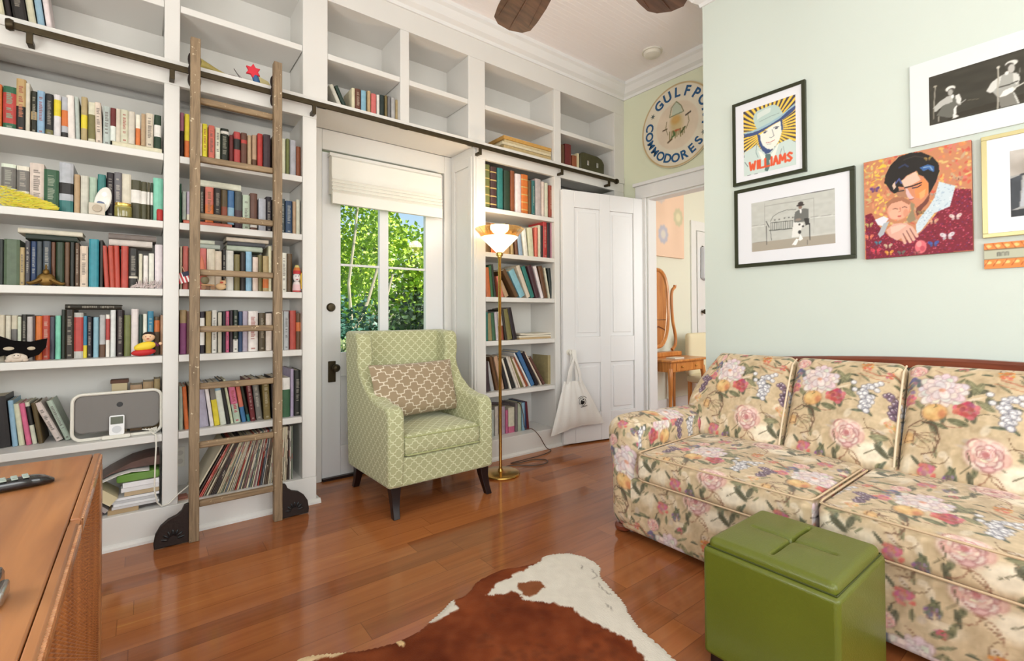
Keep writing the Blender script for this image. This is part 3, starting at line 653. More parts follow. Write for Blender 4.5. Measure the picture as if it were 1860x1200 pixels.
('B4','a4',3.045,[(0.155,0.029,0.233,-0.0,'Pu',[(0.7,1.0,'Tn')]),(0.184,0.014,0.227,-0.0,'Br',[]),(0.203,0.034,0.221,-0.0,'Gy',[]),(0.243,0.022,0.224,-0.0,'Bk',[(0.2,0.85,'Wh')]),(0.27,0.025,0.227,-0.0,'OT',[]),(0.298,0.023,0.233,-0.0,'Wh',['t']),(0.326,0.018,0.221,-0.0,'Cr',[]),(0.347,0.016,0.227,-0.0,'Bk',[]),(0.362,0.018,0.227,-0.0,'Pk',['t']),(0.383,0.013,0.231,-0.0,'DP',[]),(0.399,0.024,0.234,-0.0,'DG',[(0.0,0.3,'Wh'),'t']),(0.426,0.019,0.225,-0.0,'Nv',[]),(0.445,0.025,0.228,-0.0,'LP',[]),(0.473,0.05,0.228,-0.0,'Wh',['t']),(0.528,0.031,0.218,-0.0,'OB',['t']),(0.563,0.032,0.215,-0.0,'Cr',[]),(0.6,0.032,0.225,-0.0,'SL',[]),(0.638,0.018,0.228,-0.0,'Wh',[]),(0.659,0.027,0.228,-0.0,'LG',['t']),(0.693,0.034,0.232,-0.0,'Rd',[]),(0.729,0.031,0.215,-0.0,'Br',[(0.5,0.75,'Or')]),]),
('B5','a5',3.045,[(0.152,0.019,0.228,-0.0,'LN',[]),(0.178,0.019,0.227,-0.06,'Or',[]),(0.205,0.027,0.23,-0.07,'Br',[]),(0.244,0.042,0.237,-0.11,'LP',[]),(0.292,0.018,0.235,-0.13,'Wh',[]),(0.312,0.026,0.238,-0.12,'Gy',[(0.0,0.6,'Ye')]),(0.34,0.028,0.239,-0.14,'Wh',[(0.8,1.0,'LB')]),(0.371,0.016,0.25,-0.16,'Bk',[]),(0.39,0.013,0.249,-0.16,'Cr',[]),(0.406,0.032,0.215,-0.15,'Pk',[(0.0,0.5,'LN'),'t']),(0.444,0.022,0.219,-0.16,'Sa',[(0.0,0.4,'Bl')]),(0.471,0.014,0.211,-0.18,'Bk',[(0.0,0.2,'Tl')]),(0.487,0.025,0.244,-0.12,'DR',['t']),(0.518,0.031,0.24,-0.11,'Gy',['t']),(0.555,0.034,0.235,-0.05,'OG',['t']),(0.598,0.041,0.243,-0.03,'Bk',[]),(0.651,0.042,0.232,-0.0,'Gn',[(0.7,1.0,'Wh')]),(0.696,0.018,0.281,-0.0,'LP',[]),(0.718,0.034,0.272,-0.0,'Bk',['t']),]),
('C1','a1',3.035,[(2.099,0.042,0.34,0.0,'OG',['g']),(2.151,0.059,0.334,0.0,'DP',['g']),(2.22,0.054,0.338,0.01,'Tl',[]),(2.286,0.061,0.347,0.01,'DG',[]),(2.353,0.04,0.339,0.01,'RR',[]),(2.398,0.058,0.322,0.01,'Wh',[]),(2.462,0.071,0.344,0.01,'Or',['g']),(2.538,0.03,0.289,0.01,'Br',[]),(2.574,0.036,0.296,0.01,'Tl',['t']),(2.617,0.062,0.32,0.01,'LG',[]),(2.685,0.031,0.305,0.01,'Cr',[]),(2.722,0.038,0.303,0.01,'Cr',[]),(2.767,0.058,0.288,0.01,'RR',['t']),]),
('C2','a2',3.04,[(2.101,0.047,0.236,0.0,'Br',[]),(2.158,0.048,0.234,0.0,'Or',[]),(2.217,0.049,0.232,0.01,'OB',[]),(2.277,0.067,0.231,0.01,'Tn',[]),(2.36,0.028,0.201,-0.08,'Tn',[]),(2.4,0.029,0.206,-0.08,'Br',[]),(2.44,0.04,0.211,-0.13,'LB',[]),(2.493,0.041,0.23,-0.12,'Wh',[]),(2.546,0.054,0.241,-0.07,'Cr',[]),(2.613,0.031,0.253,0.01,'Sa',[]),(2.649,0.025,0.276,0.01,'Cr',[]),(2.68,0.025,0.274,0.01,'Bk',[]),(2.705,0.044,0.316,0.01,'Rd',['t']),(2.756,0.026,0.316,0.01,'Bk',[]),(2.788,0.039,0.316,0.01,'PL',[]),]),
('C3','a3',3.04,[(2.109,0.042,0.23,-0.09,'Or',[]),(2.156,0.026,0.249,-0.1,'Gn',[]),(2.188,0.021,0.26,-0.12,'Bk',[]),(2.253,0.032,0.171,-0.25,'Sa',[]),(2.297,0.039,0.139,-0.49,'Tn',[]),(2.398,0.034,0.251,-0.56,'Br',[]),(2.45,0.056,0.243,-0.51,'LB',[]),(2.52,0.038,0.281,-0.42,'Cr',[]),(2.568,0.039,0.276,-0.39,'Tl',[]),(2.622,0.046,0.284,-0.34,'DP',[]),(2.678,0.03,0.28,-0.31,'Wh',[]),(2.715,0.043,0.279,-0.24,'Br',[]),(2.766,0.019,0.27,-0.21,'Cr',[]),(2.792,0.032,0.265,-0.14,'DG',[]),]),
('C4','a4',3.05,[(2.104,0.026,0.223,0.0,'Tl',[]),(2.136,0.037,0.215,-0.07,'OT',[]),(2.178,0.032,0.22,-0.09,'Gn',[]),(2.215,0.027,0.224,-0.09,'LG',[]),(2.253,0.038,0.229,-0.11,'RR',[(0.5,1.0,'Wh')]),(2.297,0.022,0.248,-0.15,'Bk',[]),(2.325,0.05,0.25,-0.19,'OG',[]),(2.381,0.039,0.262,-0.23,'Bk',[]),('F',2.45,0.361,0.005,0.028,'Tn'),('F',2.444,0.361,0.033,0.028,'Cr'),('F',2.456,0.362,0.061,0.028,'Cr'),]),
('C5','a5',3.06,[(2.115,0.037,0.234,-0.06,'DP',[]),(2.167,0.031,0.235,-0.22,'LG',[]),(2.22,0.026,0.278,-0.25,'Br',[]),(2.264,0.037,0.276,-0.25,'Tn',[]),(2.313,0.032,0.265,-0.27,'Bk',[]),(2.352,0.016,0.261,-0.34,'Wh',[]),(2.381,0.032,0.264,-0.38,'Bk',[]),(2.421,0.021,0.284,-0.4,'Cr',[]),(2.449,0.016,0.283,-0.41,'Cr',[]),(2.473,0.021,0.273,-0.45,'OG',[]),(2.502,0.021,0.273,-0.5,'Cr',[]),(2.526,0.026,0.283,-0.53,'RR',[]),(2.562,0.015,0.358,-0.54,'Wh',[]),(2.586,0.037,0.33,-0.5,'Bl',[]),(2.634,0.032,0.325,-0.51,'Bk',[]),(2.684,0.016,0.335,-0.57,'Cr',[]),(2.715,0.026,0.285,-0.59,'Br',[]),(2.772,0.039,0.249,0.01,'OT',[]),]),
('C6','base',3.1,[(2.167,0.053,0.209,0.0,'LG',[]),(2.231,0.033,0.233,0.01,'Cr',[]),(2.291,0.044,0.225,0.01,'LP',[]),(2.342,0.023,0.189,0.01,'Pk',[]),(2.37,0.063,0.205,0.01,'Cr',[(0.0,0.25,'Pk')]),(2.438,0.023,0.236,0.01,'Gy',[]),(2.468,0.035,0.236,0.01,'LN',[]),(2.509,0.03,0.232,0.01,'LB',[]),(2.544,0.018,0.236,-0.07,'Nv',[]),(2.568,0.024,0.234,-0.1,'DR',[]),]),
('U1','up',3.06,[(-0.523,0.032,0.287,-0.14,'Cr',[]),(-0.486,0.017,0.3,-0.13,'Bk',[]),(-0.465,0.045,0.316,-0.13,'Bk',['t']),(-0.416,0.025,0.327,-0.13,'Cr',[]),(-0.387,0.024,0.339,-0.12,'LB',[]),(-0.358,0.02,0.342,-0.12,'Wh',[]),]),
('U2','up',3.05,[(0.981,0.025,0.142,-0.45,'Cr',[]),(1.016,0.022,0.145,-0.45,'DG',[]),(1.062,0.022,0.151,-0.0,'Cr',[]),(1.087,0.036,0.157,0.0,'Br',['t']),(1.127,0.033,0.157,0.0,'LB',[]),(1.168,0.022,0.164,0.0,'Tn',[]),(1.194,0.034,0.155,0.0,'Sa',[]),(1.232,0.019,0.156,0.0,'Wh',[]),(1.255,0.031,0.164,0.0,'DG',[]),(1.29,0.016,0.168,0.0,'OG',[]),(1.309,0.02,0.167,0.0,'Gy',[]),(1.333,0.028,0.163,0.0,'LG',[]),(1.365,0.02,0.159,0.0,'Tn',[]),]),
('U3','up',3.05,[(2.922,0.047,0.19,0.01,'Br',[]),(2.976,0.076,0.209,0.01,'DR',[]),(3.066,0.064,0.122,0.01,'RR',[]),]),
]

CC = {k: (tuple(int(.86*q+.14*sum(v[0])/3) for q in v[0]), v[1]) for k, v in CC.items()}
LEV = {'a1': 'top shelf below rail', 'a2': 'second shelf below rail', 'a3': 'third shelf below rail', 'a4': 'fourth shelf below rail', 'a5': 'fifth shelf below rail', 'base': 'bottom shelf'}
COLN = {'A': 'left column', 'B': 'ladder column', 'C': 'lamp column'}
UPN = {'U1': 'cabinet above left column', 'U2': 'cabinet above garden door', 'U3': 'cabinet above white door'}
def ordinal(n):
    return '%d%s' % (n, 'th' if 10 <= n % 100 <= 20 else {1: 'st', 2: 'nd', 3: 'rd'}.get(n % 10, 'th'))
def book(x0, wd, h, ang, col, marks, z, yf, dep, pages_child, flat=False):
    """upright book with its spine toward the room; ang > 0 leans right"""
    rs = random.Random(int(x0*1e4)+int(z*977)+int(h*1e4))
    c = CC[col][0]; c = tuple(max(0, min(255, k+rs.randint(-7, 7))) for k in c)
    if flat: T = Matrix.Translation((x0, yf, z+wd)) @ Matrix.Rotation(R90, 4, 'Y')
    elif ang > 0: T = Matrix.Translation((x0+wd/math.cos(ang), yf, z)) @ Matrix.Rotation(ang, 4, 'Y') @ Matrix.Translation((-wd, 0, 0))
    else: T = Matrix.Translation((x0, yf, z)) @ Matrix.Rotation(ang, 4, 'Y')
    mb = MB(); wd -= .0006
    ct = min(.0025, wd*.16); r = min(wd*.28, .006)
    rows = {0.0, 1.0}
    bands = [m_ for m_ in marks if isinstance(m_, tuple)]
    for a, b, cc in bands: rows |= {a, b}
    gold = 'g' in marks
    if gold:
        for k in range(5): rows |= {.1+.19*k, .125+.19*k}
    rows = sorted(rows)
    xs = [(0, ct+.004), (0, .002) if 0 else (0, r), (wd*.2, r*.25), (wd*.5, 0), (wd*.8, r*.25), (wd, r), (wd, ct+.004)]
    xs = [(0, r), (wd*.2, r*.25), (wd*.5, 0), (wd*.8, r*.25), (wd, r)]
    for a, b in zip(rows[:-1], rows[1:]):
        mid = (a+b)/2; cc = c
        for p, q, k in bands:
            if p <= mid <= q: cc = CC[k][0]
        if gold and any(.1+.19*k <= mid <= .125+.19*k for k in range(5)): cc = (206, 178, 110)
        vs = [T @ Vector((x, y, a*h)) for x, y in xs]+[T @ Vector((x, y, b*h)) for x, y in xs]; n = len(xs)
        mb.add(vs, [(i, i+1, n+i+1, n+i) for i in range(n-1)], cc)
        # covers
        mb.box(0, ct, r, dep, a*h, b*h, cc, T=T); mb.box(wd-ct, wd, r, dep, a*h, b*h, cc, T=T)
    # closed top and bottom of the spine
    for zz in (0, h):
        vs = [T @ Vector((x, y, zz)) for x, y in xs]; mb.add(vs, [tuple(range(len(xs)))], c)
    if 't' in marks:
        lum = sum(c)/3; tc = (200, 192, 174) if lum < 130 else (92, 84, 78)
        if rs.random() < .3 and lum > 130: tc = (150, 60, 50)
        tc = tuple(int(.45*q+.55*p) for p, q in zip(tc, c))
        zz = h*.86
        while zz > h*.3:
            l = rs.uniform(.003, .008)
            if rs.random() < .84:
                a = wd*.27; b = wd*rs.uniform(.6, .75)
                mb.add([T @ Vector((a, -.0006+r*.1, zz)), T @ Vector((b, -.0006+r*.1, zz)), T @ Vector((b, -.0006+r*.1, zz-l)), T @ Vector((a, -.0006+r*.1, zz-l))], [(0, 1, 2, 3)], tc)
            zz -= l+.002
        mb.add([T @ Vector((wd*.3, -.0006, h*.05)), T @ Vector((wd*.7, -.0006, h*.05)), T @ Vector((wd*.7, -.0006, h*.05+.008)), T @ Vector((wd*.3, -.0006, h*.05+.008))], [(0, 1, 2, 3)], tc)
    pg = MB(); hi = .003
    tgt = pg if pages_child else mb
    tgt.box(ct, wd-ct, r+.001, dep-.002, hi, h-hi, (226, 216, 194), T=T)
    o = build('book', mb, ATTRG)
    if pages_child: build('page_block', pg, PAPER, o)
    return o
used_labels = set()
for shn, lev, yf, items in BOOKS:
    zs = SZ.get(lev, {'base': .157, 'up': 2.445}.get(lev))
    ups = [b for b in items if b[0] != 'F']; fl = [b for b in items if b[0] == 'F']
    place = UPN[shn] if shn in UPN else '%s, %s' % (LEV[lev], COLN[shn[0]])
    grp = 'books on the '+(place if shn not in UPN else place)
    lowflat = [f for f in fl if f[3] < .05]; topflat = [f for f in fl if f[3] >= .05]
    if shn == 'C4': lowflat, topflat = [], []
    ups.sort(key=lambda b: b[0]); prev_r = -9
    lows = []
    for f in lowflat:
        th = max(.012, min(f[4]+min(f[3], 0), .028)); lows.append((f[1], f[1]+f[2], th, f[5]))
    tops = []
    for n, (x0, wd, h, ang, col, marks) in enumerate(ups):
        base = zs; xc = x0+wd/2
        if ang == 0 or abs(ang) < .02: ang = 0.0
        for a, b, th, _ in lows:
            if a-.004 < xc < b: base = zs+th+.0008; h -= th
        if ang == 0 and x0 < prev_r: d = min(prev_r-x0, wd*.35); x0 += d; wd -= d
        rs = random.Random(n*31+len(shn)+ord(shn[0]))
        if shn in UPN: ang *= 1
        dep = min(.16+.05*rs.random() + (.03 if h > .22 else 0), YK-.02-yf)
        if h > .34 and shn not in UPN: h = .33
        if shn == 'U1': h = min(h, .27)
        o = book(x0, wd, h, ang, col, marks, base+.0005, yf+rs.uniform(-.004, .006), dep, lev in ('a4', 'a5', 'base'))
        if ang == 0: prev_r = x0+wd
        tops.append((x0+min(0, math.sin(ang)*h), x0+wd+max(0, math.sin(ang)*h), base+h*math.cos(ang)+abs(wd*math.sin(ang))))
        desc = CC[col][1]; bands = [m_ for m_ in marks if isinstance(m_, tuple)]
        lbl = '%s book%s, %s from left, %s' % (desc, (' with %s band' % CC[bands[0][2]][1].split()[-1]) if bands else '', ordinal(n+1), place)
        tag(o, lbl, 'book', grp)
    k = 0
    for a, b, th, col in lows:
        k += 1
        o = book(a, th, b-a, 0, col, [], zs+.0003, yf-.004, .17, False, flat=True)
        tag(o, '%s book lying flat under the others, %s' % (CC[col][1], place), 'book', grp)
    stacks = {}
    for f in topflat:
        a, b = f[1], f[1]+f[2]; z = max([t_[2] for t_ in tops if t_[1] > a+.004 and t_[0] < b-.004] or [zs])+.001
        k += 1; th = max(.014, min(f[4], .034))
        if z+th > {'a1': 2.31}.get(lev, zs+.31): th = .014
        o = book(a, th, b-a, 0, f[5], ['t'] if shn == 'A4' else [], z, yf+.002, .16, False, flat=True)
        tops.append((a, b, z+th))
        tag(o, '%s book lying flat, %s on top of %s' % (CC[f[5]][1], ordinal(k), place), 'book', grp)
    if shn == 'C4':
        z = zs+.0005
        for i, f in enumerate(fl):
            mb = MB(); x0, x1 = f[1]+.002*i, f[1]+f[2]-.003*i; pts = []
            for s_ in range(11):
                a = s_/10; pts.append((x0+(x1-x0)*a, z+(.006 if i == 2 else .0)*(2*a-1)**2*1.0))
            th = .014
            mb.prism(pts+[(p, q+th) for p, q in pts[::-1]], 'y', 3.06, 3.27, CC[f[5]][0])
            tag(build('magazine', mb, ATTR), '%s magazine lying flat, %s of three from shelf up, beside tilted books' % (CC[f[5]][1], ordinal(i+1)), 'magazine', 'magazines lying beside the lamp')
            z += th+.001

# ------------------------------------------------------------------ record collection on the bottom shelf behind the ladder
rs = random.Random(5)
pal = [((206,196,170),'cream'), ((150,134,112),'brown'), ((178,172,160),'pale grey'), ((96,80,66),'dark brown'), ((190,178,150),'beige'), ((70,60,56),'near-black'), ((160,60,50),'red'), ((120,128,108),'sage'), ((140,100,100),'dusty rose'), ((104,112,122),'slate blue')]
nrec = 52; xb = .205; zb = .158
for i in range(nrec):
    f_ = i/(nrec-1); ang = .50*(1-f_)**1.15
    if i == 0: c, cn = pal[0]
    elif i in (2, 3): c, cn = ((196, 96, 84), 'pink-red')
    elif i == 5: c, cn = pal[0]
    else: c, cn = pal[rs.choice([0, 1, 2, 3, 4, 5, 2, 4, 7, 8, 9, 1, 3, 6] if i > 8 else [1, 3, 5])]
    th = .0058 if i % 5 else .008
    x = xb; xb += th/math.cos(ang)+.0012 + (.006 if i in (0, 1, 4) else 0) + .0028*(1 if i % 3 == 0 else .35)
    T = Matrix.Translation((x+th/math.cos(ang), 3.03+rs.uniform(0, .006), zb)) @ Matrix.Rotation(ang, 4, 'Y') @ Matrix.Translation((-th, 0, 0))
    mb = MB().box(0, th-.0006, 0, .288, 0, .312, c, T=T)
    for q in range(4):
        if rs.random() < .6:
            z0 = rs.uniform(.05, .25); l = rs.uniform(.02, .06); cc = rs.choice([(220, 210, 190), (60, 50, 46), (170, 70, 60)])
            mb.box(th*.3, th*.62, -.0006, .001, z0, z0+l, cc, T=T)
    tag(build('record_sleeve', mb, ATTR), '%s record sleeve, %s from left, bottom shelf behind the ladder' % (cn, ordinal(i+1)), 'record', 'record sleeves on the bottom shelf')

# ------------------------------------------------------------------ ornaments on the shelves
def Rz(a): return Matrix.Rotation(a, 4, 'Z')
def Rx(a): return Matrix.Rotation(a, 4, 'X')
def Ry(a): return Matrix.Rotation(a, 4, 'Y')
def Tr(*a): return Matrix.Translation(a)
def mbT(mb, T): mb.v = [tuple(T @ Vector(p)) for p in mb.v]; return mb
def obj1(name, mb, m, label, cat, group=None, **k): return tag(build(name, mb, m, **k), label, cat, group)

# yellow feather boa on the second shelf
rs = random.Random(3); mb = MB()
for i in range(900):
    a = rs.random()**.8; x = -.53+.20*a; r = .045*(1-a)**.7+.008
    z = SZ['a2']+.004+rs.random()*r*1.7; y = 3.012+rs.uniform(-.006, .012)
    d = Vector((rs.uniform(.4, 1), rs.uniform(-.25, .15), rs.uniform(-.5, .5)*(1-a))).normalized()*rs.uniform(.012, .026); p = Vector((x, y, z)); q = p+d
    q.z = max(q.z, SZ['a2']+.001); q.y = min(q.y, 3.03); n_ = Vector((0, 0, .0022))
    mb.add([p, q, q+n_, p+n_], [(0, 1, 2, 3)], (rs.randint(205, 235), rs.randint(196, 215), rs.randint(40, 80)))
obj1('feather_duster', mb, ATTR, 'fluffy yellow feather duster lying before white books, second shelf, left column', 'duster')
z2 = SZ['a2']
mb = MB().lathe([(0, .0), (.030, 0), (.034, .006), (.034, .05), (.030, .058), (0, .058)], (-.079, 3.025, z2), 20, T=None, cols=[(70,66,40),(96,92,50),(128,120,60),(160,150,70),(120,112,60)])
mbT(mb, Tr(-.079, 3.02, z2) @ Matrix.Diagonal((1, .45, 1, 1)) @ Tr(.079, -3.025, -z2))
j = obj1('glass_jar', mb, mat('olive_glass', attr=True, rough=.1, trans=.0, coat=.6), 'small olive glass jar in front of grey book, second shelf, left column', 'jar', smooth=True)
build('lid', mbT(MB().lathe([(0, 0), (.031, 0), (.033, .004), (.031, .013), (0, .013)], (0, 0, 0), 20), Tr(-.079, 3.02, z2+.058) @ Matrix.Diagonal((1, .45, 1, 1))), BRASS, j, smooth=True)
mb = MB().lathe([(0, 0), (.012, 0), (.013, .004), (.013, .055), (.010, .06), (0, .062)], (.066, 3.02, z2), 14, cols=[(120,30,30),(120,30,30),(176,46,42),(176,46,42),(90,60,50)])
obj1('tin', mb, ATTR, 'tiny red tin in front of the mint green book', 'tin', smooth=True)
mb = MB()
for i in range(9):
    a = i/8
mb.ball((0, 0, 0), (.03, .006, .068), 20, 12, (226, 224, 216)); mb.ball((-.004, -.006, -.016), (.015, .002, .009), 12, 7, (96, 110, 140)); mb.ball((0, -.005, .03), (.012, .0025, .014), 10, 6, (244, 244, 240))
mbT(mb, Tr(-.155, 3.024, z2+.074) @ Ry(.22)); mb.v = [(a, b, max(c, z2+.0005)) for a, b, c in mb.v]
obj1('abalone_shell', mb, mat('shell_white', attr=True, rough=.25, coat=.5), 'white shell with a blue-grey spot propped against teal book, second shelf', 'shell', smooth=True)
mb = MB().box(-.205, -.146, 3.004, 3.016, z2+.0005, z2+.056, (206, 196, 178)); mb.lathe([(.006, 0), (.016, 0), (.018, .003), (.016, .005), (.006, .003)], (-.175, 3.002, z2+.03), 16, (180, 166, 146), T=TY)
obj1('trinket_box', mb, ATTR, 'small cream carved box in front of pale green book, second shelf', 'box', bevel=.002)

# brass figure and coral twig, third shelf left
z3 = SZ['a3']; BR2 = mat('aged_brass', (128, 98, 48), .38, .7, var=.4, vscale=40)
mb = MB().ball((-.35, 3.022, z3+.030), (.032, .012, .030), 16, 10); mb.ball((-.35, 3.02, z3+.062), (.012, .011, .016), 12, 8); mb.ball((-.35, 3.018, z3+.086), (.004, .004, .013), 8, 6)
for s in (-1, 1): mb.tube([(-.35+s*.015, 3.022, z3+.030), (-.35+s*.032, 3.02, z3+.018), (-.35+s*.052, 3.02, z3+.010), (-.35+s*.064, 3.018, z3+.014)], [.014, .011, .008, .004], 8)
mb.v = [(a, b, max(c, z3+.0005)) for a, b, c in mb.v]
obj1('brass_figurine', mb, BR2, 'small dark brass figurine before the slate books, third shelf, left column', 'figurine', smooth=True)
rs = random.Random(9); mb = MB()
for i in range(26):
    x0 = rs.uniform(-.05, .06); p = Vector((x0, 3.022, z3+.003)); pts = [p]
    for k in range(3): p = p+Vector((rs.uniform(-.004, .022), rs.uniform(-.004, .004), rs.uniform(.001, .016)*(1+(x0+.05)*5))); p.x = min(p.x, .076); p.y = min(max(p.y, 3.008), 3.034); pts.append(p.copy())
    mb.tube(pts, [.0028, .0024, .002, .0015], 6)
obj1('coral_branch', mb, mat('pale_coral', (196, 180, 176), .4, coat=.3), 'pale pinkish coral branch lying before white books, third shelf, left column', 'coral', smooth=True)

# black mask with a small animal, and the doll, on the fourth shelf left
z4 = SZ['a4']
out = [(-.55, .108), (-.50, .118), (-.455, .095), (-.40, .088), (-.365, .098), (-.345, .102), (-.350, .06), (-.372, .028), (-.41, .012), (-.46, .018), (-.48, .03), (-.52, .02), (-.55, .02)]
mb = MB().prism([(x, z4+z*1.0) for x, z in out], 'y', 3.030, 3.036, (16, 13, 13))
for ex, ez, w_ in ((-.468, .060, .018), (-.397, .058, .014)): mb.ball((ex, 3.0295, z4+ez), (w_, .0015, .008), 14, 6, (196, 182, 160))
obj1('masquerade_mask', mb, mat('black_satin', attr=True, rough=.85, spec=.1), 'black masquerade eye mask leaning on cream books, fourth shelf, left column', 'mask', bevel=.002)
mb = MB().ball((-.44, 3.015, z4+.018), (.034, .013, .020), 16, 10, (216, 202, 186)); mb.ball((-.44, 3.008, z4+.026), (.016, .011, .014), 12, 8, (222, 208, 192))
for s in (-1, 1): mb.ball((-.44+s*.006, 2.9975, z4+.030), .0022, 8, 5, (40, 26, 24)); mb.ball((-.44+s*.026, 3.012, z4+.008), (.012, .011, .009), 10, 6, (206, 190, 174))
mb.v = [(a, b, max(c, z4+.0005)) for a, b, c in mb.v]
obj1('animal_figurine', mb, ATTR, 'small cream animal figurine resting in front of the black mask', 'figurine', smooth=True)
dd = thing('doll_figurine', (.025, 3.04, z4), 'doll figurine in yellow and red dress at right end of fourth shelf, left column', 'figurine')
SK = (236, 196, 158)
mb = MB().ball((.024, 3.03, z4+.095), (.026, .020, .022), 18, 12, SK); mb.ball((.012, 3.012, z4+.098), .002, 8, 5, (40,30,30)); mb.ball((.030, 3.011, z4+.098), .002, 8, 5, (40,30,30))
mb.ball((.021, 3.010, z4+.088), (.006, .002, .0025), 8, 5, (180,50,50))
build('head', mb, ATTR, dd, smooth=True)
build('hair', MB().ball((.026, 3.036, z4+.107), (.027, .020, .016), 16, 9, (46, 30, 26)), ATTR, dd, smooth=True)
mb = MB().ball((0, 0, 0), (.046, .020, .022), 18, 10, (238, 208, 56)); mbT(mb, Tr(.010, 3.032, z4+.050) @ Ry(-.22)); build('bodice', mb, ATTR, dd, smooth=True)
mb = MB().ball((0, 0, 0), (.050, .022, .018), 18, 10, (192, 40, 40)); mbT(mb, Tr(.004, 3.034, z4+.020) @ Ry(-.08)); mb.v = [(a, b, max(c, z4+.0005)) for a, b, c in mb.v]; build('skirt', mb, ATTR, dd, smooth=True)
mb = MB().tube([(.046, 3.034, z4+.066), (.062, 3.03, z4+.052), (.070, 3.025, z4+.060)], [.008, .007, .006], 8, (96, 40, 76)); mb.ball((.072, 3.024, z4+.062), .008, 10, 7, SK); build('arm', mb, ATTR, dd, smooth=True)

# speaker dock with music player, fifth shelf left
z5 = SZ['a5']; Yd = 3.055
dk = thing('speaker_dock', (-.09, Yd, z5), 'grey cloth speaker dock with a white rounded frame, fifth shelf, left column', 'speaker')
def rrect(x0, x1, z0, z1, r, n=6):
    pts = []
    for cx, cz, a0 in ((x1-r, z0+r, -R90), (x1-r, z1-r, 0), (x0+r, z1-r, R90), (x0+r, z0+r, 2*R90)):
        for k in range(n+1): a = a0+R90*k/n; pts.append((cx+r*math.cos(a), cz+r*math.sin(a)))
    return pts
TD = Tr(0, Yd, z5) @ Rx(-.06) @ Tr(0, 0, 0)
X0, X1, ZT = -.262, .078, .222
pts = rrect(X0, X1, .008, ZT, .036); mb = MB().tube([(x, 0, z) for x, z in pts], .0075, 8, close=True)
mb.box(X0+.02, X1-.02, -.006, .05, .002, .010); mbT(mb, TD); build('frame', mb, WHITEP, dk, smooth=True)
GRC = mat('speaker_cloth', (128, 124, 120), .8, bump=.4, bscale=900)
mb = MB().prism(rrect(X0+.006, X1-.006, .036, ZT-.005, .032), 'y', .002, .075); mbT(mb, TD); gr = build('grille', mb, GRC, dk, bevel=.006)
mb = MB().lathe([(.0095, -.001), (.0125, -.001), (.0125, .0005), (.0095, .0005)], (0, 0, 0), 20, T=TY)
text_mesh(mb, 'hp', .018, Tr(-.0005, -.0006, -.0045) @ TY @ Matrix.Shear('XZ', 4, (0, 0)), .0004)
mbT(mb, TD @ Tr(-.088, .001, .162)); build('logo', mb, BLACKP, gr)
mb = MB().prism(rrect(-.155, -.045, .0, .018, .008), 'y', -.028, .02); mbT(mb, TD); build('cradle', mb, WHITEP, dk, bevel=.003)
mp_ = thing('music_player', (-.10, Yd-.02, z5+.018), 'white music player with grey screen standing in the speaker dock', 'music player')
TP = Tr(-.098, Yd-.018, z5+.0185) @ Rx(-.1)
build('case', mbT(MB().prism(rrect(-.029, .029, 0, .094, .007), 'y', 0, .010), TP), mat('player_white', (240, 240, 240), .2, coat=.5), mp_, bevel=.001)
build('screen', mbT(MB().box(-.024, .024, -.0006, .001, .052, .088), TP), mat('lcd_screen', (96, 100, 84), .2), mp_)
mb = MB().lathe([(.007, -.0006), (.018, -.0006), (.018, .001), (.007, .001)], (0, 0, 0), 24, T=TY); mbT(mb, TP @ Tr(0, 0, .026)); build('click_wheel', mb, mat('wheel_grey', (206, 208, 210), .4), mp_)
# small wooden things behind the dock
obj1('wooden_box', MB().box(-.125, -.062, 3.20, 3.26, z5+.0005, z5+.262, (206, 186, 146)).box(-.13, -.057, 3.198, 3.262, z5+.252, z5+.27, (96, 60, 40)), ATTR, 'small cream and brown wooden box behind the speaker dock', 'box', bevel=.002)
for i, (x, wd_, hh, c_, nm) in enumerate([(-.05, .05, .238, (176,148,108), 'tan'), (.003, .045, .25, (150,118,78), 'brown'), (.05, .026, .262, (132,106,60), 'olive brown')]):
    b_ = book(x, wd_, hh, 0, 'Tn', [], z5+.0005, 3.19, .13, True); tag(b_, 'tan book behind the speaker dock, %s from its right end' % ordinal(3-i), 'book', 'books behind the speaker dock')
mb = MB().tube([(.045, 3.06, z5+.022), (.03, 3.02, z5+.018), (.055, 2.996, z5+.002), (.056, 2.985, z5-.05), (.052, 2.982, z5-.15), (.050, 2.986, z5-.27), (.062, 2.99, z5-.335), (.079, 2.994, z5-.36), (.11, 2.99, z5-.352), (.148, 2.994, z5-.315), (.20, 3.04, z5-.29), (.24, 3.2, z5-.28)], .0035, 8)
obj1('power_cable', mb, WHITEP, 'white power cable hanging from the speaker dock over the bottom shelf', 'cable', smooth=True)
mb = MB(); 
for k in range(5): mb.tube([(-.0+.012*k, 3.045, z5+.03), (.02+.01*k, 3.04, z5+.024-.003*k), (.06, 3.045, z5+.033-.004*k)], .002, 6)
obj1('headphone_cord', mb, WHITEP, 'thin white cord coiled under the right end of the speaker dock', 'cord', smooth=True)

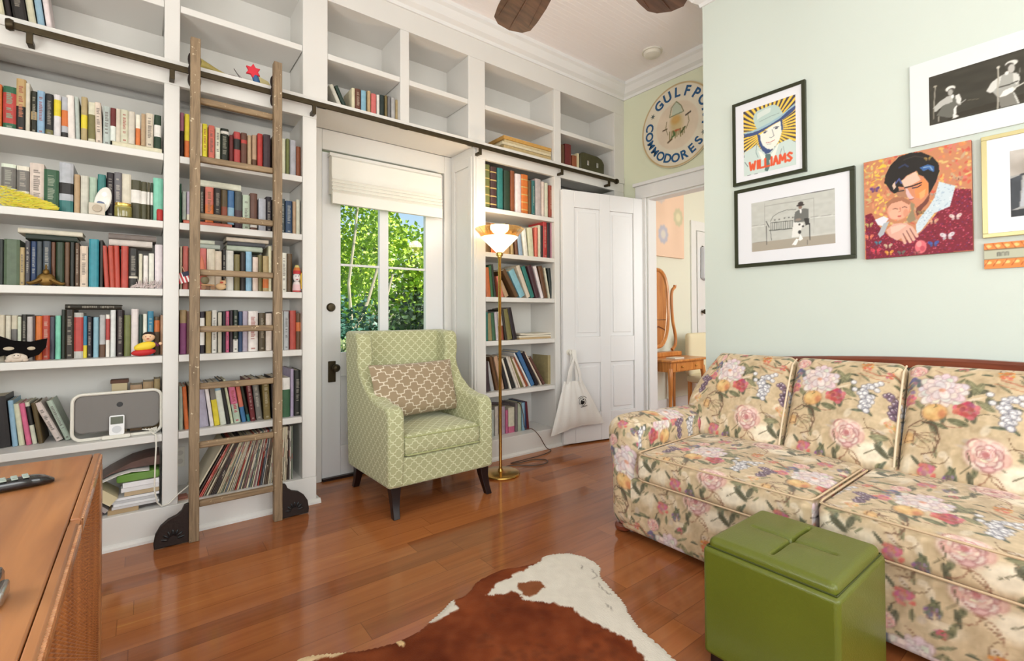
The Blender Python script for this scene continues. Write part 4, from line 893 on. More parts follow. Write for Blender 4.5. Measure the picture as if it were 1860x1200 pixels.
# bottom shelf, left column: papers, a bag, a green folder
zb = .157
def slab(name, x0, x1, y0, y1, z0, z1, c, label, cat, tilt=0, wav=0, T=None, group=None):
    n = 12; top = []; bot = []
    for i in range(n+1):
        a = i/n; x = x0+(x1-x0)*a; dz = tilt*(1-a)+wav*math.sin(math.pi*a); top.append((x, z1+dz)); bot.append((x, z0+dz))
    mb = MB().prism(bot+top[::-1], 'y', y0, y1, c)
    if T: mbT(mb, T)
    return obj1(name, mb, ATTR, label, cat, group)
slab('folder', -.13, -.012, 3.03, 3.26, zb+.001, zb+.022, (176, 150, 112), 'tan folder at the very bottom of the paper pile, left column', 'folder')
slab('folder', -.011, .066, 3.06, 3.26, zb+.001, zb+.012, (90, 84, 80), 'dark grey folder beside the tan folder on the bottom shelf, left column', 'folder')
for i in range(4):
    c = [(206, 204, 204), (232, 232, 232), (196, 196, 198), (236, 236, 236)][i]
    slab('paper_stack', -.115+.006*(i % 2), .070-.006*(i % 3), 3.025+.004*i, 3.26, zb+.024+.0125*i, zb+.0355+.0125*i, c, ['grey', 'white', 'light grey', 'bright white'][i]+' sheaf of papers, %s from bottom of the pile, left column' % ordinal(i+1), 'papers', group='sheaves of papers on the bottom shelf')
slab('book', -.068, .07, 3.04, 3.22, zb+.076, zb+.096, (196, 174, 140), 'tan book lying flat under the white paper block, bottom shelf, left column', 'book')
slab('paper_block', -.08, .07, 3.035, 3.24, zb+.0975, zb+.118, (228, 226, 226), 'lower half of the thick white paper block under the green folder', 'papers')
slab('paper_block', -.074, .07, 3.035, 3.24, zb+.119, zb+.143, (238, 236, 238), 'upper half of the thick white paper block under the green folder', 'papers')
mb = MB().prism(rrect(-.098, .072, zb+.146, zb+.186, .012), 'y', 3.03, 3.25, (104, 146, 62)); obj1('green_case', mb, mat('green_vinyl', attr=True, rough=.35, coat=.3), 'glossy green case lying on the white paper block, bottom shelf', 'case', bevel=.006)
mb = MB().prism([(-.185, zb+.155), (-.14, zb+.170), (-.09, zb+.188), (-.04, zb+.196), (.03, zb+.19), (.03, zb+.1925), (-.04, zb+.1985), (-.09, zb+.1905), (-.14, zb+.1725), (-.185, zb+.1575)], 'y', 3.02, 3.2, (238, 236, 230)); obj1('paper_sheet', mb, ATTR, 'curled white sheet of paper lying over the green case', 'paper')
prof = [(-.165, .168), (-.13, .192), (-.09, .212), (-.04, .235), (.02, .247), (.072, .25), (.072, .203), (.03, .206), (-.05, .205), (-.12, .190), (-.165, .166)]
mb = MB().prism([(x, zb+z*1.0) for x, z in prof], 'y', 3.06, 3.26, (104, 78, 70)); obj1('leather_bag', mb, mat('brown_leather', attr=True, rough=.4, var=.4, vscale=14), 'flat brown leather bag slumped on top of the pile, bottom shelf, left column', 'bag', bevel=.01)
mb = MB().tube([(-.205, 3.05, zb+.165), (-.18, 3.05, zb+.19), (-.155, 3.06, zb+.222)], .004, 6); obj1('pen', mb, BLACKP, 'black pen sticking out left of the brown bag', 'pen', smooth=True)
TB = Tr(-.155, 3.03, zb+.105) @ Ry(.72)
mb = MB().box(-.065, .065, 0, .17, -.022, .022, (214, 202, 164), T=TB); mb.box(-.066, .066, -.001, .172, -.024, -.0215, (232, 222, 190), T=TB); obj1('book', mb, ATTR, 'thick cream book leaning steeply beside the papers, bottom shelf, left column', 'book')
TB = Tr(-.175, 3.04, zb+.060) @ Ry(.80)
mb = MB().box(-.06, .06, 0, .17, -.009, .009, (170, 160, 156), T=TB); obj1('book', mb, ATTR, 'thin grey book under the steeply leaning cream book, bottom shelf', 'book')
TB = Tr(-.185, 3.05, zb+.040) @ Ry(.85)
mb = MB().box(-.04, .05, 0, .16, -.010, .010, (70, 50, 62), T=TB); obj1('book', mb, ATTR, 'dark purple book lowest of the leaning books, bottom shelf, left column', 'book')
# more papers hiding further left are not seen; socket on the back of the next bay
t = thing('wall_socket', (.172, 3.326, .32), 'white double power socket in the bottom bay behind the ladder', 'socket')
build('plate', MB().box(.150, .194, 3.322, 3.328, .262, .375), WHITEP, t, bevel=.002)
for z in (.295, .342): build('outlet', MB().lathe([(0, 0), (.014, 0), (.015, .002), (0, .003)], (.172, 3.322, z), 16, T=TY), mat('socket_face', (206, 200, 190), .4), t)
mb = MB().box(.15, .21, 3.04, 3.12, .158, .163, (190, 150, 130)); mb.box(.152, .19, 3.05, 3.10, .163, .176, (150, 96, 80)); obj1('card_box', mb, ATTR, 'small pinkish card box beside the ladder foot on the bottom shelf', 'box', bevel=.002)

# behind-ladder column ornaments on the third shelf
fl = thing('flag', (.155, 3.02, z3), 'small striped flag on a stick at the left end, third shelf behind ladder', 'flag')
TF = Tr(.160, 3.016, z3+.085) @ Ry(.75)
mb = MB()
for k in range(7): mb.box(-.002+0, .052, 0, .0015, -.028+.008*k, -.020+.008*k, (196, 60, 66) if k % 2 == 0 else (240, 234, 232))
mb.box(-.003, .020, -.001, .0025, .000, .029, (36, 40, 66)); mbT(mb, TF @ Ry(0.5)); build('cloth', mb, ATTR, fl)
build('stick', MB().tube([(.158, 3.02, z3+.125), (.212, 3.02, z3+.002)], .0018, 6), mat('flag_stick', (190, 150, 120), .5), fl)
ty = thing('toy_cart', (.30, 3.02, z3), 'wooden toy cart with a red-orange figure, third shelf behind ladder', 'toy')
build('cart', MB().box(.245, .305, 3.006, 3.034, z3+.022, z3+.030, (196, 150, 104)).box(.262, .285, 3.01, 3.03, z3+.001, z3+.022, (120, 84, 56)), ATTR, ty, bevel=.002)
for x in (.255, .297): build('wheel', MB().lathe([(0, -.003), (.011, -.003), (.011, .003), (0, .003)], (x, 3.008, z3+.0125), 14, T=TY, col=(150, 110, 76)), ATTR, ty)
build('body', MB().ball((.262, 3.02, z3+.052), (.020, .014, .022), 14, 9, (128, 120, 92)), ATTR, ty, smooth=True)
mb = MB().ball((.256, 3.018, z3+.088), (.030, .014, .018), 14, 9, (224, 106, 70)); mb.lathe([(.018, 0), (.010, .05), (0, .09)], (.248, 3.02, z3+.098), 12, (206, 120, 92)); build('hat', mb, ATTR, ty, smooth=True)
mb = MB().ball((.335, 3.02, z3+.020), (.026, .012, .018), 14, 9, (222, 186, 140)); mb.ball((.345, 3.018, z3+.042), (.016, .010, .013), 12, 8, (228, 190, 148)); mb.ball((.338, 3.007, z3+.042), (.008, .002, .005), 8, 5, (190, 70, 50))
mb.lathe([(.004, 0), (0, .02)], (.355, 3.018, z3+.048), 8, (222, 186, 140)); mb.lathe([(.004, 0), (0, .02)], (.335, 3.018, z3+.048), 8, (222, 186, 140)); mb.v = [(a, b, max(c, z3+.0005)) for a, b, c in mb.v]
obj1('animal_figurine', mb, ATTR, 'tan carved animal with red nose beside the toy cart, behind ladder', 'figurine', smooth=True)
ds = thing('doll_figurine', (.722, 3.02, z3), 'clown doll with white face and red hat, third shelf, ladder column', 'figurine')
build('body', MB().lathe([(0, .0005), (.022, .0005), (.024, .01), (.021, .045), (.015, .062)], (.722, 3.022, z3), 16, cols=[(40,36,36),(200,90,90),(236,200,204),(236,222,220)]), ATTR, ds, smooth=True)
mb = MB().ball((.722, 3.02, z3+.088), (.020, .014, .028), 16, 10, (240, 232, 232)); mb.ball((.715, 3.0065, z3+.095), .003, 8, 5, (60, 50, 90)); mb.ball((.728, 3.0065, z3+.095), .003, 8, 5, (60, 50, 90)); mb.ball((.7215, 3.006, z3+.075), (.006, .002, .003), 8, 5, (160, 40, 60)); build('head', mb, ATTR, ds, smooth=True)
build('hat', MB().lathe([(.022, 0), (.021, .02), (.015, .038), (.010, .052), (0, .055)], (.724, 3.022, z3+.108), 14, cols=[(190,50,56),(210,120,60),(206,190,120),(180,160,110)]), ATTR, ds, smooth=True)
mb = MB().prism([(.745, z3+.02), (.749, z3+.02), (.749, z3+.12), (.740, z3+.10)], 'y', 3.01, 3.03, (206, 170, 60)); build('sash', mb, ATTR, ds)

# on the overhead cabinet floor
zu = 2.4455
mb = MB().lathe([(0, 0), (.004, 0), (.012, .06), (.026, .13), (.04, .18), (.042, .182), (.036, .18), (.010, .06), (0, .05)], (0, 0, 0), 20); mbT(mb, Tr(.375, 3.05, zu+.012) @ Ry(-R90+.2)); mb.v = [(a, b, max(c, zu+.0003)) for a, b, c in mb.v]
obj1('horn', mb, mat('horn_yellow', (176, 160, 88), .35, var=.3, vscale=12), 'yellowish cone-shaped horn lying left above the rail', 'horn', smooth=True)
mb = MB().tube([(.37, 3.04, zu+.012), (.40, 3.03, zu+.010), (.425, 3.03, zu+.006)], [.008, .007, .004], 8, (90, 50, 50)); mb.tube([(.395, 3.03, zu+.055), (.43, 3.03, zu+.004)], .002, 6, (60, 50, 48)); mb.tube([(.415, 3.03, zu+.03), (.445, 3.03, zu+.003)], .002, 6, (150, 140, 140))
obj1('dried_stem', mb, ATTR, 'thin dark dried stems lying at the tip of the horn', 'stem', smooth=True)
rt = thing('parrot_figurine', (.51, 3.04, zu), 'red-crested blue bird figurine lying above the rail near the right ladder post', 'figurine')
star = []
for k in range(12): a = 2*math.pi*k/12; r = .042 if k % 2 else .024; star.append((.492+r*math.cos(a), zu+.075+r*math.sin(a)))
build('crest', MB().prism(star, 'y', 3.032, 3.05, (214, 44, 60)), ATTR, rt, bevel=.003)
mb = MB().ball((0, 0, 0), (.019, .015, .030), 14, 9, (52, 96, 142)); mbT(mb, Tr(.508, 3.042, zu+.032) @ Ry(-.35)); mb.v = [(a, b, max(c, zu+.0003)) for a, b, c in mb.v]; build('body', mb, ATTR, rt, smooth=True)
mb = MB().prism([(.518, zu+.052), (.57, zu+.035), (.59, zu+.001), (.55, zu+.001), (.53, zu+.008)], 'y', 3.03, 3.052, (180, 168, 120)); build('tail', mb, ATTR, rt, bevel=.004)
# flat pale boxes / albums and the leather case at the right
for i, (x0, x1, z0, z1, c, nm) in enumerate([(2.27, 2.79, 0, .022, (214,198,160), 'cream'), (2.28, 2.79, .023, .044, (196,172,124), 'tan'), (2.262, 2.788, .045, .066, (226,212,178), 'pale cream'), (2.285, 2.79, .067, .088, (210,190,146), 'beige'), (2.275, 2.79, .089, .118, (206,158,84), 'golden')]):
    mb = MB().box(x0, x1, 3.03+.004*(i % 2), 3.31, zu+z0, zu+z1, c)
    obj1('photo_album', mb, ATTRG, nm+' album lying flat, %s from bottom of the stack above the lamp column' % ordinal(i+1), 'album', 'albums stacked in the overhead cabinet', bevel=.003)
cs = thing('camera_case', (3.29, 3.06, zu), 'dark olive leather case with two clasps beside red books, overhead cabinet', 'case')
prof = [(3.15, zu), (3.47, zu), (3.475, zu+.11), (3.44, zu+.15), (3.38, zu+.168), (3.2, zu+.172), (3.155, zu+.155), (3.145, zu+.1)]
CL = mat('olive_leather', (66, 64, 38), .4, var=.3, vscale=20)
build('body', MB().prism(prof, 'y', 3.03, 3.17), CL, cs, bevel=.01)
build('handle', MB().tube([(3.22, 3.10, zu+.168), (3.24, 3.10, zu+.19), (3.33, 3.10, zu+.192), (3.36, 3.10, zu+.165)], .007, 8), CL, cs, smooth=True)
for x in (3.245, 3.37): build('clasp', MB().box(x-.012, x+.012, 3.022, 3.03, zu+.055, zu+.10), CHROME, cs, bevel=.003)
build('lens_cap', MB().box(3.118, 3.143, 3.04, 3.14, zu, zu+.15, (196, 186, 150)), ATTR, cs, bevel=.004)
# straps on the lowest books at the right
mb = MB().tube([(2.10, 3.095, .157+.245), (2.14, 3.09, .157+.268), (2.22, 3.095, .157+.262), (2.30, 3.10, .157+.25), (2.36, 3.09, .157+.235)], [.014, .013, .011, .010, .008], 8); mb.tube([(2.105, 3.09, .157+.235), (2.095, 3.085, .157+.205), (2.13, 3.085, .157+.20), (2.15, 3.088, .157+.245)], .010, 8)
obj1('strap', mb, mat('dark_webbing', (70, 62, 64), .7), 'dark rolled strap lying on top of the bottom shelf books beside the lamp', 'strap', smooth=True)

# ------------------------------------------------------------------ ceiling fan and smoke detector
fan = thing('ceiling_fan', (1.099, 1.04, 2.45), 'dark brown wooden ceiling fan hanging from the beadboard ceiling', 'ceiling fan')
HX, HY, HZ = 1.099, 1.04, 2.45
build('canopy', MB().lathe([(0, CEIL), (.07, CEIL), (.065, CEIL-.03), (.02, CEIL-.06), (0, CEIL-.06)], (HX, HY, 0), 24), BRONZE, fan, smooth=True)
build('downrod', MB().lathe([(0, HZ+.1), (.012, HZ+.1), (.012, CEIL-.05), (0, CEIL-.05)], (HX, HY, 0), 12), BRONZE, fan, smooth=True)
build('motor', MB().lathe([(0, HZ-.06), (.06, HZ-.06), (.10, HZ-.03), (.115, HZ+.01), (.10, HZ+.07), (.05, HZ+.11), (0, HZ+.11)], (HX, HY, 0), 28), BRONZE, fan, smooth=True)
BW = [(.13, .045), (.20, .062), (.34, .082), (.50, .094), (.60, .094), (.665, .088), (.70, .060), (.715, .0)]
for k in range(6):
    ang = math.radians(71.7-60*k)
    T = Tr(HX, HY, HZ-.02) @ Rz(ang) @ Rx(math.radians(9))
    half = [(r, w) for r, w in BW]; pl = half+[(r, -w) for r, w in half[::-1]][1:]
    mb = MB().prism(pl, 'z', -.005, .005, T=T); b_ = build('blade', mb, FANW, fan, bevel=.003)
    mb = MB().prism([(.16, .003), (.69, .003), (.69, -.003), (.16, -.003)], 'z', -.009, -.005, T=T); build('rib', mb, FANW, b_, bevel=.001)
    for s in (-1, 1):
        mb = MB().prism([(.22, s*.040), (.64, s*.070), (.64, s*.074), (.22, s*.044)], 'z', -.0075, -.005, T=T); build('rib', mb, FANW, b_)
    mb = MB().box(.08, .20, -.018, .018, .004, .012, T=T); build('blade_arm', mb, BRONZE, fan, bevel=.003)
sm = thing('smoke_detector', (3.40, 2.43, CEIL), 'round white smoke detector on the ceiling near the bookcase corner', 'smoke detector')
build('base', MB().lathe([(0, CEIL), (.085, CEIL), (.085, CEIL-.012), (0, CEIL-.012)], (3.40, 2.43, 0), 28), WHITEP, sm, smooth=True)
build('cover', MB().lathe([(.072, CEIL-.012), (.068, CEIL-.035), (.05, CEIL-.045), (.02, CEIL-.045), (.015, CEIL-.048), (0, CEIL-.048)], (3.40, 2.43, 0), 28), WHITEP, sm, smooth=True)

# ------------------------------------------------------------------ open white door, doorway, sign
d2 = bpy.data.objects.new('door_2', None); COL.objects.link(d2); d2.location = (3.70, 2.765, 0); struct(d2, 'open white panelled door resting against the bookcase')
hx, hy = 3.715, 2.765; fx, fy = 2.846, 2.955
L = math.hypot(hx-fx, hy-fy); ang = math.atan2(fy-hy, fx-hx)
T = Tr(hx, hy, 0) @ Rz(ang)             # local x runs from hinge to the free edge; local +y faces the room (check below)
def dbox(mb, a0, a1, d0, d1, z0, z1): mb.box(a0, a1, d0, d1, z0, z1, T=T)
mb = MB(); t0, t1 = -.036, 0.0          # thickness toward the bookcase
DT = 2.205
st = [(0, .12), (L/2-.055, L/2+.055), (L-.12, L)]
for a, b in st: dbox(mb, a, b, t0, t1, .012, DT)
pans = [(.12, L/2-.055), (L/2+.055, L-.12)]
for a, b in pans:
    for z0, z1 in ((.012, .26), (.70, .93), (2.06, DT)): dbox(mb, a, b, t0, t1, z0, z1)
    for z0, z1 in ((.26, .70), (.93, 2.06)):
        dbox(mb, a, b, t0+.012, t1-.012, z0, z1)
        dbox(mb, a+.035, b-.035, t0+.006, t1-.006, z0+.035, z1-.035)
build('door_leaf', mb, WHITE2, d2, bevel=.003)
for z in (.25, 1.15, 1.95):
    mb = MB(); mb.lathe([(0, z-.045), (.007, z-.045), (.007, z+.045), (0, z+.045)], (hx+.004, hy+.006, 0), 10); build('hinge', mb, TRIMW, d2, smooth=True)
mb = MB(); TK = T @ Tr(L-.055, 0, .80) @ Rx(-R90)
mb.lathe([(0, 0), (.026, 0), (.026, .004), (.010, .008), (.010, .03), (.024, .04), (.026, .052), (.014, .062), (0, .063)], (0, 0, 0), 18, T=TK)
build('knob', mb, WHITEP, d2, smooth=True)
# doorway casing on the end wall
mb = MB(); c0, c1 = 1.84, 2.74
mb.box(EX-.022, EX, c1, c1+.115, 0, 2.215); mb.box(EX-.022, EX, c0-.09, c0, 0, 2.215); mb.box(EX-.022, EX, c0-.09, c1+.115, 2.215, 2.335); mb.box(EX-.045, EX, c0-.09, c1+.13, 2.335, 2.365)
mb.box(EX-.03, EX-.022, c1+.02, c1+.035, 0, 2.215); mb.box(EX-.03, EX-.022, c1+.055, c1+.07, 0, 2.215)
mb.box(EX, EX+.12, c1-.018, c1, 0, 2.215); mb.box(EX, EX+.12, c0, c0+.018, 0, 2.215); mb.box(EX, EX+.12, c0+.018, c1-.018, 2.197, 2.215)
struct(build('trim_5', mb, TRIMW, bevel=.003), 'white casing of the doorway to the next room')

sg = thing('school_sign', (3.725, 2.40, 2.79), 'round cream sign reading Gulfport Commodores hung above the doorway', 'sign')
TS = Tr(3.724, 2.405, 2.79) @ Matrix(((0, 0, -1, 0), (-1, 0, 0, 0), (0, 1, 0, 0), (0, 0, 0, 1)))     # local x right, y up, z toward the room
SIGNM = mat('sign_board', attr=True, rough=.6, var=.1, vscale=9)
R_ = .368; cv = Cv(.76, .76, 260, (222, 214, 192)); cv.noise(7, 7, 3)
cv.ell(.38, .38, .368, .368, (186, 160, 110), soft=.02); cv.ell(.38, .38, .356, .356, (226, 218, 198), soft=.02); cv.ell(.38, .38, .215, .215, (222, 206, 184), soft=.06)
cx = .38
cv.ell(cx, .40, .085, .12, (196, 176, 120), al=.75, soft=.5); cv.ell(cx-.01, .43, .06, .05, (206, 160, 90), al=.8, soft=.5)
cv.poly([(cx-.05, .47), (cx-.04, .55), (cx, .585), (cx+.04, .54), (cx+.06, .47)], (190, 200, 180)); cv.line([(cx-.07, .47), (cx-.05, .55), (cx, .59), (cx+.045, .54), (cx+.07, .48), (cx-.07, .47)], .004, (120, 124, 90))
for a in range(9):
    x = cx-.07+.018*a; cv.line([(x, .27+.01*(a % 3)), (x+.006*(a % 2), .34)], .005, (110, 100, 50), .8)
cv.ell(cx, .335, .05, .012, (184, 80, 50), al=.8, soft=.6); cv.line([(cx-.14, .37), (cx-.10, .375)], .006, (80, 60, 40)); cv.line([(cx+.09, .44), (cx+.135, .455)], .007, (60, 50, 40))
cv.line([(cx-.09, .25), (cx-.05, .27)], .007, (80, 60, 30)); cv.line([(cx-.05, .285), (cx-.02, .30), (cx-.03, .33)], .008, (80, 110, 60)); cv.line([(cx+.04, .30), (cx+.08, .34)], .008, (80, 90, 50)); cv.line([(cx-.10, .44), (cx-.11, .38), (cx-.09, .32)], .003, (120, 110, 70)); cv.line([(cx+.11, .44), (cx+.12, .38), (cx+.09, .32)], .003, (120, 110, 70))
mb = MB(); nr, na = 70, 150
vs = [(0, 0, .012)]+[(R_*(i+1)/nr*math.cos(2*math.pi*k/na), R_*(i+1)/nr*math.sin(2*math.pi*k/na), .012) for i in range(nr) for k in range(na)]
fs = [(0, 1+k, 1+(k+1) % na) for k in range(na)]+[(1+i*na+k, 1+(i+1)*na+k, 1+(i+1)*na+(k+1) % na, 1+i*na+(k+1) % na) for i in range(nr-1) for k in range(na)]
b0 = len(vs); vs += [(R_*math.cos(2*math.pi*k/na), R_*math.sin(2*math.pi*k/na), 0) for k in range(na)]
fs += [(1+(nr-1)*na+k, b0+k, b0+(k+1) % na, 1+(nr-1)*na+(k+1) % na) for k in range(na)]
va = np.array(vs); cc = cv.sample(va[:, 0]+.38, va[:, 1]+.38)
mb.add([TS @ Vector(p) for p in vs], fs); build('board', mb, SIGNM, sg, vcol=cc)
BLUEL = mat('sign_blue_letters', (34, 84, 128), .5)
def arc_text(word, a0, a1, flip):
    n = len(word)
    for i, ch in enumerate(word):
        a = math.radians(a0+(a1-a0)*i/(n-1)); r = .287
        rot = a-R90 if not flip else a+R90
        size = .112 if not flip else (.088 if ch == 'M' else .104); T = TS @ Tr(r*math.cos(a), r*math.sin(a), .0135) @ Rz(rot) @ Tr(0, -size*.34, 0)
        mb = MB(); text_mesh(mb, ch, size, T @ Matrix.Diagonal((1.05, 1.05, 1, 1)), .001, bold=.028)
        mb2 = mb; build('letter', mb2, BLUEL, sg)
arc_text('GULFPORT', 128, -12, False); arc_text('COMMODORES', 168, 317, True)
for s_ in (148, -28):
    a = math.radians(s_); pts = []
    for k in range(12):
        b = 2*math.pi*k/12; r = .026 if k % 2 == 0 else .010; pts.append((.29*math.cos(a)+r*math.cos(b), .29*math.sin(a)+r*math.sin(b)))
    build('star', MB().prism(pts, 'z', .012, .0145, T=TS), mat('star_slate', (90, 100, 96), .5), sg)

# ------------------------------------------------------------------ tote bag
bag = thing('tote_bag', (2.96, 2.87, .15), 'white canvas tote bag hanging from the knob of the open white door', 'bag')
BAGM = mat('white_canvas', (232, 230, 224), .85, var=.05, vscale=9, bump=.4, bscale=30)
# bag sits just in front of the door plane
dvec = Vector((math.cos(ang), math.sin(ang), 0)); nrm = (T.to_3x3() @ Vector((0, 1, 0)))
ox = T @ Vector((L-.055, .034, 0)); right = -dvec
def BP(x, d, z): return tuple(ox+right*x+nrm*d+Vector((0, 0, z)))
nu, nv = 26, 22; mbv = []; fcs = []
mb = MB()
for side in (0, 1):
    b = len(mb.v)
    for j in range(nv+1):
        q = j/nv; zt = .60-.005*0; z = .155+(.56-.155)*q
        xl = -.21+.13*q; xr = .33-.23*q**1.1
        for i in range(nu+1):
            p = i/nu; x = xl+(xr-xl)*p
            th = .034*math.sin(math.pi*p)**.5*(1-.35*q)*(1-(1-q)**6)
            fold = .006*math.sin(p*17+q*3)*(q)+.004*math.sin(p*31)
            sag = -.02*math.cos(p*math.pi*2)*(1-q)*.6+.03*(1-q)*p-.03*(1-q)*(1-p)
            mb.v.append(BP(x, .012+(th+fold*.8 if side else -th*.1), z+sag))
    for j in range(nv):
        for i in range(nu): mb.face((b+j*(nu+1)+i, b+j*(nu+1)+i+1, b+(j+1)*(nu+1)+i+1, b+(j+1)*(nu+1)+i))
W_ = nu+1; o2 = (nv+1)*W_
for i in range(nu): mb.face((i, i+1, o2+i+1, o2+i)); 
for j in range(nv): mb.face((j*W_, (j+1)*W_, o2+(j+1)*W_, o2+j*W_)); mb.face((j*W_+nu, (j+1)*W_+nu, o2+(j+1)*W_+nu, o2+j*W_+nu))
build('bag_body', mb, BAGM, bag, smooth=True)
for xa, xb_, d in ((-.055, .0, .028), (.075, .02, .030), (-.02, -.01, .012), (.05, .03, .014)):
    pts = [BP(xa, d, .54), BP(xa*.75, d+.008, .64), BP(xb_*.8, d+.012, .75), BP(xb_*.4, d+.004, .826)]
    mb = MB(); w2 = .013
    for k in range(len(pts)-1):
        p, q = Vector(pts[k]), Vector(pts[k+1]); mb.add([p-right*w2, p+right*w2, q+right*w2, q-right*w2, p-right*w2+nrm*.004, p+right*w2+nrm*.004, q+right*w2+nrm*.004, q-right*w2+nrm*.004], [(0,1,2,3),(4,5,6,7),(0,1,5,4),(1,2,6,5),(2,3,7,6),(3,0,4,7)])
    build('handle', mb, BAGM, bag)
mb = MB(); TG = Matrix.Translation(Vector(BP(.075, .058, .385))) @ Matrix((( right.x, 0, nrm.x, 0), (right.y, 0, nrm.y, 0), (0, 1, 0, 0), (0, 0, 0, 1)))
circ = [(.036*math.cos(2*math.pi*k/24), .036*math.sin(2*math.pi*k/24)) for k in range(24)]
for k in range(24):
    if k in (3, 4, 15, 16): continue
    a, b = circ[k], circ[(k+1) % 24]; mb.add([TG @ Vector((a[0], a[1], 0)), TG @ Vector((b[0], b[1], 0)), TG @ Vector((b[0]*.88, b[1]*.88, 0)), TG @ Vector((a[0]*.88, a[1]*.88, 0))], [(0, 1, 2, 3)])
for poly in ([(-.018, -.02), (.002, -.026), (.022, -.012), (.020, .008), (.004, .004), (-.006, .016), (-.016, .008)], [(.002, .012), (.016, .014), (.014, .024), (.002, .024)]):
    mb.add([TG @ Vector((x, y, .0004)) for x, y in poly], [tuple(range(len(poly)))])
for k in range(11):
    a = math.radians(40+10*k); x, y = .050*math.cos(a), .046*math.sin(a); mb.add([TG @ Vector((x+dx, y+dy, 0)) for dx, dy in ((-.003, -.003), (.003, -.003), (.003, .003), (-.003, .003))], [(0, 1, 2, 3)])
for k in range(9):
    x = -.012+.007*k; y = -.046+.0012*k; mb.add([TG @ Vector((x+dx, y+dy, 0)) for dx, dy in ((-.0025, -.003), (.0025, -.003), (.0025, .004), (-.0025, .004))], [(0, 1, 2, 3)])
build('print', mb, BLACKP, bag)

# ------------------------------------------------------------------ brass floor lamp and its cord
fl_ = thing('floor_lamp', (2.0, 2.72, 0), 'brass floor lamp with a lit glass bowl shade beside the armchair', 'floor lamp')
lx, ly = 2.0, 2.72
build('base', MB().lathe([(0, 0), (.135, 0), (.138, .006), (.134, .014), (.125, .018), (.02, .024), (.016, .04), (0, .04)], (lx, ly, 0), 40), BRASS, fl_, smooth=True)
build('pole', MB().lathe([(0, .03), (.011, .03), (.011, 1.52), (.016, 1.53), (.016, 1.545), (0, 1.545)], (lx, ly, 0), 16), BRASS, fl_, smooth=True)
build('collar', MB().lathe([(0, 1.54), (.022, 1.54), (.026, 1.555), (.020, 1.575), (0, 1.575)], (lx, ly, 0), 20), BRASS, fl_, smooth=True)
GLW = mat('lit_frosted_glass', (255, 250, 236), .4, emit=(255, 238, 205), estr=2.2)
AMB = mat('amber_clear_glass', (240, 196, 120), .08, trans=.9, ior=1.2, alpha=.75)
build('lamp_shade', MB().lathe([(.020, 1.562), (.05, 1.592), (.132, 1.672), (.128, 1.672), (.05, 1.60), (.018, 1.57)], (lx, ly, 0), 16), GLW, fl_)
build('shade_rim', MB().lathe([(.132, 1.674), (.148, 1.700), (.178, 1.732), (.175, 1.734), (.144, 1.704), (.128, 1.676)], (lx, ly, 0), 16), AMB, fl_)
build('bulb', MB().ball((lx, ly, 1.655), (.03, .03, .04), 14, 9), mat('bulb_glow', (255, 240, 210), emit=(255, 226, 180), estr=12), fl_, smooth=True)
pl_ = lamp('lamp_light', 'POINT', (lx, ly, 1.76), (0, 0, 0), 9, (1.0, .84, .62), size=.06)
pts = [(2.10, 2.80, .012), (2.16, 2.82, .006), (2.22, 2.78, .006), (2.32, 2.70, .006), (2.42, 2.70, .006), (2.46, 2.76, .006), (2.38, 2.82, .006), (2.26, 2.83, .006), (2.2, 2.86, .006), (2.33, 2.86, .006), (2.52, 2.87, .006), (2.63, 2.90, .006), (2.67, 2.93, .006), (2.64, 2.955, .03), (2.58, 2.97, .13), (2.52, 2.985, .19), (2.47, 3.02, .20), (2.50, 3.08, .30), (2.48, 3.09, .38), (2.44, 3.08, .405)]
def smooth_path(pts, n=6):
    P = [Vector(p) for p in pts]; out = []
    for i in range(len(P)-1):
        p0, p1, p2, p3 = P[max(i-1, 0)], P[i], P[i+1], P[min(i+2, len(P)-1)]
        for k in range(n):
            t = k/n; out.append(.5*((2*p1)+(p2-p0)*t+(2*p0-5*p1+4*p2-p3)*t*t+(3*p1-p0-3*p2+p3)*t**3))
    out.append(P[-1]); return out
obj1('lamp_cord', MB().tube(smooth_path(pts), .0035, 8), mat('brown_cord', (84, 60, 44), .5), 'brown electric cord looping on the floor behind the lamp base', 'cord', smooth=True)

# ------------------------------------------------------------------ armchair
ch = thing('armchair', (1.41, 2.8, 0), 'pale green trellis-patterned wing armchair in front of the garden door', 'armchair')
AX0, AX1 = 1.062, 1.762
prof = [(2.475, .165), (2.470, .30), (2.475, .56), (2.49, .592), (2.53, .608), (2.62, .612), (2.74, .640), (2.84, .700), (2.90, .765), (2.925, .82), (2.915, .90), (2.93, .985), (2.96, 1.012), (3.15, 1.022), (3.165, 1.0), (3.13, .15)]
def chair_side(x0, x1, flare):
    mb = MB(); n = len(prof); xm = (x0+x1)/2
    vs = []
    for x in (x0, x1):
        for y, z in prof:
            f = flare*max(0, (z-.62)/.4)*(1 if y < 3.0 else .4); vs.append((x+f, y, z))
    mb.add(vs, [tuple(range(n))[::-1], tuple(range(n, 2*n))]+[(i, (i+1) % n, n+(i+1) % n, n+i) for i in range(n)])
    return mb
build('arm', chair_side(AX0, AX0+.098, -.012), CHAIRF, ch, bevel=.022, bseg=4, uv=True)
build('arm', chair_side(AX1-.098, AX1, .016), CHAIRF, ch, bevel=.022, bseg=4, uv=True)
mb = MB().box(AX0+.04, AX1-.04, 2.478, 3.12, .165, .325); build('seat_base', mb, CHAIRF, ch, bevel=.012, bseg=3, uv=True)
mb = MB().prism([(3.02, .30), (3.045, 1.0), (3.06, 1.018), (3.15, 1.02), (3.16, 1.0), (3.13, .165), (3.02, .165)], 'x', AX0+.05, AX1-.05); build('backrest', mb, CHAIRF, ch, bevel=.02, bseg=4, uv=True)
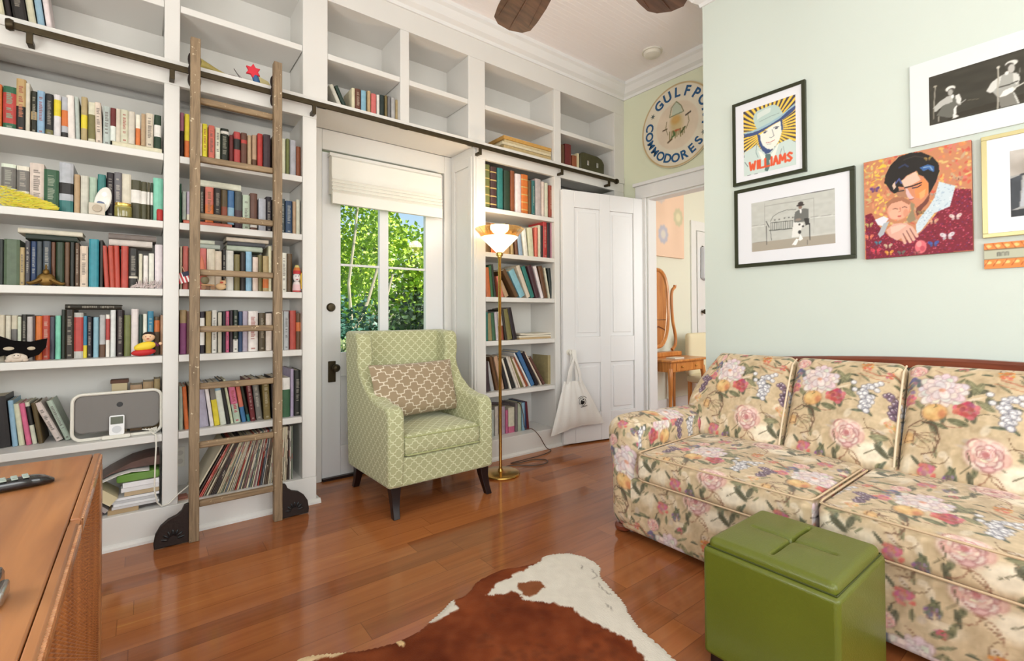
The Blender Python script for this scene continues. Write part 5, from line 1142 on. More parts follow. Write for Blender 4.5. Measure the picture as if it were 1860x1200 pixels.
def cushion(name, c, dim, r, bulge, mat_, parent, rot=None, step=.02, pipe=None, uvs=1.0):
    Q, Fc, V, N = rbox(dim, r, step, bulge)
    Tm = Tr(*c) @ (rot or Matrix())
    mb = MB(); mb.v = [tuple(Tm @ Vector(p)) for p in Q]; mb.f = Fc; mb.m = [0]*len(Fc); mb.c = [None]*len(Fc)
    return build(name, mb, mat_, parent, smooth=True, uv=True)
sc = cushion('seat_cushion', (1.412, 2.735, .388), (.508, .54, .125), .035, (0, 0, .022), CHAIRF, ch)
PIPE = mat('green_piping', (172, 176, 124), .8)
for z in (.338, .438):
    build('piping', MB().tube([(1.163, 3.0, z), (1.161, 2.50, z), (1.175, 2.468, z), (1.649, 2.468, z), (1.663, 2.50, z), (1.661, 3.0, z)], .0045, 6), PIPE, sc, smooth=True)
for s, (cx_, cy_) in enumerate(((1.118, 2.53), (1.712, 2.53), (1.125, 3.09), (1.700, 3.09))):
    fr = cy_ < 2.8; dy = -.05 if fr else .035; dx = (-.012 if cx_ < 1.4 else .012)
    mb = MB(); lev = [(0, .019), (.05, .020), (.11, .025), (.17, .031)]
    vs = []
    for z, h in lev:
        k = (1-z/.17)**1.6; ox_, oy_ = dx*k, dy*k
        vs += [(cx_+ox_-h, cy_+oy_-h, z), (cx_+ox_+h, cy_+oy_-h, z), (cx_+ox_+h, cy_+oy_+h, z), (cx_+ox_-h, cy_+oy_+h, z)]
    fs = [(3, 2, 1, 0), (12, 13, 14, 15)]+[(4*j+i, 4*j+(i+1) % 4, 4*j+4+(i+1) % 4, 4*j+4+i) for j in range(3) for i in range(4)]
    mb.add(vs, fs); build('leg', mb, DARKW, ch, bevel=.003)
# lumbar pillow
TPl = Tr(1.385, 2.79, .658) @ Rz(.10) @ Rx(-.30)
mb = MB(); n_ = 30; mm = 22; W2, H2 = .305, .170; uvp = []
for side in (1, -1):
    b = len(mb.v)
    for j in range(mm+1):
        for i in range(n_+1):
            u = 2*i/n_-1; v = 2*j/mm-1; t = .062*((1-u**4)*(1-v**4))**.55
            pin = 1-.055*(1-abs(u))*0-.05*(1-u*u)*abs(v)**3; pin2 = 1-.045*(1-v*v)*abs(u)**3
            mb.v.append((u*W2*pin2, side*-t, v*H2*pin)); uvp.append((u*W2, v*H2))
    for j in range(mm):
        for i in range(n_): mb.face((b+j*(n_+1)+i, b+j*(n_+1)+i+1, b+(j+1)*(n_+1)+i+1, b+(j+1)*(n_+1)+i))
mbT(mb, TPl)
pil = build('lumbar_pillow', mb, PILLF, None, smooth=True, weld=False)
ul = pil.data.uv_layers.new(name='UVMap')
for lp in pil.data.loops: ul.data[lp.index].uv = uvp[lp.vertex_index]
tag(pil, 'taupe and cream trellis lumbar pillow propped on the armchair seat', 'pillow')

# ------------------------------------------------------------------ green ottoman
OTM = mat('green_leatherette', (98, 106, 30), .36, var=.10, vscale=5, bump=.25, bscale=260, coat=.15)
ot = thing('ottoman', (1.625, .655, 0), 'olive green leather cube ottoman in front of the floral sofa', 'ottoman')
build('body', MB().box(1.43, 1.82, .465, .848, .035, .372), OTM, ot, bevel=.014, bseg=4)
mb = MB(); Q, Fc, V, N = rbox((.366, .362, .06), .020, .004, (0, 0, .008))
P = Q.copy()
top = V[:, 2] > .2
for ax_, oth in ((0, 1), (1, 0)):
    lim = .13 if ax_ == 0 else .150
    dd_ = np.exp(-(P[:, ax_]/.0045)**2)*np.clip((lim-np.abs(P[:, oth]))/.02, 0, 1); P[:, 2] -= np.where(top, dd_*.014, 0)
    P[:, 2] -= np.where(top, np.exp(-(P[:, ax_]/.03)**2)*np.clip((lim-np.abs(P[:, oth]))/.05, 0, 1)*.004, 0)
mb.v = [(x+1.625, y+.6565, z+.372) for x, y, z in P]; mb.f = Fc; mb.m = [0]*len(Fc); mb.c = [None]*len(Fc)
lid = build('lid', mb, OTM, ot, smooth=True)
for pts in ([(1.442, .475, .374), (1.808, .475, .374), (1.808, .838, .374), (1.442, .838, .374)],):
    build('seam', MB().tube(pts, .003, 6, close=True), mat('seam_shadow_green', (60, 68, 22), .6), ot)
for x in (1.465, 1.785):
    for y in (.50, .812): build('leg', MB().box(x-.02, x+.02, y-.02, y+.02, 0, .036), DARKW, ot, bevel=.002)

# ------------------------------------------------------------------ cowhide rug
outl = [(1.584,1.617),(1.52,1.655),(1.458,1.662),(1.415,1.643),(1.315,1.668),(1.254,1.693),(1.124,1.685),(1.06,1.65),(1.007,1.627),(.965,1.633),(.90,1.60),(.831,1.571),(.77,1.546),(.69,1.545),(.607,1.568),(.553,1.594),(.455,1.652),(.40,1.663),(.30,1.66),(.18,1.60),(.14,1.48),(.22,1.30),(.26,1.05),(.24,.80),(.16,.62),(.10,.48),(.20,.36),(.38,.42),(.55,.50),(.80,.52),(1.02,.47),(1.16,.34),(1.28,.32),(1.33,.42),(1.32,.58),(1.32,.75),(1.364,.906),(1.385,.99),(1.405,1.077),(1.44,1.15),(1.483,1.215),(1.545,1.379),(1.60,1.43),(1.616,1.48),(1.618,1.544)]
def pip(x, y, poly):
    ins = np.zeros(x.shape, bool)
    for i in range(len(poly)):
        x1, y1 = poly[i]; x2, y2 = poly[(i+1) % len(poly)]
        if y1 == y2: continue
        ins ^= ((y1 > y) != (y2 > y)) & (x < (x2-x1)*(y-y1)/(y2-y1)+x1)
    return ins
rug = [Vector((x, y, 0)) for x, y in outl]; sm_ = smooth_path([tuple(p) for p in rug]+[tuple(rug[0])], 6)[:-1]; poly = [(p.x, p.y) for p in sm_]
cv = Cv(1.7, 1.8, 420, (116, 54, 24)); cv.noise(18, 9, 4, (1, .7, .5)); cv.noise(12, 40, 5, (1, .7, .5))
rs = random.Random(4)
for i in range(160):
    x, y = rs.gauss(1.02, .14), rs.gauss(1.06, .15); cv.ell(x, y, rs.uniform(.008, .04), rs.uniform(.008, .022), (70, 34, 18), rs.uniform(0, 3), .22, .6)
for i in range(60):
    x, y = rs.gauss(1.25, .12), rs.gauss(1.50, .07); cv.ell(x, y, .03, .012, (84, 42, 22), rs.uniform(0, 3), .2, .6)
def jag(pts, amp, seed):
    r = random.Random(seed); out = []
    for (a, b), (c, d) in zip(pts[:-1], pts[1:]):
        n = max(2, int(math.hypot(c-a, d-b)/.012))
        for k in range(n): t = k/n; out.append((a+(c-a)*t+r.uniform(-amp, amp), b+(d-b)*t+r.uniform(-amp, amp)))
    out.append(pts[-1]); return out
edge = jag([(1.415,1.70),(1.40,1.64),(1.30,1.62),(1.177,1.616),(1.12,1.59),(1.075,1.573),(1.13,1.545),(1.193,1.514),(1.181,1.444),(1.254,1.373),(1.29,1.305),(1.283,1.235),(1.303,1.142),(1.318,1.05),(1.284,.968),(1.25,.85),(1.2,.6),(1.2,.2)], .010, 3)
CRM = (222, 216, 202)
cv.poly(edge+[(1.7, .2), (1.7, 1.0), (1.7, 1.78), (1.5, 1.78)], CRM)
cv.poly(jag([(1.235,1.56),(1.28,1.546),(1.327,1.513),(1.307,1.473),(1.243,1.45),(1.199,1.466),(1.21,1.515),(1.235,1.56)], .007, 8), (132, 78, 46))
cv.poly(jag([(.985,1.70),(.965,1.633),(.954,1.57),(.894,1.554),(.84,1.545),(.80,1.60),(.85,1.70)], .006, 5), CRM)
cv.poly(jag([(.705,1.60),(.712,1.53),(.698,1.499),(.686,1.53),(.675,1.60)], .004, 6), (232, 200, 150)); cv.poly(jag([(.60,1.72),(.585,1.60),(.52,1.595),(.455,1.62),(.36,1.61),(.25,1.60),(.2,1.72)], .008, 7), (230, 204, 160))
for pts in ([(1.56,1.45),(1.53,1.40),(1.50,1.39)],[(1.50,1.36),(1.47,1.31),(1.48,1.27)],[(1.42,1.25),(1.40,1.20)],[(1.55,1.50),(1.52,1.47)]): cv.line(jag(pts, .008, 4), .0022, (90, 80, 70), .6)
cv.noise(5, 70, 8)
step = .0065; gx = np.arange(.08, 1.64, step); gy = np.arange(.28, 1.78, step); GX, GY = np.meshgrid(gx, gy)
ins = pip(GX, GY, poly); idm = -np.ones(ins.shape, int)
quad = ins[:-1, :-1] & ins[1:, :-1] & ins[1:, 1:] & ins[:-1, 1:]
mb = MB(); V3 = []; rr = np.random.RandomState(2)
pe = np.array(poly)
for j, i in zip(*np.nonzero(quad)):
    q = []
    for jj, ii in ((j, i), (j, i+1), (j+1, i+1), (j+1, i)):
        if idm[jj, ii] < 0: idm[jj, ii] = len(V3); V3.append((GX[jj, ii], GY[jj, ii]))
        q.append(idm[jj, ii])
    mb.f.append(tuple(q))
V3 = np.array(V3)
dist = np.full(len(V3), 9.0)
for k in range(len(pe)):
    a = pe[k]; b = pe[(k+1) % len(pe)]; ab = b-a; t_ = np.clip(((V3-a) @ ab)/(ab @ ab), 0, 1); pr = a+t_[:, None]*ab
    dn = np.linalg.norm(V3-pr, axis=1); m_ = dn < dist; dist[m_] = dn[m_]
    if k == 0: near = pr.copy()
    near[m_] = pr[m_]
snap = dist < step*.75; V3[snap] = near[snap]
zz = .0015+.0055*np.clip(dist/.02, 0, 1)+.0012*rr.rand(len(V3))*(dist > .004)+.002*np.sin(V3[:, 0]*18)*np.sin(V3[:, 1]*14)*np.clip(dist/.08, 0, 1)
mb.v = [(a, b, max(c, .001)) for (a, b), c in zip(V3, zz)]; mb.m = [0]*len(mb.f); mb.c = [None]*len(mb.f)
HIDE = mat('cowhide_hair', attr=True, rough=.85, spec=.2, bump=.6, bscale=260, stretch=(1, .35, 1))
obj1('cowhide_rug', mb, HIDE, 'brown and white cowhide rug lying on the wooden floor before the sofa', 'rug', smooth=True, vcol=cv.sample(V3[:, 0], V3[:, 1]))

# ------------------------------------------------------------------ record console with remote controls
co = thing('console_cabinet', (-.33, .98, 0), 'wooden record console in the left foreground with a fluted front', 'cabinet')
KX0, KX1, KY0, KY1, KZ = -.58, -.086, .22, 1.706, .75
build('carcass', MB().box(KX0, KX1-.012, KY0+.01, KY1-.012, .10, KZ-.02), CONSOLEW, co, bevel=.004)
build('top_panel', MB().box(KX0, KX1-.018, KY0, KY1, KZ-.018, KZ), CONSOLEW, co, bevel=.003)
for a, b in ((1.178, KY1), (KY0, 1.150)):
    build('edge_band', MB().prism([(KX1-.0165, KZ-.03), (KX1-.0165, KZ), (KX1-.004, KZ), (KX1+.001, KZ-.006), (KX1+.001, KZ-.03)], 'y', a, b), CONSOLEW, co, bevel=.002)
build('edge_block', MB().box(KX1-.0165, KX1-.002, 1.1505, 1.1775, KZ-.03, KZ-.004), CONSOLEW, co)
build('end_post', MB().box(KX1-.012, KX1+.002, KY1-.055, KY1, .02, KZ-.03), CONSOLEW, co, bevel=.002)
build('end_post', MB().box(KX1-.012, KX1+.002, KY0, KY0+.05, .02, KZ-.03), CONSOLEW, co, bevel=.002)
mb = MB().box(KX1-.014, KX1-.006, KY0+.05, KY1-.055, .12, KZ-.032)
z = .125; row = 0
while z < KZ-.042:                                                    # basket weave of small raised beads
    y = KY0+.052+(.005 if row % 2 else 0)
    while y < KY1-.068:
        mb.add([(KX1-.0062, y, z), (KX1-.0062, y+.0095, z+.001), (KX1-.0062, y+.0095, z+.0085), (KX1-.0062, y, z+.0075), (KX1+.0005, y+.0048, z+.0042)], [(0, 1, 4), (1, 2, 4), (2, 3, 4), (3, 0, 4)]); y += .0105
    z += .0088; row += 1
build('woven_panel', mb, wood_mat('panel_cane', (120, 66, 30), (176, 108, 54), 0.4, 'z', 40), co)
BEADM = wood_mat('polished_bead', (170, 112, 70), (204, 150, 104), 0.18, 'z', 40, coat=.6)
for ya, yb in ((KY0+.01, 1.146), (1.180, KY1-.01)):
    mb = MB().box(KX1-.0045, KX1+.0012, ya, yb, KZ-.0135, KZ-.003); y = ya
    while y < yb-.005: mb.box(KX1-.0045, KX1+.0020, y, y+.0042, KZ-.014, KZ-.0022); y += .0075
    build('beaded_edge', mb, BEADM, co)
for x in (KX0+.04, KX1-.05):
    for y in (KY0+.06, KY1-.07): build('leg', MB().lathe([(0, 0), (.014, 0), (.022, .10), (0, .10)], (x, y, 0), 12), CONSOLEW, co, smooth=True)
rm = thing('remote_control', (-.24, 1.44, KZ), 'long black remote control with rows of grey buttons on the console', 'remote control')
TRm = Tr(-.155, 1.475, KZ+.001) @ Rz(math.radians(192))
n_ = 16; mb = MB(); Ln = .215; vs = []
secs = []
for i in range(n_+1):
    a = i/n_; x = Ln*a; e_ = min(1, math.sqrt(max(0, 1-((a-.5)*2)**8))); w_ = .025*max(.25, e_)*(1-.08*math.sin(a*math.pi)); h_ = .022*max(.35, min(1, math.sqrt(max(0, 1-((a-.5)*2)**6)))) ; secs.append((x, w_, h_))
ring_n = 12
for x, w_, h_ in secs:
    for k in range(ring_n): a = 2*math.pi*k/ring_n; vs.append((x, w_*math.copysign(abs(math.cos(a))**.6, math.cos(a)), h_*.5+h_*.5*math.copysign(abs(math.sin(a))**.7, math.sin(a))))
fs = [(j*ring_n+k, j*ring_n+(k+1) % ring_n, (j+1)*ring_n+(k+1) % ring_n, (j+1)*ring_n+k) for j in range(n_) for k in range(ring_n)]+[tuple(range(ring_n)), tuple(range(n_*ring_n, (n_+1)*ring_n))[::-1]]
mb.add(vs, fs); mbT(mb, TRm); build('body', mb, mat('gloss_black', (14, 14, 18), .12, coat=.5), rm, smooth=True)
BTN = mat('grey_buttons', (150, 160, 150), .5)
for i in range(9):
    for j in range(3):
        mb = MB().box(-.005, .005, -.0035, .0035, 0, .003); mbT(mb, TRm @ Tr(.045+.017*i, (j-1)*.013, .0212)); build('button', mb, BTN, rm, bevel=.001)
dv = thing('radio_remote', (-.17, .89, KZ), 'black and silver gadget at the left edge of the console top', 'remote control')
build('body', MB().box(-.26, -.142, .862, .918, KZ+.001, KZ+.040), mat('gloss_black_b', (16, 16, 24), .12, coat=.5), dv, bevel=.008)
build('silver_edge', MB().box(-.150, -.137, .868, .912, KZ+.002, KZ+.022), CHROME, dv, bevel=.004)
build('light_strip', MB().box(-.20, -.147, .8605, .8625, KZ+.02, KZ+.028), mat('blue_strip', (90, 110, 190), .3), dv)

# ------------------------------------------------------------------ floral sofa
TW, TH = .45, .52
fc = Cv(TW, TH, 190, (206, 180, 140), wrap=True)
fc.noise(10, 7, 11, (1, 1, 1.1)); fc.noise(12, 17, 12, (1, .95, .8))
rs = random.Random(21)
for i in range(46): fc.ell(rs.uniform(0, TW), rs.uniform(0, TH), rs.uniform(.015, .05), rs.uniform(.006, .018), rs.choice([(232, 214, 182), (224, 196, 154), (190, 160, 112), (236, 224, 202), (214, 190, 150), (200, 186, 176)]), rs.uniform(0, 3), .55, .4)
fc.ell(.36, .07, .085, .055, (238, 226, 200), .2, .9, .5); fc.ell(.02, .06, .06, .04, (232, 218, 190), .3, .7, .5); fc.ell(.20, .50, .06, .03, (232, 216, 186), .3, .6, .5)
def leaf(x, y, l, a, c=(116, 118, 78), w=.32):
    cx_, cy_ = x+math.cos(a)*l/2, y+math.sin(a)*l/2
    fc.ell(cx_, cy_, l/2, l/2*w, c, a, .9, .2); fc.line([(x, y), (x+math.cos(a)*l*.9, y+math.sin(a)*l*.9)], .0012, tuple(k*.62 for k in c), .7)
    fc.ell(cx_+.002*math.sin(a), cy_-.002*math.cos(a), l*.3, l*w*.14, tuple(min(255, k*1.35) for k in c), a, .5, .4)
def stem(pts, c=(124, 92, 62), r=.0016): fc.line(pts, r, c, .8)
def peony(x, y, r, seed=0, base=(240, 228, 224)):
    q = random.Random(seed)
    for ring_, nn in ((1.0, 13), (.78, 11), (.56, 9), (.36, 6)):
        for k in range(nn):
            a = 2*math.pi*k/nn+q.uniform(-.2, .2); rr_ = r*ring_*.72
            px, py = x+rr_*math.cos(a), y+rr_*math.sin(a); s_ = r*.27*q.uniform(.8, 1.15)
            fc.ell(px, py, s_*1.12, s_*.86, (168, 132, 140), a, .55, .2); c = tuple(min(255, b_+q.uniform(-16, 8)) for b_ in base); fc.ell(px, py, s_, s_*.72, c, a, 1, .25)
            if q.random() < .5: fc.ell(px-.3*s_*math.cos(a), py-.3*s_*math.sin(a), s_*.45, s_*.3, (226, 176, 176), a, .6, .5)
    fc.ell(x, y, r*.16, r*.13, (222, 150, 120), 0, .9, .4)
def rose(x, y, r, c1=(186, 88, 92), c2=(232, 210, 192)):
    q = random.Random(int(x*1e4+y*1e3))
    fc.ell(x, y, r*1.12, r, (206, 150, 138), .3, .7, .3); fc.ell(x, y, r*1.04, r*.9, c2, .3, .9, .15)
    for k in range(26):
        t_ = k/26; a = k*2.4+q.uniform(-.2, .2); rr_ = r*(1-t_)*.80; px, py = x+rr_*math.cos(a), y+rr_*.9*math.sin(a); s_ = r*(.34-.20*t_)
        fc.ell(px, py, s_*1.15, s_*.8, tuple(int(v*.86) for v in c1) if k % 3 else (214, 140, 132), a+1.57, .55, .25)
        c = tuple(min(255, v+q.randint(-14, 12)) for v in ((236, 214, 198) if k % 2 else (228, 184, 172))); fc.ell(px-s_*.12*math.cos(a), py-s_*.12*math.sin(a), s_, s_*.62, c, a+1.57, .95, .3)
    fc.ell(x, y, r*.20, r*.18, c1, 0, .8, .5)
def grapes(x, y, s, n=26, c=(226, 224, 222), d=(120, 122, 140), seed=1, ln=.11, w_=.042):
    q = random.Random(seed)
    for k in range(n):
        t_ = k/n; px = x+q.uniform(-1, 1)*w_*(1-t_*.8); py = y-ln*t_+q.uniform(-.006, .006)
        fc.ell(px, py, s*1.15, s*1.15, d, 0, .7, .2); fc.ell(px, py, s*.9, s*.9, c, 0, .95, .3); fc.ell(px-s*.25, py+s*.3, s*.35, s*.35, (250, 248, 244), 0, .8, .5)
def puff(x, y, r, c, seed=0, n=16):
    q = random.Random(seed)
    for k in range(n):
        a = q.uniform(0, 6.28); rr_ = r*math.sqrt(q.random())*.8; cc_ = tuple(max(0, min(255, b_+q.uniform(-30, 26))) for b_ in c)
        fc.ell(x+rr_*math.cos(a), y+rr_*math.sin(a), r*.3, r*.2, cc_, a+1.2, .9, .3)
# one repeat of the cloth, in the layout of the back cushions
GRN = [(110,112,78), (130,128,90), (92,92,68), (142,136,102), (100,108,84)]
for i in range(60):
    leaf(rs.uniform(0, TW), rs.uniform(0, TH), rs.uniform(.03, .065), rs.uniform(0, 6.28), rs.choice(GRN), rs.uniform(.22, .4))
for i in range(20):
    x, y = rs.uniform(0, TW), rs.uniform(0, TH); a = rs.uniform(0, 6.28); pts = [(x, y)]
    for k in range(4): x += .022*math.cos(a); y += .022*math.sin(a); a += rs.uniform(.2, .7); pts.append((x, y))
    stem(pts, rs.choice([(124,92,62), (150,96,70), (96,88,60)]))
for x, y, a in ((.20,.36,.3),(.225,.35,1.2),(.23,.33,-.6),(.24,.37,2.2),(.22,.30,-1.4),(.10,.24,-1.2),(.15,.24,-.3),(.35,.13,.2),(.37,.11,-.7),(.06,.44,1.3),(.16,.47,.5)): leaf(x, y, .075, a, rs.choice(GRN[:3]), .38)
puff(.045, .395, .044, (120, 104, 132), 4, 26); puff(.02, .33, .034, (212, 112, 118), 9, 22); peony(.13, .37, .086, 3, (226, 214, 208))
puff(.208, .285, .046, (198, 84, 96), 7, 36)
fc.ell(.112, .268, .046, .042, (186, 118, 66), 0, .7, .2); fc.ell(.112, .27, .042, .038, (224, 172, 100), 0, 1, .2); fc.ell(.096, .278, .022, .023, (238, 206, 132), 0, .8, .6); fc.ell(.136, .262, .017, .024, (214, 122, 78), 0, .8, .6); stem([(.112, .308), (.118, .295), (.11, .29)], (90, 84, 50))
grapes(.32, .375, .0125, 36, (216, 214, 216), (112, 112, 128), 2, .145, .056); grapes(.425, .335, .0115, 24, (128, 98, 124), (78, 58, 74), 3, .10, .036)
rose(.27, .125, .066); rose(.045, .465, .032, (206, 100, 112), (236, 202, 196))
puff(.315, .465, .030, (216, 130, 74), 13, 22); puff(.40, .43, .022, (214, 112, 96), 16, 16); puff(.19, .485, .020, (206, 110, 116), 14, 14); puff(.10, .045, .036, (206, 120, 122), 19, 24); puff(.17, .02, .024, (134, 112, 132), 20, 18); puff(.42, .20, .026, (222, 150, 104), 22, 18)
stem([(.30, .44), (.36, .42), (.42, .43), (.47, .40)], (186, 96, 66), .003); stem([(.28, .42), (.35, .40), (.40, .395)], (196, 120, 80), .002)
fc.ell(.085, .165, .045, .055, (216, 190, 146), .4, .7, .4)
for a in (-.9, -.5, -.1, .3): stem([(.05, .18), (.07+.05*math.cos(a), .17+.05*math.sin(a)), (.10+.03*math.cos(a), .13+.05*math.sin(a))], (130, 92, 66), .0015)
stem([(.03, .21), (.07, .235), (.12, .21), (.135, .16), (.12, .11), (.08, .10)], (110, 72, 52), .0024)
fc.ell(.035, .165, .022, .030, (220, 170, 106), .5, .9, .3); stem([(.02, .15), (.03, .20), (.055, .19), (.05, .15), (.02, .15)], (110, 66, 46), .0018)
stem([(.34, .06), (.38, .09), (.42, .07), (.45, .09)], (100, 92, 62), .002); stem([(.20, .05), (.23, .08), (.22, .12)], (100, 92, 62), .002)
fc.noise(9, 60, 30); fc.noise(9, 23, 31)
g_ = fc.a.mean(axis=2, keepdims=True); fc.a = fc.a*.80+g_*.20*np.array([1.04, 1.0, .93])
FLOR = mat('floral_chintz', attr=True, rough=.8, sheen=.15, bump=.25, bscale=14)
SX0 = 1.92
def floral(Q, N, u0=0.0, v0=0.0, side=None):
    """cloth coordinates that run over top and front without a break"""
    P = np.asarray(Q)
    fr = np.abs(N[:, 1]) > .8
    u = np.where(fr, -P[:, 0]*1.0+P[:, 1], -P[:, 1]); v = P[:, 2]+np.where(fr, 0, P[:, 0]*.92)
    return fc.sample(u+u0, v+v0)
def soft(name, c, dim, r, bulge, parent, step=.005, rot=None, u0=0, v0=0, warp=None, local=False):
    Q, Fc, V, N = rbox(dim, r, step, bulge); Q0 = Q+np.array((0, c[1], 0))
    L_ = np.linalg.norm(N, axis=1) < .5
    NN = N.copy(); ax_ = np.argmax(np.abs(V), axis=1)
    for a in range(3): NN[L_ & (ax_ == a), a] = np.sign(V[L_ & (ax_ == a), a])
    if rot is not None: R3 = np.array(rot.to_3x3()); Q = Q @ R3.T
    Q = Q+np.array(c)
    if warp: Q = warp(Q, V)
    mb = MB(); mb.v = [tuple(p) for p in Q]; mb.f = Fc; mb.m = [0]*len(Fc); mb.c = [None]*len(Fc)
    return build(name, mb, FLOR, parent, smooth=True, vcol=floral(Q0 if local else Q, NN, u0, v0)), Q
so = thing('sofa', (2.45, .5, 0), 'floral chintz sofa with curved wooden top rail against the picture wall', 'sofa')
SYL, SYR = 1.70, -.62
soft('base', (2.46, (1.60+SYR)/2, .165), (1.04, 1.60-SYR, .27), .02, (0, 0, 0), so, .006, u0=.1, v0=.13)
def armwarp(Q, V):
    Q = Q.copy(); x, y, z = Q[:, 0], Q[:, 1], Q[:, 2]
    t_ = np.clip((z-.34)/.24, 0, 1); cy_ = 1.592; Q[:, 1] = cy_+(y-cy_)*(.80+.34*np.sin(np.clip(t_, 0, 1)*math.pi*.72)) ; Q[:, 2] = z-.045*np.clip((x-2.1)/.9, 0, 1)*t_
    return Q
soft('arm', (2.45, 1.592, .315), (1.06, .20, .57), .085, (.0, .0, .0), so, .005, u0=.33, v0=.30, warp=armwarp)
soft('back', (2.90, (1.62+SYR)/2, .44), (.21, 1.62-SYR, .80), .07, (0, 0, 0), so, .007, u0=.05, v0=.2)
seats = []
for y0, y1 in ((.70, 1.485), (-.09, .693)):
    def sw(Q, V, y0=y0, y1=y1):
        Q = Q.copy(); t_ = np.clip((Q[:, 0]-1.93)/.6, 0, 1); Q[:, 2] -= np.where(V[:, 2] > 0, .012*(1-t_), 0); return Q
    o, _ = soft('seat_cushion', (2.28, (y0+y1)/2, .380), (.74, y1-y0-.004, .150), .035, (.006, 0, .022), so, .005, u0=.21+y0, v0=.02, warp=sw)
    seats.append(o)
PIPEF = mat('cream_welt', (206, 180, 146), .8)
for o, (y0, y1) in zip(seats, ((.70, 1.485), (-.09, .693))):
    for z in (.441, .315):
        mb = MB().tube([(2.45, y1-.006, z+.008), (1.96, y1-.006, z), (1.925, y1-.012, z), (1.911, y1-.04, z), (1.911, y0+.04, z), (1.925, y0+.012, z), (1.96, y0+.006, z), (2.45, y0+.006, z+.008)], .0042, 6)
        build('welt', mb, PIPEF, o, smooth=True)
RB = Ry(.42)
for k, (y0, y1) in enumerate(((1.055, 1.60), (.600, 1.050), (.145, .595), (-.31, .140))):
    def bw(Q, V, k=k):
        Q = Q.copy()
        if k == 0: Q[:, 1] -= np.clip((Q[:, 1]-1.40)/.2, 0, 1)*np.clip((Q[:, 2]-.62)/.26, 0, 1)**1.5*.13
        return Q
    o, Q = soft('back_cushion', (2.655, (y0+y1)/2, .640), (.17, y1-y0-.001, .50), .036, (.030, 0, .0), so, .0042, rot=RB, u0=1.05, v0=.335, warp=bw, local=True)
    if k < 3:
        RBm = Tr(2.655, 0, .640) @ RB
        mb = MB().tube([RBm @ Vector((-.085, y0+.005, -.22)), RBm @ Vector((-.097, y0+.004, -.1)), RBm @ Vector((-.098, y0+.004, .08)), RBm @ Vector((-.085, y0+.006, .20)), RBm @ Vector((-.04, y0+.008, .246))], .0045, 6)
        build('welt', mb, mat('welt_cream', (226, 206, 176), .8), o, smooth=True)
# wooden crest rail
mb = MB(); pts = []; n_ = 40; vs = []
for i in range(n_+1):
    y = 1.50+(-.62-1.50)*i/n_; s_ = i/n_; zt = .848+.062*math.sin(min(1, s_*1.9)*R90)**1.0 - (.0 if s_ < .5 else .03*(s_-.5)); zb_ = max(.80, zt-.05)
    vs += [(2.935, y, zb_), (3.005, y, zb_), (3.005, y, zt-.004), (2.99, y, zt), (2.945, y, zt), (2.930, y, zt-.012)]
fs = [(j*6+k, j*6+(k+1) % 6, (j+1)*6+(k+1) % 6, (j+1)*6+k) for j in range(n_) for k in range(6)]+[tuple(range(6)), tuple(range(n_*6, n_*6+6))]
mb.add(vs, fs); build('crest_rail', mb, RAILW, so, smooth=True)
for x, y in ((1.985, 1.62), (2.93, 1.62), (1.985, -.55), (2.93, -.55)):
    build('foot', MB().lathe([(0, 0), (.028, 0), (.042, .012), (.045, .03), (.034, .042), (0, .046)], (x, y, 0), 18), RAILW, so, smooth=True)

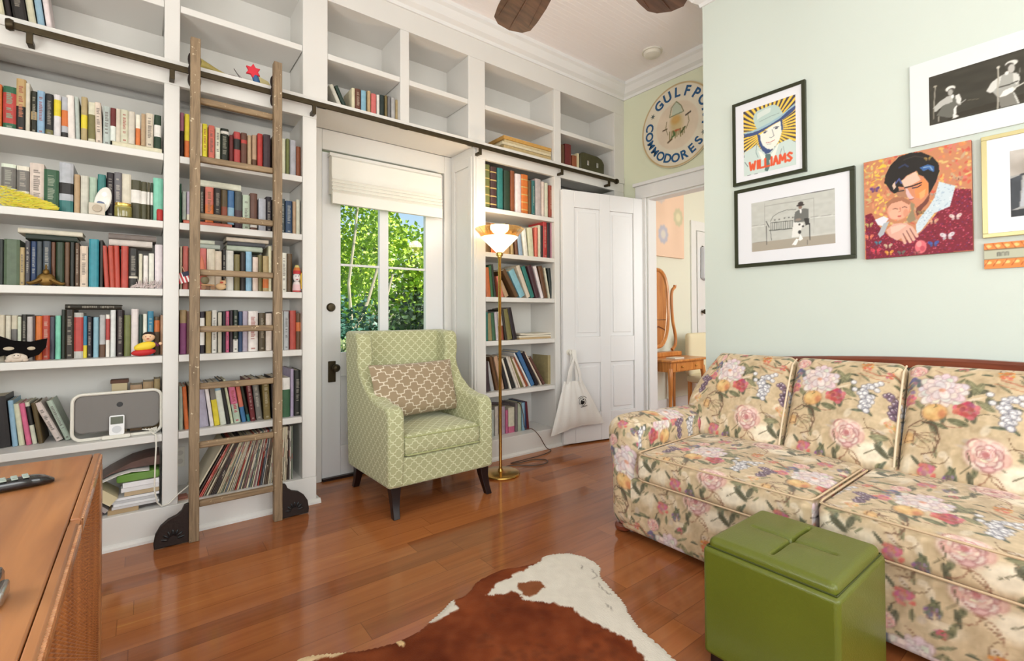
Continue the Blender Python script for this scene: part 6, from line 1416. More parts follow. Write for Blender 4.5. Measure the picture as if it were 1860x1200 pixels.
# ------------------------------------------------------------------ pictures on the right wall
POSTER_RECT=(1.469, 1.165, 1.989, 2.4)
POSTER=[('P',[(19.9,123.1),(21.7,131.5),(27.8,138.2),(41.8,139.6),(53.5,140.6),(63.1,139.1),(70.6,130.8),(75.2,119.4),(77.9,113.1),(74.1,106.9),(60.8,101.9),(43.3,97.1),(31.4,94.5),(25.4,102.1),(22.5,111.0)],(188,210,204)),
('P',[(27.7,131.5),(43.7,136.6),(55.4,135.5),(53.4,126.4),(35.7,121.9),(27.6,118.1)],(214,226,220)),
('P',[(1.0,95.6),(17.2,93.6),(31.4,94.5),(51.1,98.8),(72.2,106.5),(87.1,118.2),(99.5,124.1),(99.4,115.3),(92.5,109.8),(77.8,102.4),(56.9,96.8),(41.3,91.1),(27.2,85.8),(13.0,86.0),(0.9,88.8)],(66,84,130)),
('P',[(1.0,98.8),(17.2,97.5),(31.4,99.4),(51.2,103.6),(74.1,112.3),(87.2,120.3),(99.6,128.3),(99.5,123.0),(87.1,117.1),(72.2,106.1),(51.1,98.3),(31.4,94.0),(17.2,93.2),(1.0,95.2)],(160,192,204)),
('P',[(33.3,83.8),(43.2,89.4),(56.9,95.7),(72.1,100.1),(74.9,97.0),(75.7,83.8),(73.7,71.6),(69.8,59.9),(64.1,50.9),(54.4,45.2),(44.8,50.3),(36.0,61.9),(33.1,71.6)],(236,238,228)),
('P',[(27.3,86.9),(33.3,83.8),(34.1,71.3),(38.0,59.0),(46.7,48.6),(56.3,43.5),(52.4,39.2),(44.6,38.2),(36.9,48.3),(31.0,63.4),(29.2,75.1)],(66,84,130)),
('P',[(72.2,104.4),(75.9,100.9),(77.0,83.4),(74.7,75.5),(73.5,88.8)],(66,84,130)),
('P',[(0.5,54.7),(12.7,57.8),(27.0,64.7),(32.9,53.9),(44.6,37.1),(52.4,39.2),(66.0,52.5),(77.2,55.4),(88.3,57.2),(100.4,45.9),(100.3,-1.2),(-0.0,1.2)],(204,220,216)),
('P',[(28.9,50.7),(35.8,44.2),(45.5,30.3),(36.6,26.2)],(240,240,232)),
('P',[(65.9,50.3),(69.8,55.6),(60.0,24.0),(52.4,32.7)],(240,240,232)),
('P',[(43.7,38.5),(52.4,36.0),(55.2,27.5),(50.3,22.3),(52.1,10.9),(47.2,-0.9),(41.3,2.8),(44.4,19.6),(42.6,31.1)],(92,120,118)),
('L',[(37.3,89.8),(42.2,89.5),(47.1,87.0)],1.37,(70,70,84)),
('E',(42.6,85.6,3.1,1.8),(60,64,84)),
('L',[(59.7,90.1),(64.5,90.9),(69.2,89.3)],1.37,(70,70,84)),
('E',(64.8,87.5,3.1,1.7),(60,64,84)),
('L',[(56.8,87.0),(60.1,72.8),(54.7,70.2),(51.8,72.2)],0.85,(110,110,120)),
('L',[(45.3,62.3),(52.7,61.0),(61.3,63.7)],1.19,(186,96,90)),
('L',[(46.8,58.5),(54.6,57.1)],0.85,(150,150,150)),
('L',[(77.7,96.0),(79.4,86.8),(76.8,81.3)],0.85,(150,150,150)),
('L',[(74.3,41.3),(69.4,23.4)],0.85,(110,120,120)),
('L',[(8.1,20.7),(2.0,31.5)],1.02,(70,80,90)),
('L',[(27.1,69.1),(24.8,47.4),(28.7,35.1)],0.85,(100,130,130)),
('L',[(77.1,44.7),(80.6,22.3)],0.68,(130,150,150)),
('L',[(31.6,112.2),(55.2,117.0),(70.5,117.9)],0.68,(120,140,140))]
BENCH_RECT=(1.426, 0.972, 1.507, 1.81)
BENCH=[('P',[(1.0,19.2),(170.4,18.1),(171.0,-0.4),(0.8,0.4)],(172,164,150)),
('L',[(0.8,53.7),(30.9,52.8)],1.11,(226,228,224)),
('L',[(0.8,56.2),(30.9,55.2)],0.56,(150,150,146)),
('L',[(124.4,54.4),(169.5,52.7)],1.11,(226,228,224)),
('L',[(124.4,56.3),(169.2,54.6)],0.56,(140,140,136)),
('L',[(30.4,102.9),(29.8,51.7)],0.74,(160,160,156)),
('L',[(30.3,93.7),(131.4,92.9)],0.93,(150,150,146)),
('L',[(131.4,93.5),(130.5,24.2)],0.56,(165,165,160)),
('L',[(1.4,105.5),(168.4,103.8)],1.11,(90,90,90)),
('L',[(2.1,19.7),(34.7,19.4)],0.74,(140,134,124)),
('L',[(124.0,19.4),(170.1,20.5)],0.93,(216,214,208)),
('L',[(42.6,60.1),(48.0,69.4),(60.4,75.5),(76.6,78.4),(96.3,76.5)],0.93,(96,98,94)),
('L',[(33.1,61.5),(39.3,48.3)],1.49,(70,72,70)),
('L',[(33.4,51.2),(33.6,12.4)],1.49,(60,62,60)),
('L',[(42.4,39.8),(44.2,20.3)],0.93,(80,82,80)),
('L',[(122.4,44.4),(122.9,11.8)],1.49,(60,62,60)),
('L',[(117.3,12.5),(117.8,2.9)],0.93,(90,90,88)),
('L',[(42.6,57.0),(90.1,55.0)],1.11,(74,76,72)),
('L',[(40.3,41.1),(89.9,38.9)],1.67,(74,76,72)),
('L',[(43.2,56.9),(43.0,40.7)],0.93,(80,84,80)),
('L',[(47.2,56.8),(47.0,40.6)],0.93,(80,84,80)),
('L',[(51.1,56.6),(50.9,40.5)],0.93,(80,84,80)),
('L',[(55.0,56.4),(54.8,40.3)],0.93,(80,84,80)),
('L',[(58.9,56.2),(58.7,40.2)],0.93,(80,84,80)),
('L',[(62.8,56.1),(62.6,40.1)],0.93,(80,84,80)),
('L',[(66.7,55.9),(66.5,40.0)],0.93,(80,84,80)),
('L',[(70.5,55.7),(70.3,39.8)],0.93,(80,84,80)),
('L',[(74.3,55.6),(74.1,39.7)],0.93,(80,84,80)),
('L',[(78.1,55.4),(77.9,39.6)],0.93,(80,84,80)),
('L',[(81.9,55.2),(81.7,39.5)],0.93,(80,84,80)),
('L',[(85.6,55.1),(85.4,39.4)],0.93,(80,84,80)),
('L',[(89.4,54.9),(89.2,39.2)],0.93,(80,84,80)),
('E',(52.0,61.7,2.1,1.6),(112,114,110)),
('E',(61.3,61.3,2.0,1.6),(112,114,110)),
('E',(72.4,62.6,2.0,1.6),(112,114,110)),
('E',(81.4,62.2,2.0,1.6),(112,114,110)),
('E',(89.2,61.0,2.0,1.6),(112,114,110)),
('P',[(92.2,60.5),(94.2,71.0),(101.1,74.7),(111.6,75.9),(120.9,73.4),(120.7,56.1),(116.9,49.0),(103.6,49.1),(92.0,50.8)],(112,114,110)),
('P',[(103.0,76.4),(107.8,74.6),(106.7,66.1),(103.9,68.4)],(236,236,234)),
('P',[(111.3,55.7),(121.6,55.0),(122.0,42.5),(114.9,41.6)],(60,60,58)),
('P',[(90.1,51.1),(103.6,49.1),(111.2,46.0),(106.3,35.1),(101.3,20.3),(86.8,21.1),(89.0,41.4)],(232,232,228)),
('E',(100.2,55.0,6.6,2.7),(150,136,126)),
('E',(102.8,29.8,3.4,3.9),(60,60,60)),
('E',(102.6,45.0,2.3,2.3),(70,68,66)),
('E',(109.6,40.5,2.3,1.9),(60,60,60)),
('P',[(86.6,5.4),(95.5,17.1),(100.9,15.5),(95.7,4.4)],(246,246,244)),
('P',[(100.3,14.6),(104.3,25.7),(109.8,15.0),(103.1,11.9)],(246,246,244)),
('E',(104.6,79.6,3.8,4.2),(140,116,104)),
('E',(105.0,83.4,8.6,2.3),(62,54,52)),
('E',(105.6,87.2,5.7,3.5),(66,58,56))]
CONCERT_RECT=(0.57, -0.14, 2.026, 2.261)
CONCERT=[('L',[(6.8,54.8),(4.9,23.2)],1.41,(150,146,134)),
('E',(6.8,55.1,2.2,1.5),(170,166,150)),
('P',[(7.5,12.4),(12.6,20.5),(19.5,34.4),(33.3,32.6),(34.1,19.5),(28.3,16.7),(25.8,4.6),(21.0,4.6)],(104,104,96)),
('P',[(4.1,24.3),(11.5,31.6),(19.5,36.0),(26.2,35.5),(24.9,26.0),(15.1,24.6),(7.6,18.1),(5.0,18.2)],(186,186,180)),
('P',[(28.0,34.5),(32.2,34.9),(34.2,27.4),(33.1,19.0),(29.0,23.7)],(222,222,218)),
('P',[(25.9,15.9),(29.6,20.3),(28.5,7.0),(32.0,2.9),(24.6,2.4),(25.6,9.5)],(226,226,222)),
('E',(23.0,45.8,5.7,4.4),(226,226,220)),
('E',(23.9,42.5,4.1,3.9),(70,66,58)),
('E',(22.9,40.5,2.9,4.8),(170,168,162)),
('E',(25.2,33.9,1.7,2.9),(236,236,234)),
('L',[(32.0,20.2),(38.5,24.3)],1.24,(170,170,164)),
('L',[(40.2,22.9),(51.6,20.8)],0.53,(120,116,96)),
('L',[(4.9,23.2),(4.3,8.5)],1.41,(120,116,104)),
('L',[(10.2,9.8),(9.9,3.4)],1.59,(150,146,134)),
('P',[(59.0,28.5),(64.1,38.2),(70.7,43.2),(77.2,45.2),(87.6,42.5),(90.6,35.3),(89.6,25.2),(84.2,22.7),(77.9,20.6),(73.6,16.1),(69.3,16.2),(66.1,23.5)],(168,168,162)),
('P',[(59.0,28.5),(65.2,39.3),(73.9,43.5),(71.6,32.1),(66.7,26.4),(62.8,24.4)],(214,214,208)),
('P',[(84.5,43.0),(89.6,39.4),(90.8,32.2),(87.4,26.0),(84.3,31.7)],(210,210,204)),
('L',[(71.6,28.8),(80.1,28.9),(88.5,30.9)],1.41,(60,58,50)),
('P',[(70.3,15.0),(77.8,15.8),(84.2,19.4),(87.4,11.0),(89.9,0.8),(72.3,1.0)],(128,126,118)),
('P',[(84.2,19.4),(87.4,11.0),(89.9,0.8),(88.1,0.9),(85.1,11.9)],(206,206,200)),
('P',[(71.2,15.2),(75.6,23.0),(83.2,24.9),(87.3,21.3),(84.2,18.2),(77.8,15.5)],(232,232,226)),
('L',[(85.3,22.4),(94.1,26.4)],1.59,(210,210,202)),
('E',(83.1,56.7,6.4,4.2),(222,222,216)),
('E',(81.3,53.4,4.4,4.8),(66,62,54)),
('E',(83.0,49.6,3.5,6.3),(190,188,182)),
('E',(78.7,45.3,2.1,2.7),(226,226,222)),
('L',[(70.9,55.4),(69.6,0.7)],1.59,(176,172,160)),
('E',(70.9,56.2,1.9,2.1),(206,202,190)),
('L',[(90.7,47.2),(90.5,41.3)],1.06,(110,108,100))]
CANVAS_RECT=(0.828, 0.42, 1.401, 1.906)
CANVAS=[('P',[(53.7,22.4),(59.9,28.7),(73.9,47.7),(84.5,60.8),(86.5,65.1),(99.6,62.0),(100.5,0.4),(1.0,-0.4),(1.1,50.8),(7.5,52.3),(15.3,36.0),(26.3,22.1),(39.1,15.7)],(126,28,48)),
('N',),
('P',[(72.4,75.3),(86.5,67.9),(81.5,47.6),(68.0,42.9),(55.8,25.7),(51.7,22.7),(50.8,32.4),(54.0,39.1),(63.2,50.7),(68.2,59.2)],(204,218,226)),
('M',),
('P',[(40.0,76.5),(48.4,77.2),(55.6,80.6),(54.7,86.7),(59.7,83.3),(64.5,75.2),(63.4,64.8),(58.3,56.2),(52.1,51.3),(49.1,57.8),(45.0,62.2),(39.8,65.5),(34.5,67.7),(31.3,73.2),(34.6,76.3)],(214,140,104)),
('P',[(31.3,72.0),(35.7,74.9),(42.0,73.0),(45.0,63.4),(40.8,64.1),(34.5,66.5)],(176,126,96)),
('P',[(50.3,70.8),(54.5,76.0),(58.6,81.7),(63.5,74.2),(62.4,65.0),(56.3,60.2),(51.2,62.3)],(240,144,84)),
('P',[(54.4,66.5),(60.5,70.1),(59.4,62.0),(55.3,59.2)],(246,170,110)),
('P',[(41.8,74.3),(43.6,73.3),(47.2,65.4),(49.7,62.5),(46.6,60.4),(43.5,64.3),(42.0,68.8)],(222,186,186)),
('P',[(52.1,51.3),(58.3,56.2),(64.4,64.6),(62.8,55.5),(57.2,49.3),(52.5,41.7),(51.0,46.7)],(116,66,56)),
('P',[(37.9,82.4),(43.3,87.0),(51.6,90.4),(56.1,80.5),(48.4,77.0),(41.0,75.3)],(222,192,172)),
('P',[(22.3,92.4),(27.4,102.5),(36.2,110.3),(46.8,112.0),(57.0,110.1),(66.9,102.9),(72.2,94.6),(73.0,86.3),(70.0,76.4),(66.4,68.9),(63.4,63.6),(63.4,75.4),(58.7,83.5),(54.2,86.6),(52.7,91.3),(43.3,88.0),(37.7,83.0),(39.1,78.5),(40.5,75.8),(34.6,77.5),(35.6,72.4),(31.3,70.2),(27.0,74.1),(23.8,80.9),(21.0,83.9)],(30,24,20)),
('P',[(28.7,79.9),(32.0,84.2),(32.5,76.7),(30.3,74.7)],(216,190,170)),
('P',[(55.3,93.8),(62.8,95.8),(68.7,92.1),(68.1,86.2),(62.8,90.3),(58.7,89.2)],(60,100,160)),
('L',[(32.5,81.6),(35.8,85.9),(37.9,80.5)],1.66,(76,84,140)),
('L',[(36.0,98.1),(41.4,100.5),(44.5,97.4)],1.93,(44,52,84)),
('L',[(58.8,93.0),(64.8,92.8),(66.7,88.8)],0.97,(150,180,210)),
('L',[(40.4,105.7),(50.8,107.4),(60.9,103.2)],1.11,(60,50,44)),
('L',[(41.0,74.8),(48.3,75.4),(56.6,77.4)],1.24,(26,22,28)),
('L',[(48.3,73.0),(52.9,73.0),(56.5,75.0)],0.97,(26,30,50)),
('L',[(34.6,72.0),(39.9,72.2)],1.11,(40,30,34)),
('L',[(45.0,61.0),(49.2,61.2)],0.83,(150,80,80)),
('E',(34.8,52.3,11.9,12.8),(232,168,140)),
('E',(31.0,47.4,6.4,6.2),(240,186,160),0.6),
('P',[(22.6,61.2),(30.2,66.1),(39.8,64.8),(46.5,58.3),(44.9,55.5),(37.6,61.3),(27.9,59.7),(23.4,54.8)],(168,112,84)),
('L',[(29.4,53.2),(31.6,53.7),(33.8,52.6)],0.69,(110,70,60)),
('L',[(38.4,53.6),(40.7,54.2),(42.8,52.9)],0.69,(110,70,60)),
('L',[(36.2,53.9),(36.6,50.0),(34.8,49.3)],0.69,(196,120,100)),
('E',(35.5,44.5,2.1,0.9),(196,90,84)),
('E',(41.7,47.0,2.7,4.8),(214,140,110),0.6),
('P',[(46.0,58.4),(50.1,55.3),(49.0,48.2),(50.9,38.3),(44.7,35.6),(42.1,39.6),(46.9,48.6)],(150,132,102)),
('P',[(10.9,44.2),(20.0,46.9),(24.9,43.4),(19.8,35.4),(14.2,37.4)],(226,226,236)),
('P',[(19.8,38.5),(25.6,40.6),(19.9,26.6),(15.7,22.8),(13.8,27.4)],(178,184,190)),
('P',[(22.0,30.7),(29.7,37.1),(41.5,36.3),(48.2,30.6),(44.5,26.6),(39.2,21.2),(32.7,17.7),(25.2,23.5)],(224,172,154)),
('P',[(26.4,33.3),(37.3,35.5),(42.5,33.5),(35.0,28.4),(27.4,25.7)],(238,196,178)),
('L',[(37.1,24.5),(40.4,14.4)],3.04,(224,176,156)),
('L',[(40.3,27.1),(45.4,15.0)],3.04,(230,180,160)),
('L',[(43.7,29.1),(48.8,17.0)],3.04,(224,176,156)),
('L',[(46.7,30.3),(51.9,20.3)],3.04,(230,180,160)),
('L',[(38.7,24.9),(42.8,14.7)],0.55,(110,60,60)),
('L',[(42.1,27.5),(47.1,16.0)],0.55,(110,60,60)),
('L',[(45.3,29.5),(50.4,18.6)],0.55,(110,60,60)),
('E',(55.1,8.6,5.8,7.8),(224,112,120)),
('E',(53.6,11.7,2.6,3.6),(236,150,150)),
('E',(56.6,6.6,2.4,3.1),(200,80,96)),
('B',(86.0,36.0,6.7,8.2),(232,210,204)),
('B',(78.7,17.0,7.9,9.6),(226,220,224)),
('B',(66.9,33.9,5.7,6.8),(222,170,140)),
('B',(66.6,10.3,6.2,7.5),(70,96,170)),
('B',(62.9,101.5,4.4,5.2),(160,130,70)),
('B',(67.3,62.7,3.3,3.9),(176,160,150)),
('B',(56.1,45.3,4.6,5.5),(150,120,80)),
('B',(11.3,78.3,6.4,7.1),(110,70,130)),
('B',(4.8,24.7,5.8,6.4),(234,130,100)),
('B',(13.9,17.3,4.5,5.1),(80,140,160)),
('B',(23.9,12.5,5.5,6.2),(214,190,160)),
('B',(11.5,8.1,6.8,7.6),(222,70,90)),
('B',(24.9,4.9,5.5,6.2),(240,170,70)),
('B',(36.8,3.8,4.9,5.6),(110,110,100)),
('B',(5.0,38.7,5.3,5.8),(200,180,110)),
('B',(89.4,74.7,4.6,5.7),(190,150,120)),
('B',(51.4,2.4,4.1,4.8),(170,90,90))]

def paint(cv, shapes, rs=None, hooks=None):
    for s in shapes:
        k = s[0]
        if k == 'P': cv.poly(s[1], s[2], *(s[3:] or ()))
        elif k == 'L': cv.line(s[1], max(.35, s[2]*.5), s[3])
        elif k == 'E': cv.ell(s[1][0] if isinstance(s[1], tuple) and len(s) < 4 else s[1], s[2], s[3], s[4], s[5], 0.0, *(s[6:] or ())) if not isinstance(s[1], tuple) else cv.ell(*s[1][:4], s[2], 0.0, *(s[3:] or ()))
        elif k == 'B':
            x, y, rx, ry = s[1]; c = s[2]; r = rx*.5
            for q in (-1, 1): cv.ell(x+q*r*.9, y+r*.4, r*.95, r*.62, c, q*.6, .95, .3); cv.ell(x+q*r*.6, y-r*.5, r*.5, r*.42, tuple(int(v*.85) for v in c), -q*.6, .9, .3); cv.ell(x+q*r*1.1, y+r*.5, r*.3, r*.2, tuple(int(v*.6) for v in c), 0, .7, .3)
            cv.ell(x, y, r*.13, r*.7, (60, 40, 40))
        elif hooks: hooks[k]()

def MW(y, z, d=0.0): return Matrix(((0, 0, -1, WX-d), (-1, 0, 0, y), (0, 1, 0, z), (0, 0, 0, 1)))   # local x to the right, y up, z out of the wall
def picture(name, label, y0, y1, z0, z1, fw, fcol, depth, matw, cv, pr, frame=True, backc=(232, 234, 240), rect=None):
    """y0 = left edge (larger y), pr = (l, r, b, t) fractions of the print inside the outer size"""
    W_, H_ = y0-y1, z1-z0; t = thing(name, (WX, (y0+y1)/2, (z0+z1)/2), label, 'picture')
    T = MW(y0, z0)
    if frame:
        for nm, (a, b, c, d) in (('frame_rail', (0, W_, 0, fw)), ('frame_rail', (0, W_, H_-fw, H_)), ('frame_rail', (0, fw, fw, H_-fw)), ('frame_rail', (W_-fw, W_, fw, H_-fw))):
            build(nm, MB().box(a, b, c, d, 0, depth, T=T), fcol, t, bevel=.0015)
    build('mat_board', MB().box(fw if frame else 0, W_-fw if frame else W_, fw if frame else 0, H_-fw if frame else H_, .001, depth-.006, T=T), mat('mat_white', backc, .5), t)
    if rect: pr = ((y0-rect[0])/W_, (y0-rect[1])/W_, (rect[2]-z0)/H_, (rect[3]-z0)/H_)
    l, r, b, tp = pr
    x0, x1, q0, q1 = l*W_, r*W_, b*H_, tp*H_
    T2 = T @ Tr(x0, q0, depth-.0052); sx, sy = (x1-x0)/cv.w, (q1-q0)/cv.h
    panel('print', cv, lambda u, v: T2 @ Vector((u*sx, v*sy, 0)), PRINT, t)
    return t
s_ = WX/6.0
# 1: poster of a man in a hat
BLK = mat('dark_green_black_frame', (46, 50, 30), .35)
cv = Cv(100, 146, 130, (222, 232, 228))
NAVY = (66, 84, 130)
cxx, cyy = 50, 88
cv.poly([(0, 50), (100, 50), (100, 146), (0, 146)], (248, 206, 84))
for k in range(44):
    a = 2*math.pi*k/44; w_ = .042; cv.poly([(cxx+18*math.cos(a), cyy+18*math.sin(a)), (cxx+150*math.cos(a-w_), cyy+150*math.sin(a-w_)), (cxx+150*math.cos(a+w_), cyy+150*math.sin(a+w_))], (72, 66, 78))
cv.ell(cxx, cyy, 44, 46, (250, 216, 96), al=.35, soft=.6)
paint(cv, POSTER)
def ptext(cv, word, x0, y0, w_, h_, col, slope=0.0):
    """block capitals drawn as strokes"""
    G = {'W': [[(0,1),(.25,0),(.5,.7),(.75,0),(1,1)]], 'I': [[(.5,0),(.5,1)]], 'L': [[(0,1),(0,0),(1,0)]], 'A': [[(0,0),(.5,1),(1,0)],[(.2,.38),(.8,.38)]], 'M': [[(0,0),(.1,1),(.5,.3),(.9,1),(1,0)]], 'S': [[(1,.85),(.5,1),(.05,.78),(.5,.52),(.95,.26),(.5,0),(0,.14)]]}
    wd = {'W': 1.3, 'I': .45, 'M': 1.25}; tot = sum(wd.get(c, .9) for c in word); x = x0
    for c in word:
        ww = w_*wd.get(c, .9)/tot
        for st_ in G[c]: cv.line([(x+ww*.12+p*ww*.72, y0+q*h_+slope*(x-x0)) for p, q in st_], h_*.125, col)
        x += ww
ptext(cv, 'WILLIAMS', 10, 11, 84, 17, (226, 90, 54), .0)
FY = lambda v: v*s_
picture('framed_poster', 'black framed poster of a man in a hat lettered Williams over yellow rays', 3.059*s_, 2.209*s_, CAM_Z+1.635*s_, CAM_Z+2.689*s_, .020, BLK, .022, 0, cv, None, rect=POSTER_RECT)
# 2: bench photograph
cv = Cv(170, 105, 190, (198, 200, 194)); cv.noise(5, 20, 2); paint(cv, BENCH)
picture('framed_photograph', 'black framed photograph of a person in a hat sitting on a bench', 3.046*s_, 1.745*s_, CAM_Z+.595*s_, CAM_Z+1.581*s_, .022, BLK, .022, 0, cv, None, rect=BENCH_RECT)
# 3: concert photograph on a white board
CW_, CH_ = round((CONCERT_RECT[0]-CONCERT_RECT[1])*300), round((CONCERT_RECT[3]-CONCERT_RECT[2])*300)
cv = Cv(CW_, CH_, 280, (58, 55, 45)); cv.noise(6, 12, 6); cv.poly([(20, 8), (CW_, 20), (CW_, 8), (20, 2)], (46, 40, 26), .7); paint(cv, CONCERT)
picture('mounted_photograph', 'large black and white concert photograph of two guitarists on white board', 0.643, -.213, 1.941, 2.344, .0, BLK, .018, 0, cv, None, rect=CONCERT_RECT, frame=False, backc=(224, 230, 232))
# 4: painting of a dark-haired man holding a baby
cv = Cv(100, 112, 190, (200, 134, 96)); rs = random.Random(8)
for i in range(520):
    x, y = rs.uniform(0, 100), rs.uniform(30, 112); c = rs.choice([(216, 96, 70), (224, 140, 88), (230, 186, 100), (214, 120, 108), (196, 164, 132), (222, 196, 124), (200, 88, 74), (190, 130, 110)])
    if x < 25: c = rs.choice([(236, 200, 70), (222, 150, 110), (200, 180, 120), (196, 110, 90), (240, 210, 100)])
    cv.ell(x, y, rs.uniform(1, 4), rs.uniform(.7, 2), c, rs.uniform(0, 3), .85, .3)
def _sp():
    for i in range(1500):
        x, y = rs.uniform(0, 100), rs.uniform(0, 74)
        m_ = cv.a[min(cv.ny-1, int(y/112*cv.ny)), min(cv.nx-1, int(x/100*cv.nx))]
        if m_[0] < 225 and m_[1] < 70: cv.ell(x, y, .8, .6, rs.choice([(176, 40, 60), (206, 70, 90), (84, 16, 34), (140, 40, 90), (226, 120, 140), (100, 50, 110)]), 0, .9, .4)
def _bl():
    for i in range(420):
        x, y = rs.uniform(44, 88), rs.uniform(12, 74); m_ = cv.a[min(cv.ny-1, int(y/112*cv.ny)), min(cv.nx-1, int(x/100*cv.nx))]
        if m_[2] > 205 and m_[0] > 180: cv.ell(x, y, .8, .5, rs.choice([(120, 150, 180), (160, 184, 200), (236, 240, 244)]), 0, .8, .4)
paint(cv, CANVAS, hooks={'N': _sp, 'M': _bl})
t = thing('canvas_painting', (WX, .63, 1.65), 'colourful painting of a dark-haired man cradling a baby among butterflies', 'painting')
cy0, cy1, cz0, cz1 = 1.660*s_, .842*s_, CAM_Z+.574*s_, CAM_Z+1.584*s_
TT = MW(cy0, cz0); build('canvas', MB().box(0, cy0-cy1, 0, cz1-cz0, .001, .024, T=TT), mat('canvas_edge', (150, 90, 70), .8), t, bevel=.002)
T3 = TT @ Tr(0, 0, .0246); panel('painted_face', cv, lambda u, v: T3 @ Vector((u/100*(cy0-cy1), v/112*(cz1-cz0), 0)), PRINT, t)
# 5: gold framed photograph
import_y = lambda u_, v_: None
cv = Cv(60, 100, 90, (170, 170, 168)); cv.poly([(0, 62), (60, 70), (60, 100), (0, 100)], (196, 190, 182)); cv.ell(10, 74, 16, 20, (150, 140, 130), 0, .5, .6); cv.poly([(6, 14), (10, 62), (60, 66), (60, 12)], (188, 192, 198)); cv.line([(8, 62), (60, 66)], 1.5, (60, 60, 62)); cv.poly([(0, 0), (60, 0), (60, 14), (0, 10)], (50, 52, 56)); cv.poly([(0, 10), (6, 14), (8, 62), (0, 58)], (70, 74, 80)); cv.ell(34, 40, 10, 18, (216, 220, 226), 0, .7, .6); cv.line([(20, 76), (40, 80), (60, 78)], 1.2, (40, 40, 44)); cv.noise(8, 12, 3)
GOLD = mat('champagne_gold', (204, 192, 140), .35, .3)
YL = 0.392
picture('gold_framed_photograph', 'pale gold framed greyish photograph at the right edge of the wall', YL, -.05, 1.456, 1.912, .018, GOLD, .026, 0, cv, None, rect=(.302, .04, 1.537, 1.826))
# 6: little orange sign
cv = Cv(100, 30, 150, (232, 140, 70))
for i in range(13): cv.ell(4+8*i, 26, 3, 2, (250, 206, 130)); cv.ell(4+8*i, 7, 3, 2, (250, 206, 130)); cv.line([(8*i, 29), (8*i+4, 22)], .4, (180, 80, 40)); cv.line([(8*i, 3), (8*i+4, 10)], .4, (180, 80, 40))
cv.poly([(0, 11), (46, 11), (46, 22), (0, 22)], (190, 192, 170)); cv.line([(0, 11), (46, 11), (46, 22), (0, 22)], .5, (130, 110, 80))
for k in range(3): cv.line([(12+3.6*k, 14.5), (12+3.6*k, 18.5), (14+3.6*k, 18.5), (14+3.6*k, 14.5)], .45, (110, 110, 100))
cv.poly([(56, 2), (56, 28), (100, 29), (100, 1)], (240, 120, 70))
for i in range(40): cv.ell(rs.uniform(58, 100), rs.uniform(3, 27), 1.2, 1.0, rs.choice([(214, 60, 50), (248, 180, 90)]), 0, .9, .4)
t = thing('orange_plaque', (WX, .3, 1.39), 'small orange souvenir plaque below the gold framed photograph', 'plaque')
TT = MW(.390, 1.317); build('board', MB().box(0, .36, 0, .115, .001, .010, T=TT), mat('plaque_edge', (196, 110, 60), .6), t)
T4 = TT @ Tr(0, 0, .0105); panel('printed_face', cv, lambda u, v: T4 @ Vector((u/100*.36, v/30*.115, 0)), PRINT, t)

# ------------------------------------------------------------------ next room seen through the doorway
YV = 3.10
sbox('wall_far', 6.60, 6.72, -.1, YV+.12, 0, CEIL, m=FARWALL)
struct(build('wall_far_side', MB().box(EX+.12, 6.6, YV, YV+.12, 0, CEIL), FARWALL))
mb = MB(); mb.box(EX+.12, 4.25, -.0, .1, 0, CEIL); mb.box(5.75, 6.6, -.0, .1, 0, CEIL); mb.box(4.25, 5.75, 0, .1, 0, .8); mb.box(4.25, 5.75, 0, .1, 2.6, CEIL); struct(build('wall_far_window', mb, FARWALL))  # unseen wall, its window opening put in for the added lamp
sbox('baseboard_far', 3.85, 5.03, YV-.018, YV, 0, .2, m=TRIMW)
vt = thing('vanity_table', (4.25, 2.83, 0), 'golden oak vanity table with oval tilting mirror in the next room', 'vanity table')
vx0, vx1, vy0, vy1, vz = 3.97, 4.57, 2.66, 3.04, .685
build('table_top', MB().box(vx0-.03, vx1+.03, vy0-.03, vy1, vz-.022, vz), OAKW, vt, bevel=.008, bseg=3)
build('apron', MB().box(vx0+.01, vx1-.01, vy0+.005, vy1-.01, vz-.12, vz-.022), OAKW, vt, bevel=.004)
dr = build('drawer_front', MB().box(vx0+.10, vx1-.10, vy0-.003, vy0+.005, vz-.11, vz-.035), OAKW, vt, bevel=.002)
for x in (4.15, 4.39): build('drawer_pull', MB().ball((x, vy0-.012, vz-.072), (.012, .010, .009), 12, 8), BRASS, dr, smooth=True)
for x in (vx0+.022, vx1-.022):
    for y in (vy0+.022, vy1-.03):
        s = -1 if x < 4.2 else 1; sy = -1 if y < 2.8 else 1
        pts = [(x, y, .60), (x+s*.012, y+sy*.012, .50), (x+s*.006, y+sy*.006, .36), (x-s*.004, y-sy*.004, .18), (x+s*.002, y+sy*.002, .05), (x+s*.014, y+sy*.012, .0)]
        build('leg', MB().tube(smooth_path(pts, 4), [.028-.014*min(1, k/12) for k in range(21)], 10), OAKW, vt, smooth=True)
mz0, mz1, mw = .79, 1.585, .215; mx_ = 4.15; my = 2.955
def oval(cx_, cz_, a, b, n=40, e=.72): return [(cx_+a*math.copysign(abs(math.cos(2*math.pi*k/n))**e, math.cos(2*math.pi*k/n)), cz_+b*math.copysign(abs(math.sin(2*math.pi*k/n))**e, math.sin(2*math.pi*k/n))) for k in range(n)]
ov = oval(mx_, (mz0+mz1)/2, mw, (mz1-mz0)/2)
mf = build('mirror_frame', MB().tube([(x, my, z) for x, z in ov], .022, 8, close=True), OAKW, vt, smooth=True)
MIR = mat('mirror_glass', (235, 225, 205), .03, 1.0)
build('mirror_glass', MB().prism(oval(mx_, (mz0+mz1)/2, mw-.012, (mz1-mz0)/2-.012), 'y', my-.004, my+.004), MIR, mf)
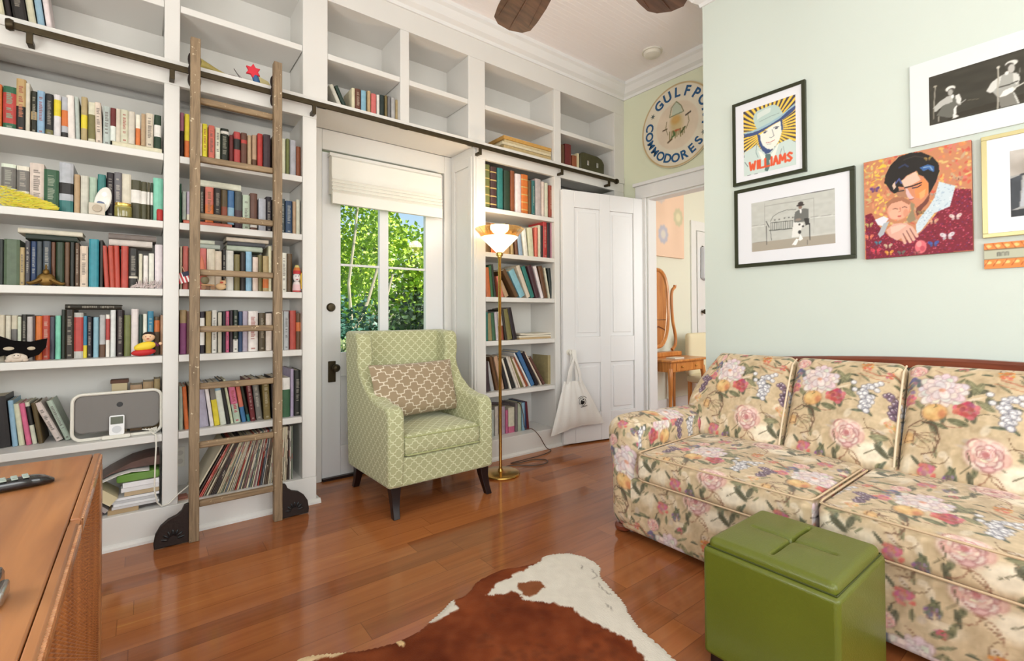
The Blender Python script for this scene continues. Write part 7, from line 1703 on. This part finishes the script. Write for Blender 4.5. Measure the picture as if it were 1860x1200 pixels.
for s in (-1, 1):
    x = mx_+s*(mw+.10)
    pts = [(x+s*.035, my, 1.44), (x+s*.03, my, 1.415), (x-s*.02, my, 1.37), (x-s*.03, my, 1.25), (x-s*.01, my, 1.05), (x+s*.035, my, .90), (x+s*.03, my, .80), (x-s*.03, my, .75)]
    if s < 0: pts = [(p[0]+.05, p[1], p[2]) for p in pts]
    build('mirror_post', MB().tube(smooth_path(pts, 4), .017, 8), OAKW, vt, smooth=True)
build('mirror_base', MB().box(3.93, 4.56, my-.04, my+.06, vz, vz+.05), OAKW, vt, bevel=.01)
obj1('papers', MB().box(4.10, 4.26, 2.70, 2.80, vz+.001, vz+.012, (220, 214, 200)), ATTR, 'small pale booklet lying on the vanity table', 'papers')
ar = thing('wardrobe', (6.3, 1.3, 0), 'golden oak panelled wardrobe seen only in the vanity mirror', 'wardrobe')
build('carcass', MB().box(6.08, 6.59, .75, 1.95, .06, 2.1), OAKW, ar, bevel=.006)
for y0, y1 in ((.77, 1.345), (1.355, 1.93)):
    d_ = build('door', MB().box(6.055, 6.08, y0, y1, .10, 2.06), OAKW, ar, bevel=.004)
    for z0, z1 in ((.18, .95), (1.05, 1.98)):
        pts = [(6.052, y0+.07, z0), (6.052, y1-.07, z0), (6.052, y1-.07, z1-.1), (6.052, (y0+y1)/2, z1), (6.052, y0+.07, z1-.1)]
        build('moulding', MB().tube(pts, .010, 6, close=True), RAILW, d_)
# pink child painting with pale flowers
cv = Cv(80, 90, 80, (236, 204, 180)); cv.noise(6, 6, 2)
for x, y, c in ((66, 74, (200, 202, 214)), (40, 62, (220, 208, 206)), (70, 42, (214, 210, 176)), (44, 22, (196, 198, 216)), (20, 12, (228, 186, 180)), (18, 50, (206, 206, 214)), (14, 80, (214, 206, 176))):
    for k in range(9): a = k*.7; cv.ell(x+6*math.cos(a), y+7*math.sin(a), 3, 3.4, tuple(v-14 for v in c), 0, .9, .4)
    cv.ell(x, y, 4, 4, (236, 224, 190)); cv.ell(x, y, 5.5, 6, c, 0, .5, .3)
t = thing('pink_painting', (4.4, YV, 2.2), 'pale pink painting with grey flowers on the next room wall', 'painting')
TT = Matrix(((1, 0, 0, 3.98), (0, 0, -1, YV-.001), (0, 1, 0, 1.755), (0, 0, 0, 1)))
build('canvas', MB().box(0, .88, 0, .98, 0, .03, T=TT), mat('pink_canvas_edge', (224, 190, 166), .8), t)
T5 = TT @ Tr(0, 0, .0305); panel('painted_face', cv, lambda u, v: T5 @ Vector((u/80*.88, v/90*.98, 0)), PRINT, t)
d3 = bpy.data.objects.new('door_3', None); COL.objects.link(d3); d3.location = (5.5, YV, 0); struct(d3, 'white door with a dark knob in the next room')
build('door_leaf', MB().box(5.14, 5.95, YV-.03, YV-.001, 0, 2.10), WHITE2, d3, bevel=.003)
mb = MB().box(5.03, 5.13, YV-.02, YV-.001, 0, 2.22); mb.box(5.13, 6.06, YV-.02, YV-.001, 2.11, 2.22); build('casing', mb, TRIMW, d3, bevel=.003)
build('knob', MB().ball((5.22, YV-.075, 1.155), .03, 14, 9).tube([(5.22, YV-.03, 1.155), (5.22, YV-.07, 1.155)], .012, 8), BRONZE, d3, smooth=True)
build('coat_hook', MB().tube([(5.24, YV-.03, 1.93), (5.24, YV-.07, 1.91), (5.24, YV-.09, 1.94)], .007, 8), BRONZE, d3, smooth=True)
obj1('garment', MB().prism([(5.20, 1.92), (5.28, 1.92), (5.31, 1.62), (5.27, 1.52), (5.19, 1.55)], 'y', YV-.085, YV-.035), mat('pale_cloth', (206, 208, 216), .9), 'pale grey cloth hanging on the hook of the next room door', 'cloth', bevel=.01)
c2 = thing('side_chair', (4.85, 2.75, 0), 'cream upholstered side chair partly visible beside the vanity table', 'chair')
CRF = mat('cream_upholstery', (222, 212, 180), .85)
def side_chair(cx_, cy_):
    Q, Fc, V, N = rbox((.46, .08, .46), .035, .03, (0, .01, 0)); mb = MB(); mb.v = [(x+cx_, y+cy_+.19, z+.69) for x, y, z in Q]; mb.f = Fc; mb.m = [0]*len(Fc); mb.c = [None]*len(Fc); build('backrest', mb, CRF, c2, smooth=True)
    Q, Fc, V, N = rbox((.46, .42, .08), .03, .03, (0, 0, .01)); mb = MB(); mb.v = [(x+cx_, y+cy_, z+.43) for x, y, z in Q]; mb.f = Fc; mb.m = [0]*len(Fc); mb.c = [None]*len(Fc); build('seat', mb, CRF, c2, smooth=True)
    for sx in (-.2, .2):
        for sy in (-.18, .18): build('leg', MB().box(cx_+sx-.016, cx_+sx+.016, cy_+sy-.016, cy_+sy+.016, 0, .40), OAKW, c2)
side_chair(4.88, 2.72)

# ------------------------------------------------------------------ garden beyond the glass door
GR = mat('lawn', (108, 150, 52), .95, var=.5, vscale=6, rgb2=(62, 104, 30))
gmb = MB().box(-14, 30, YW+.2, 34, -.35, -.255); tag(build('lawn', gmb, GR), 'sunlit green lawn beyond the garden door', 'lawn', kind='stuff')
def leafmat(name, c, c2):
    m = mat(name, c, .5, var=.5, vscale=3, rgb2=c2); b = m.node_tree.nodes['Principled BSDF']; return m
LM = [leafmat('leaf_lime', (176, 200, 60), (110, 150, 40)), leafmat('leaf_green', (104, 144, 50), (48, 84, 30)), leafmat('leaf_dark', (52, 84, 38), (22, 44, 22)), leafmat('leaf_pale', (196, 206, 150), (120, 144, 96)), leafmat('leaf_teal', (70, 120, 100), (36, 74, 62))]
BK = mat('pale_bark', (196, 184, 160), .8, var=.3, vscale=10); BKD = mat('dark_bark', (96, 78, 56), .9, var=.3, vscale=10)
def leaves(mb, c, r, n, size, rs, squash=1.0):
    for i in range(n):
        d = Vector((rs.gauss(0, 1), rs.gauss(0, 1), rs.gauss(0, 1))).normalized()*(rs.random()**.4)
        p = Vector((c[0]+d.x*r, c[1]+d.y*r, c[2]+d.z*r*squash))
        a = Vector((rs.gauss(0, 1), rs.gauss(0, 1), rs.gauss(0, .7))).normalized()*size*rs.uniform(.6, 1.2); b = a.orthogonal().normalized()*size*.32
        b.rotate(Quaternion(a.normalized(), rs.uniform(0, 6.28)))
        if p.z < -.12 or p.z+min(0, a.z) < -.2: continue
        mb.add([p, p+a*.5+b, p+a, p+a*.5-b], [(0, 1, 2, 3)])
def tree(name, label, cat, x, y, blobs, lm, bark, size=.12, n=900, trunk=None, seed=0):
    rs = random.Random(seed); t = thing(name, (x, y, -.25), label, cat)
    mb = MB()
    for (dx, dy, z, r) in blobs: leaves(mb, (x+dx, y+dy, z), r, int(n*r*r), size, rs)
    build('foliage', mb, lm, t)
    for tr in (trunk or [[(0, 0, -.25), (0, .05, blobs[0][2])]]):
        P = [(x+a, y+b, c) for a, b, c in tr]; build('trunk', MB().tube(P, [.036*(1-.6*k/(len(P))) for k in range(len(P))], 8), bark, t, smooth=True)
tree('garden_tree', 'pale-trunked garden tree with lime leaves behind the left panes', 'tree', 2.9, 8.4, [(0, .6, 3.2, 1.0), (.6, .7, 2.5, .8), (-.6, .7, 2.4, .9), (.5, .6, 4.0, .9), (.3, .8, 1.7, .6)], LM[0], BK, .10, 1500, [[(0, 0, -.25), (.03, 0, .9), (-.05, -.05, 1.7), (.05, -.1, 2.6), (.12, -.1, 3.4)], [(.0, 0, .7), (.3, -.05, 1.4), (.55, -.1, 2.3)], [(.45, -.05, -.2), (.5, -.05, .9), (.75, -.1, 1.9)]], 1)
tree('bamboo_clump', 'bright yellow-green arching bamboo behind the right panes', 'plant', 5.7, 12.2, [(0, 0, 2.4, 1.3), (-1.4, .2, 2.2, 1.2), (1.3, .2, 2.3, 1.2), (-.5, .2, 3.3, .8), (.5, -.2, 1.4, .9), (-2.4, .3, 2.4, 1.1)], LM[0], BKD, .16, 1300, [[(-.3, .2, -.25), (-.4, .2, 1.4), (-.6, 0, 2.6)], [(.3, .2, -.25), (.5, .2, 1.5), (.8, 0, 2.6)]], 2)
tree('garden_shrub', 'dark leafy shrub low behind the right panes', 'shrub', 3.35, 6.6, [(0, 0, .75, .8), (.7, .1, .8, .75), (-.35, .1, .6, .6), (.3, 0, 1.15, .5)], LM[2], BKD, .10, 1700, None, 3)
tree('garden_shrub', 'teal-tinged shrub low behind the left panes', 'shrub', 1.95, 6.0, [(0, 0, .65, .6), (-.4, .1, .8, .5), (.15, .1, .95, .45)], LM[4], BKD, .08, 2000, None, 4)
tree('variegated_shrub', 'cream-edged variegated shrub nearest the left pane', 'shrub', 1.72, 4.9, [(0, 0, .66, .26), (.2, .05, .56, .22), (-.2, .05, .58, .2)], LM[3], BKD, .07, 6000, None, 5)
tree('garden_tree', 'tall dark green tree farthest beyond the lawn', 'tree', 6.5, 19, [(-1.2, 0, 2.0, 1.6), (-3.2, 0, 3.0, 1.8), (-5, .5, 3.6, 2.0), (-1.5, .5, 3.8, 1.0)], LM[1], BKD, .22, 500, None, 6)
tree('hedge', 'dark green hedge along the back of the garden', 'hedge', 6.4, 15.2, [(-3.2, 0, .8, 1.1), (-1.6, 0, .9, 1.1), (0, 0, .9, 1.1), (1.6, 0, .9, 1.1), (3.2, 0, .8, 1.1), (-4.8, 0, .8, 1.1)], LM[1], BKD, .14, 1100, None, 7)
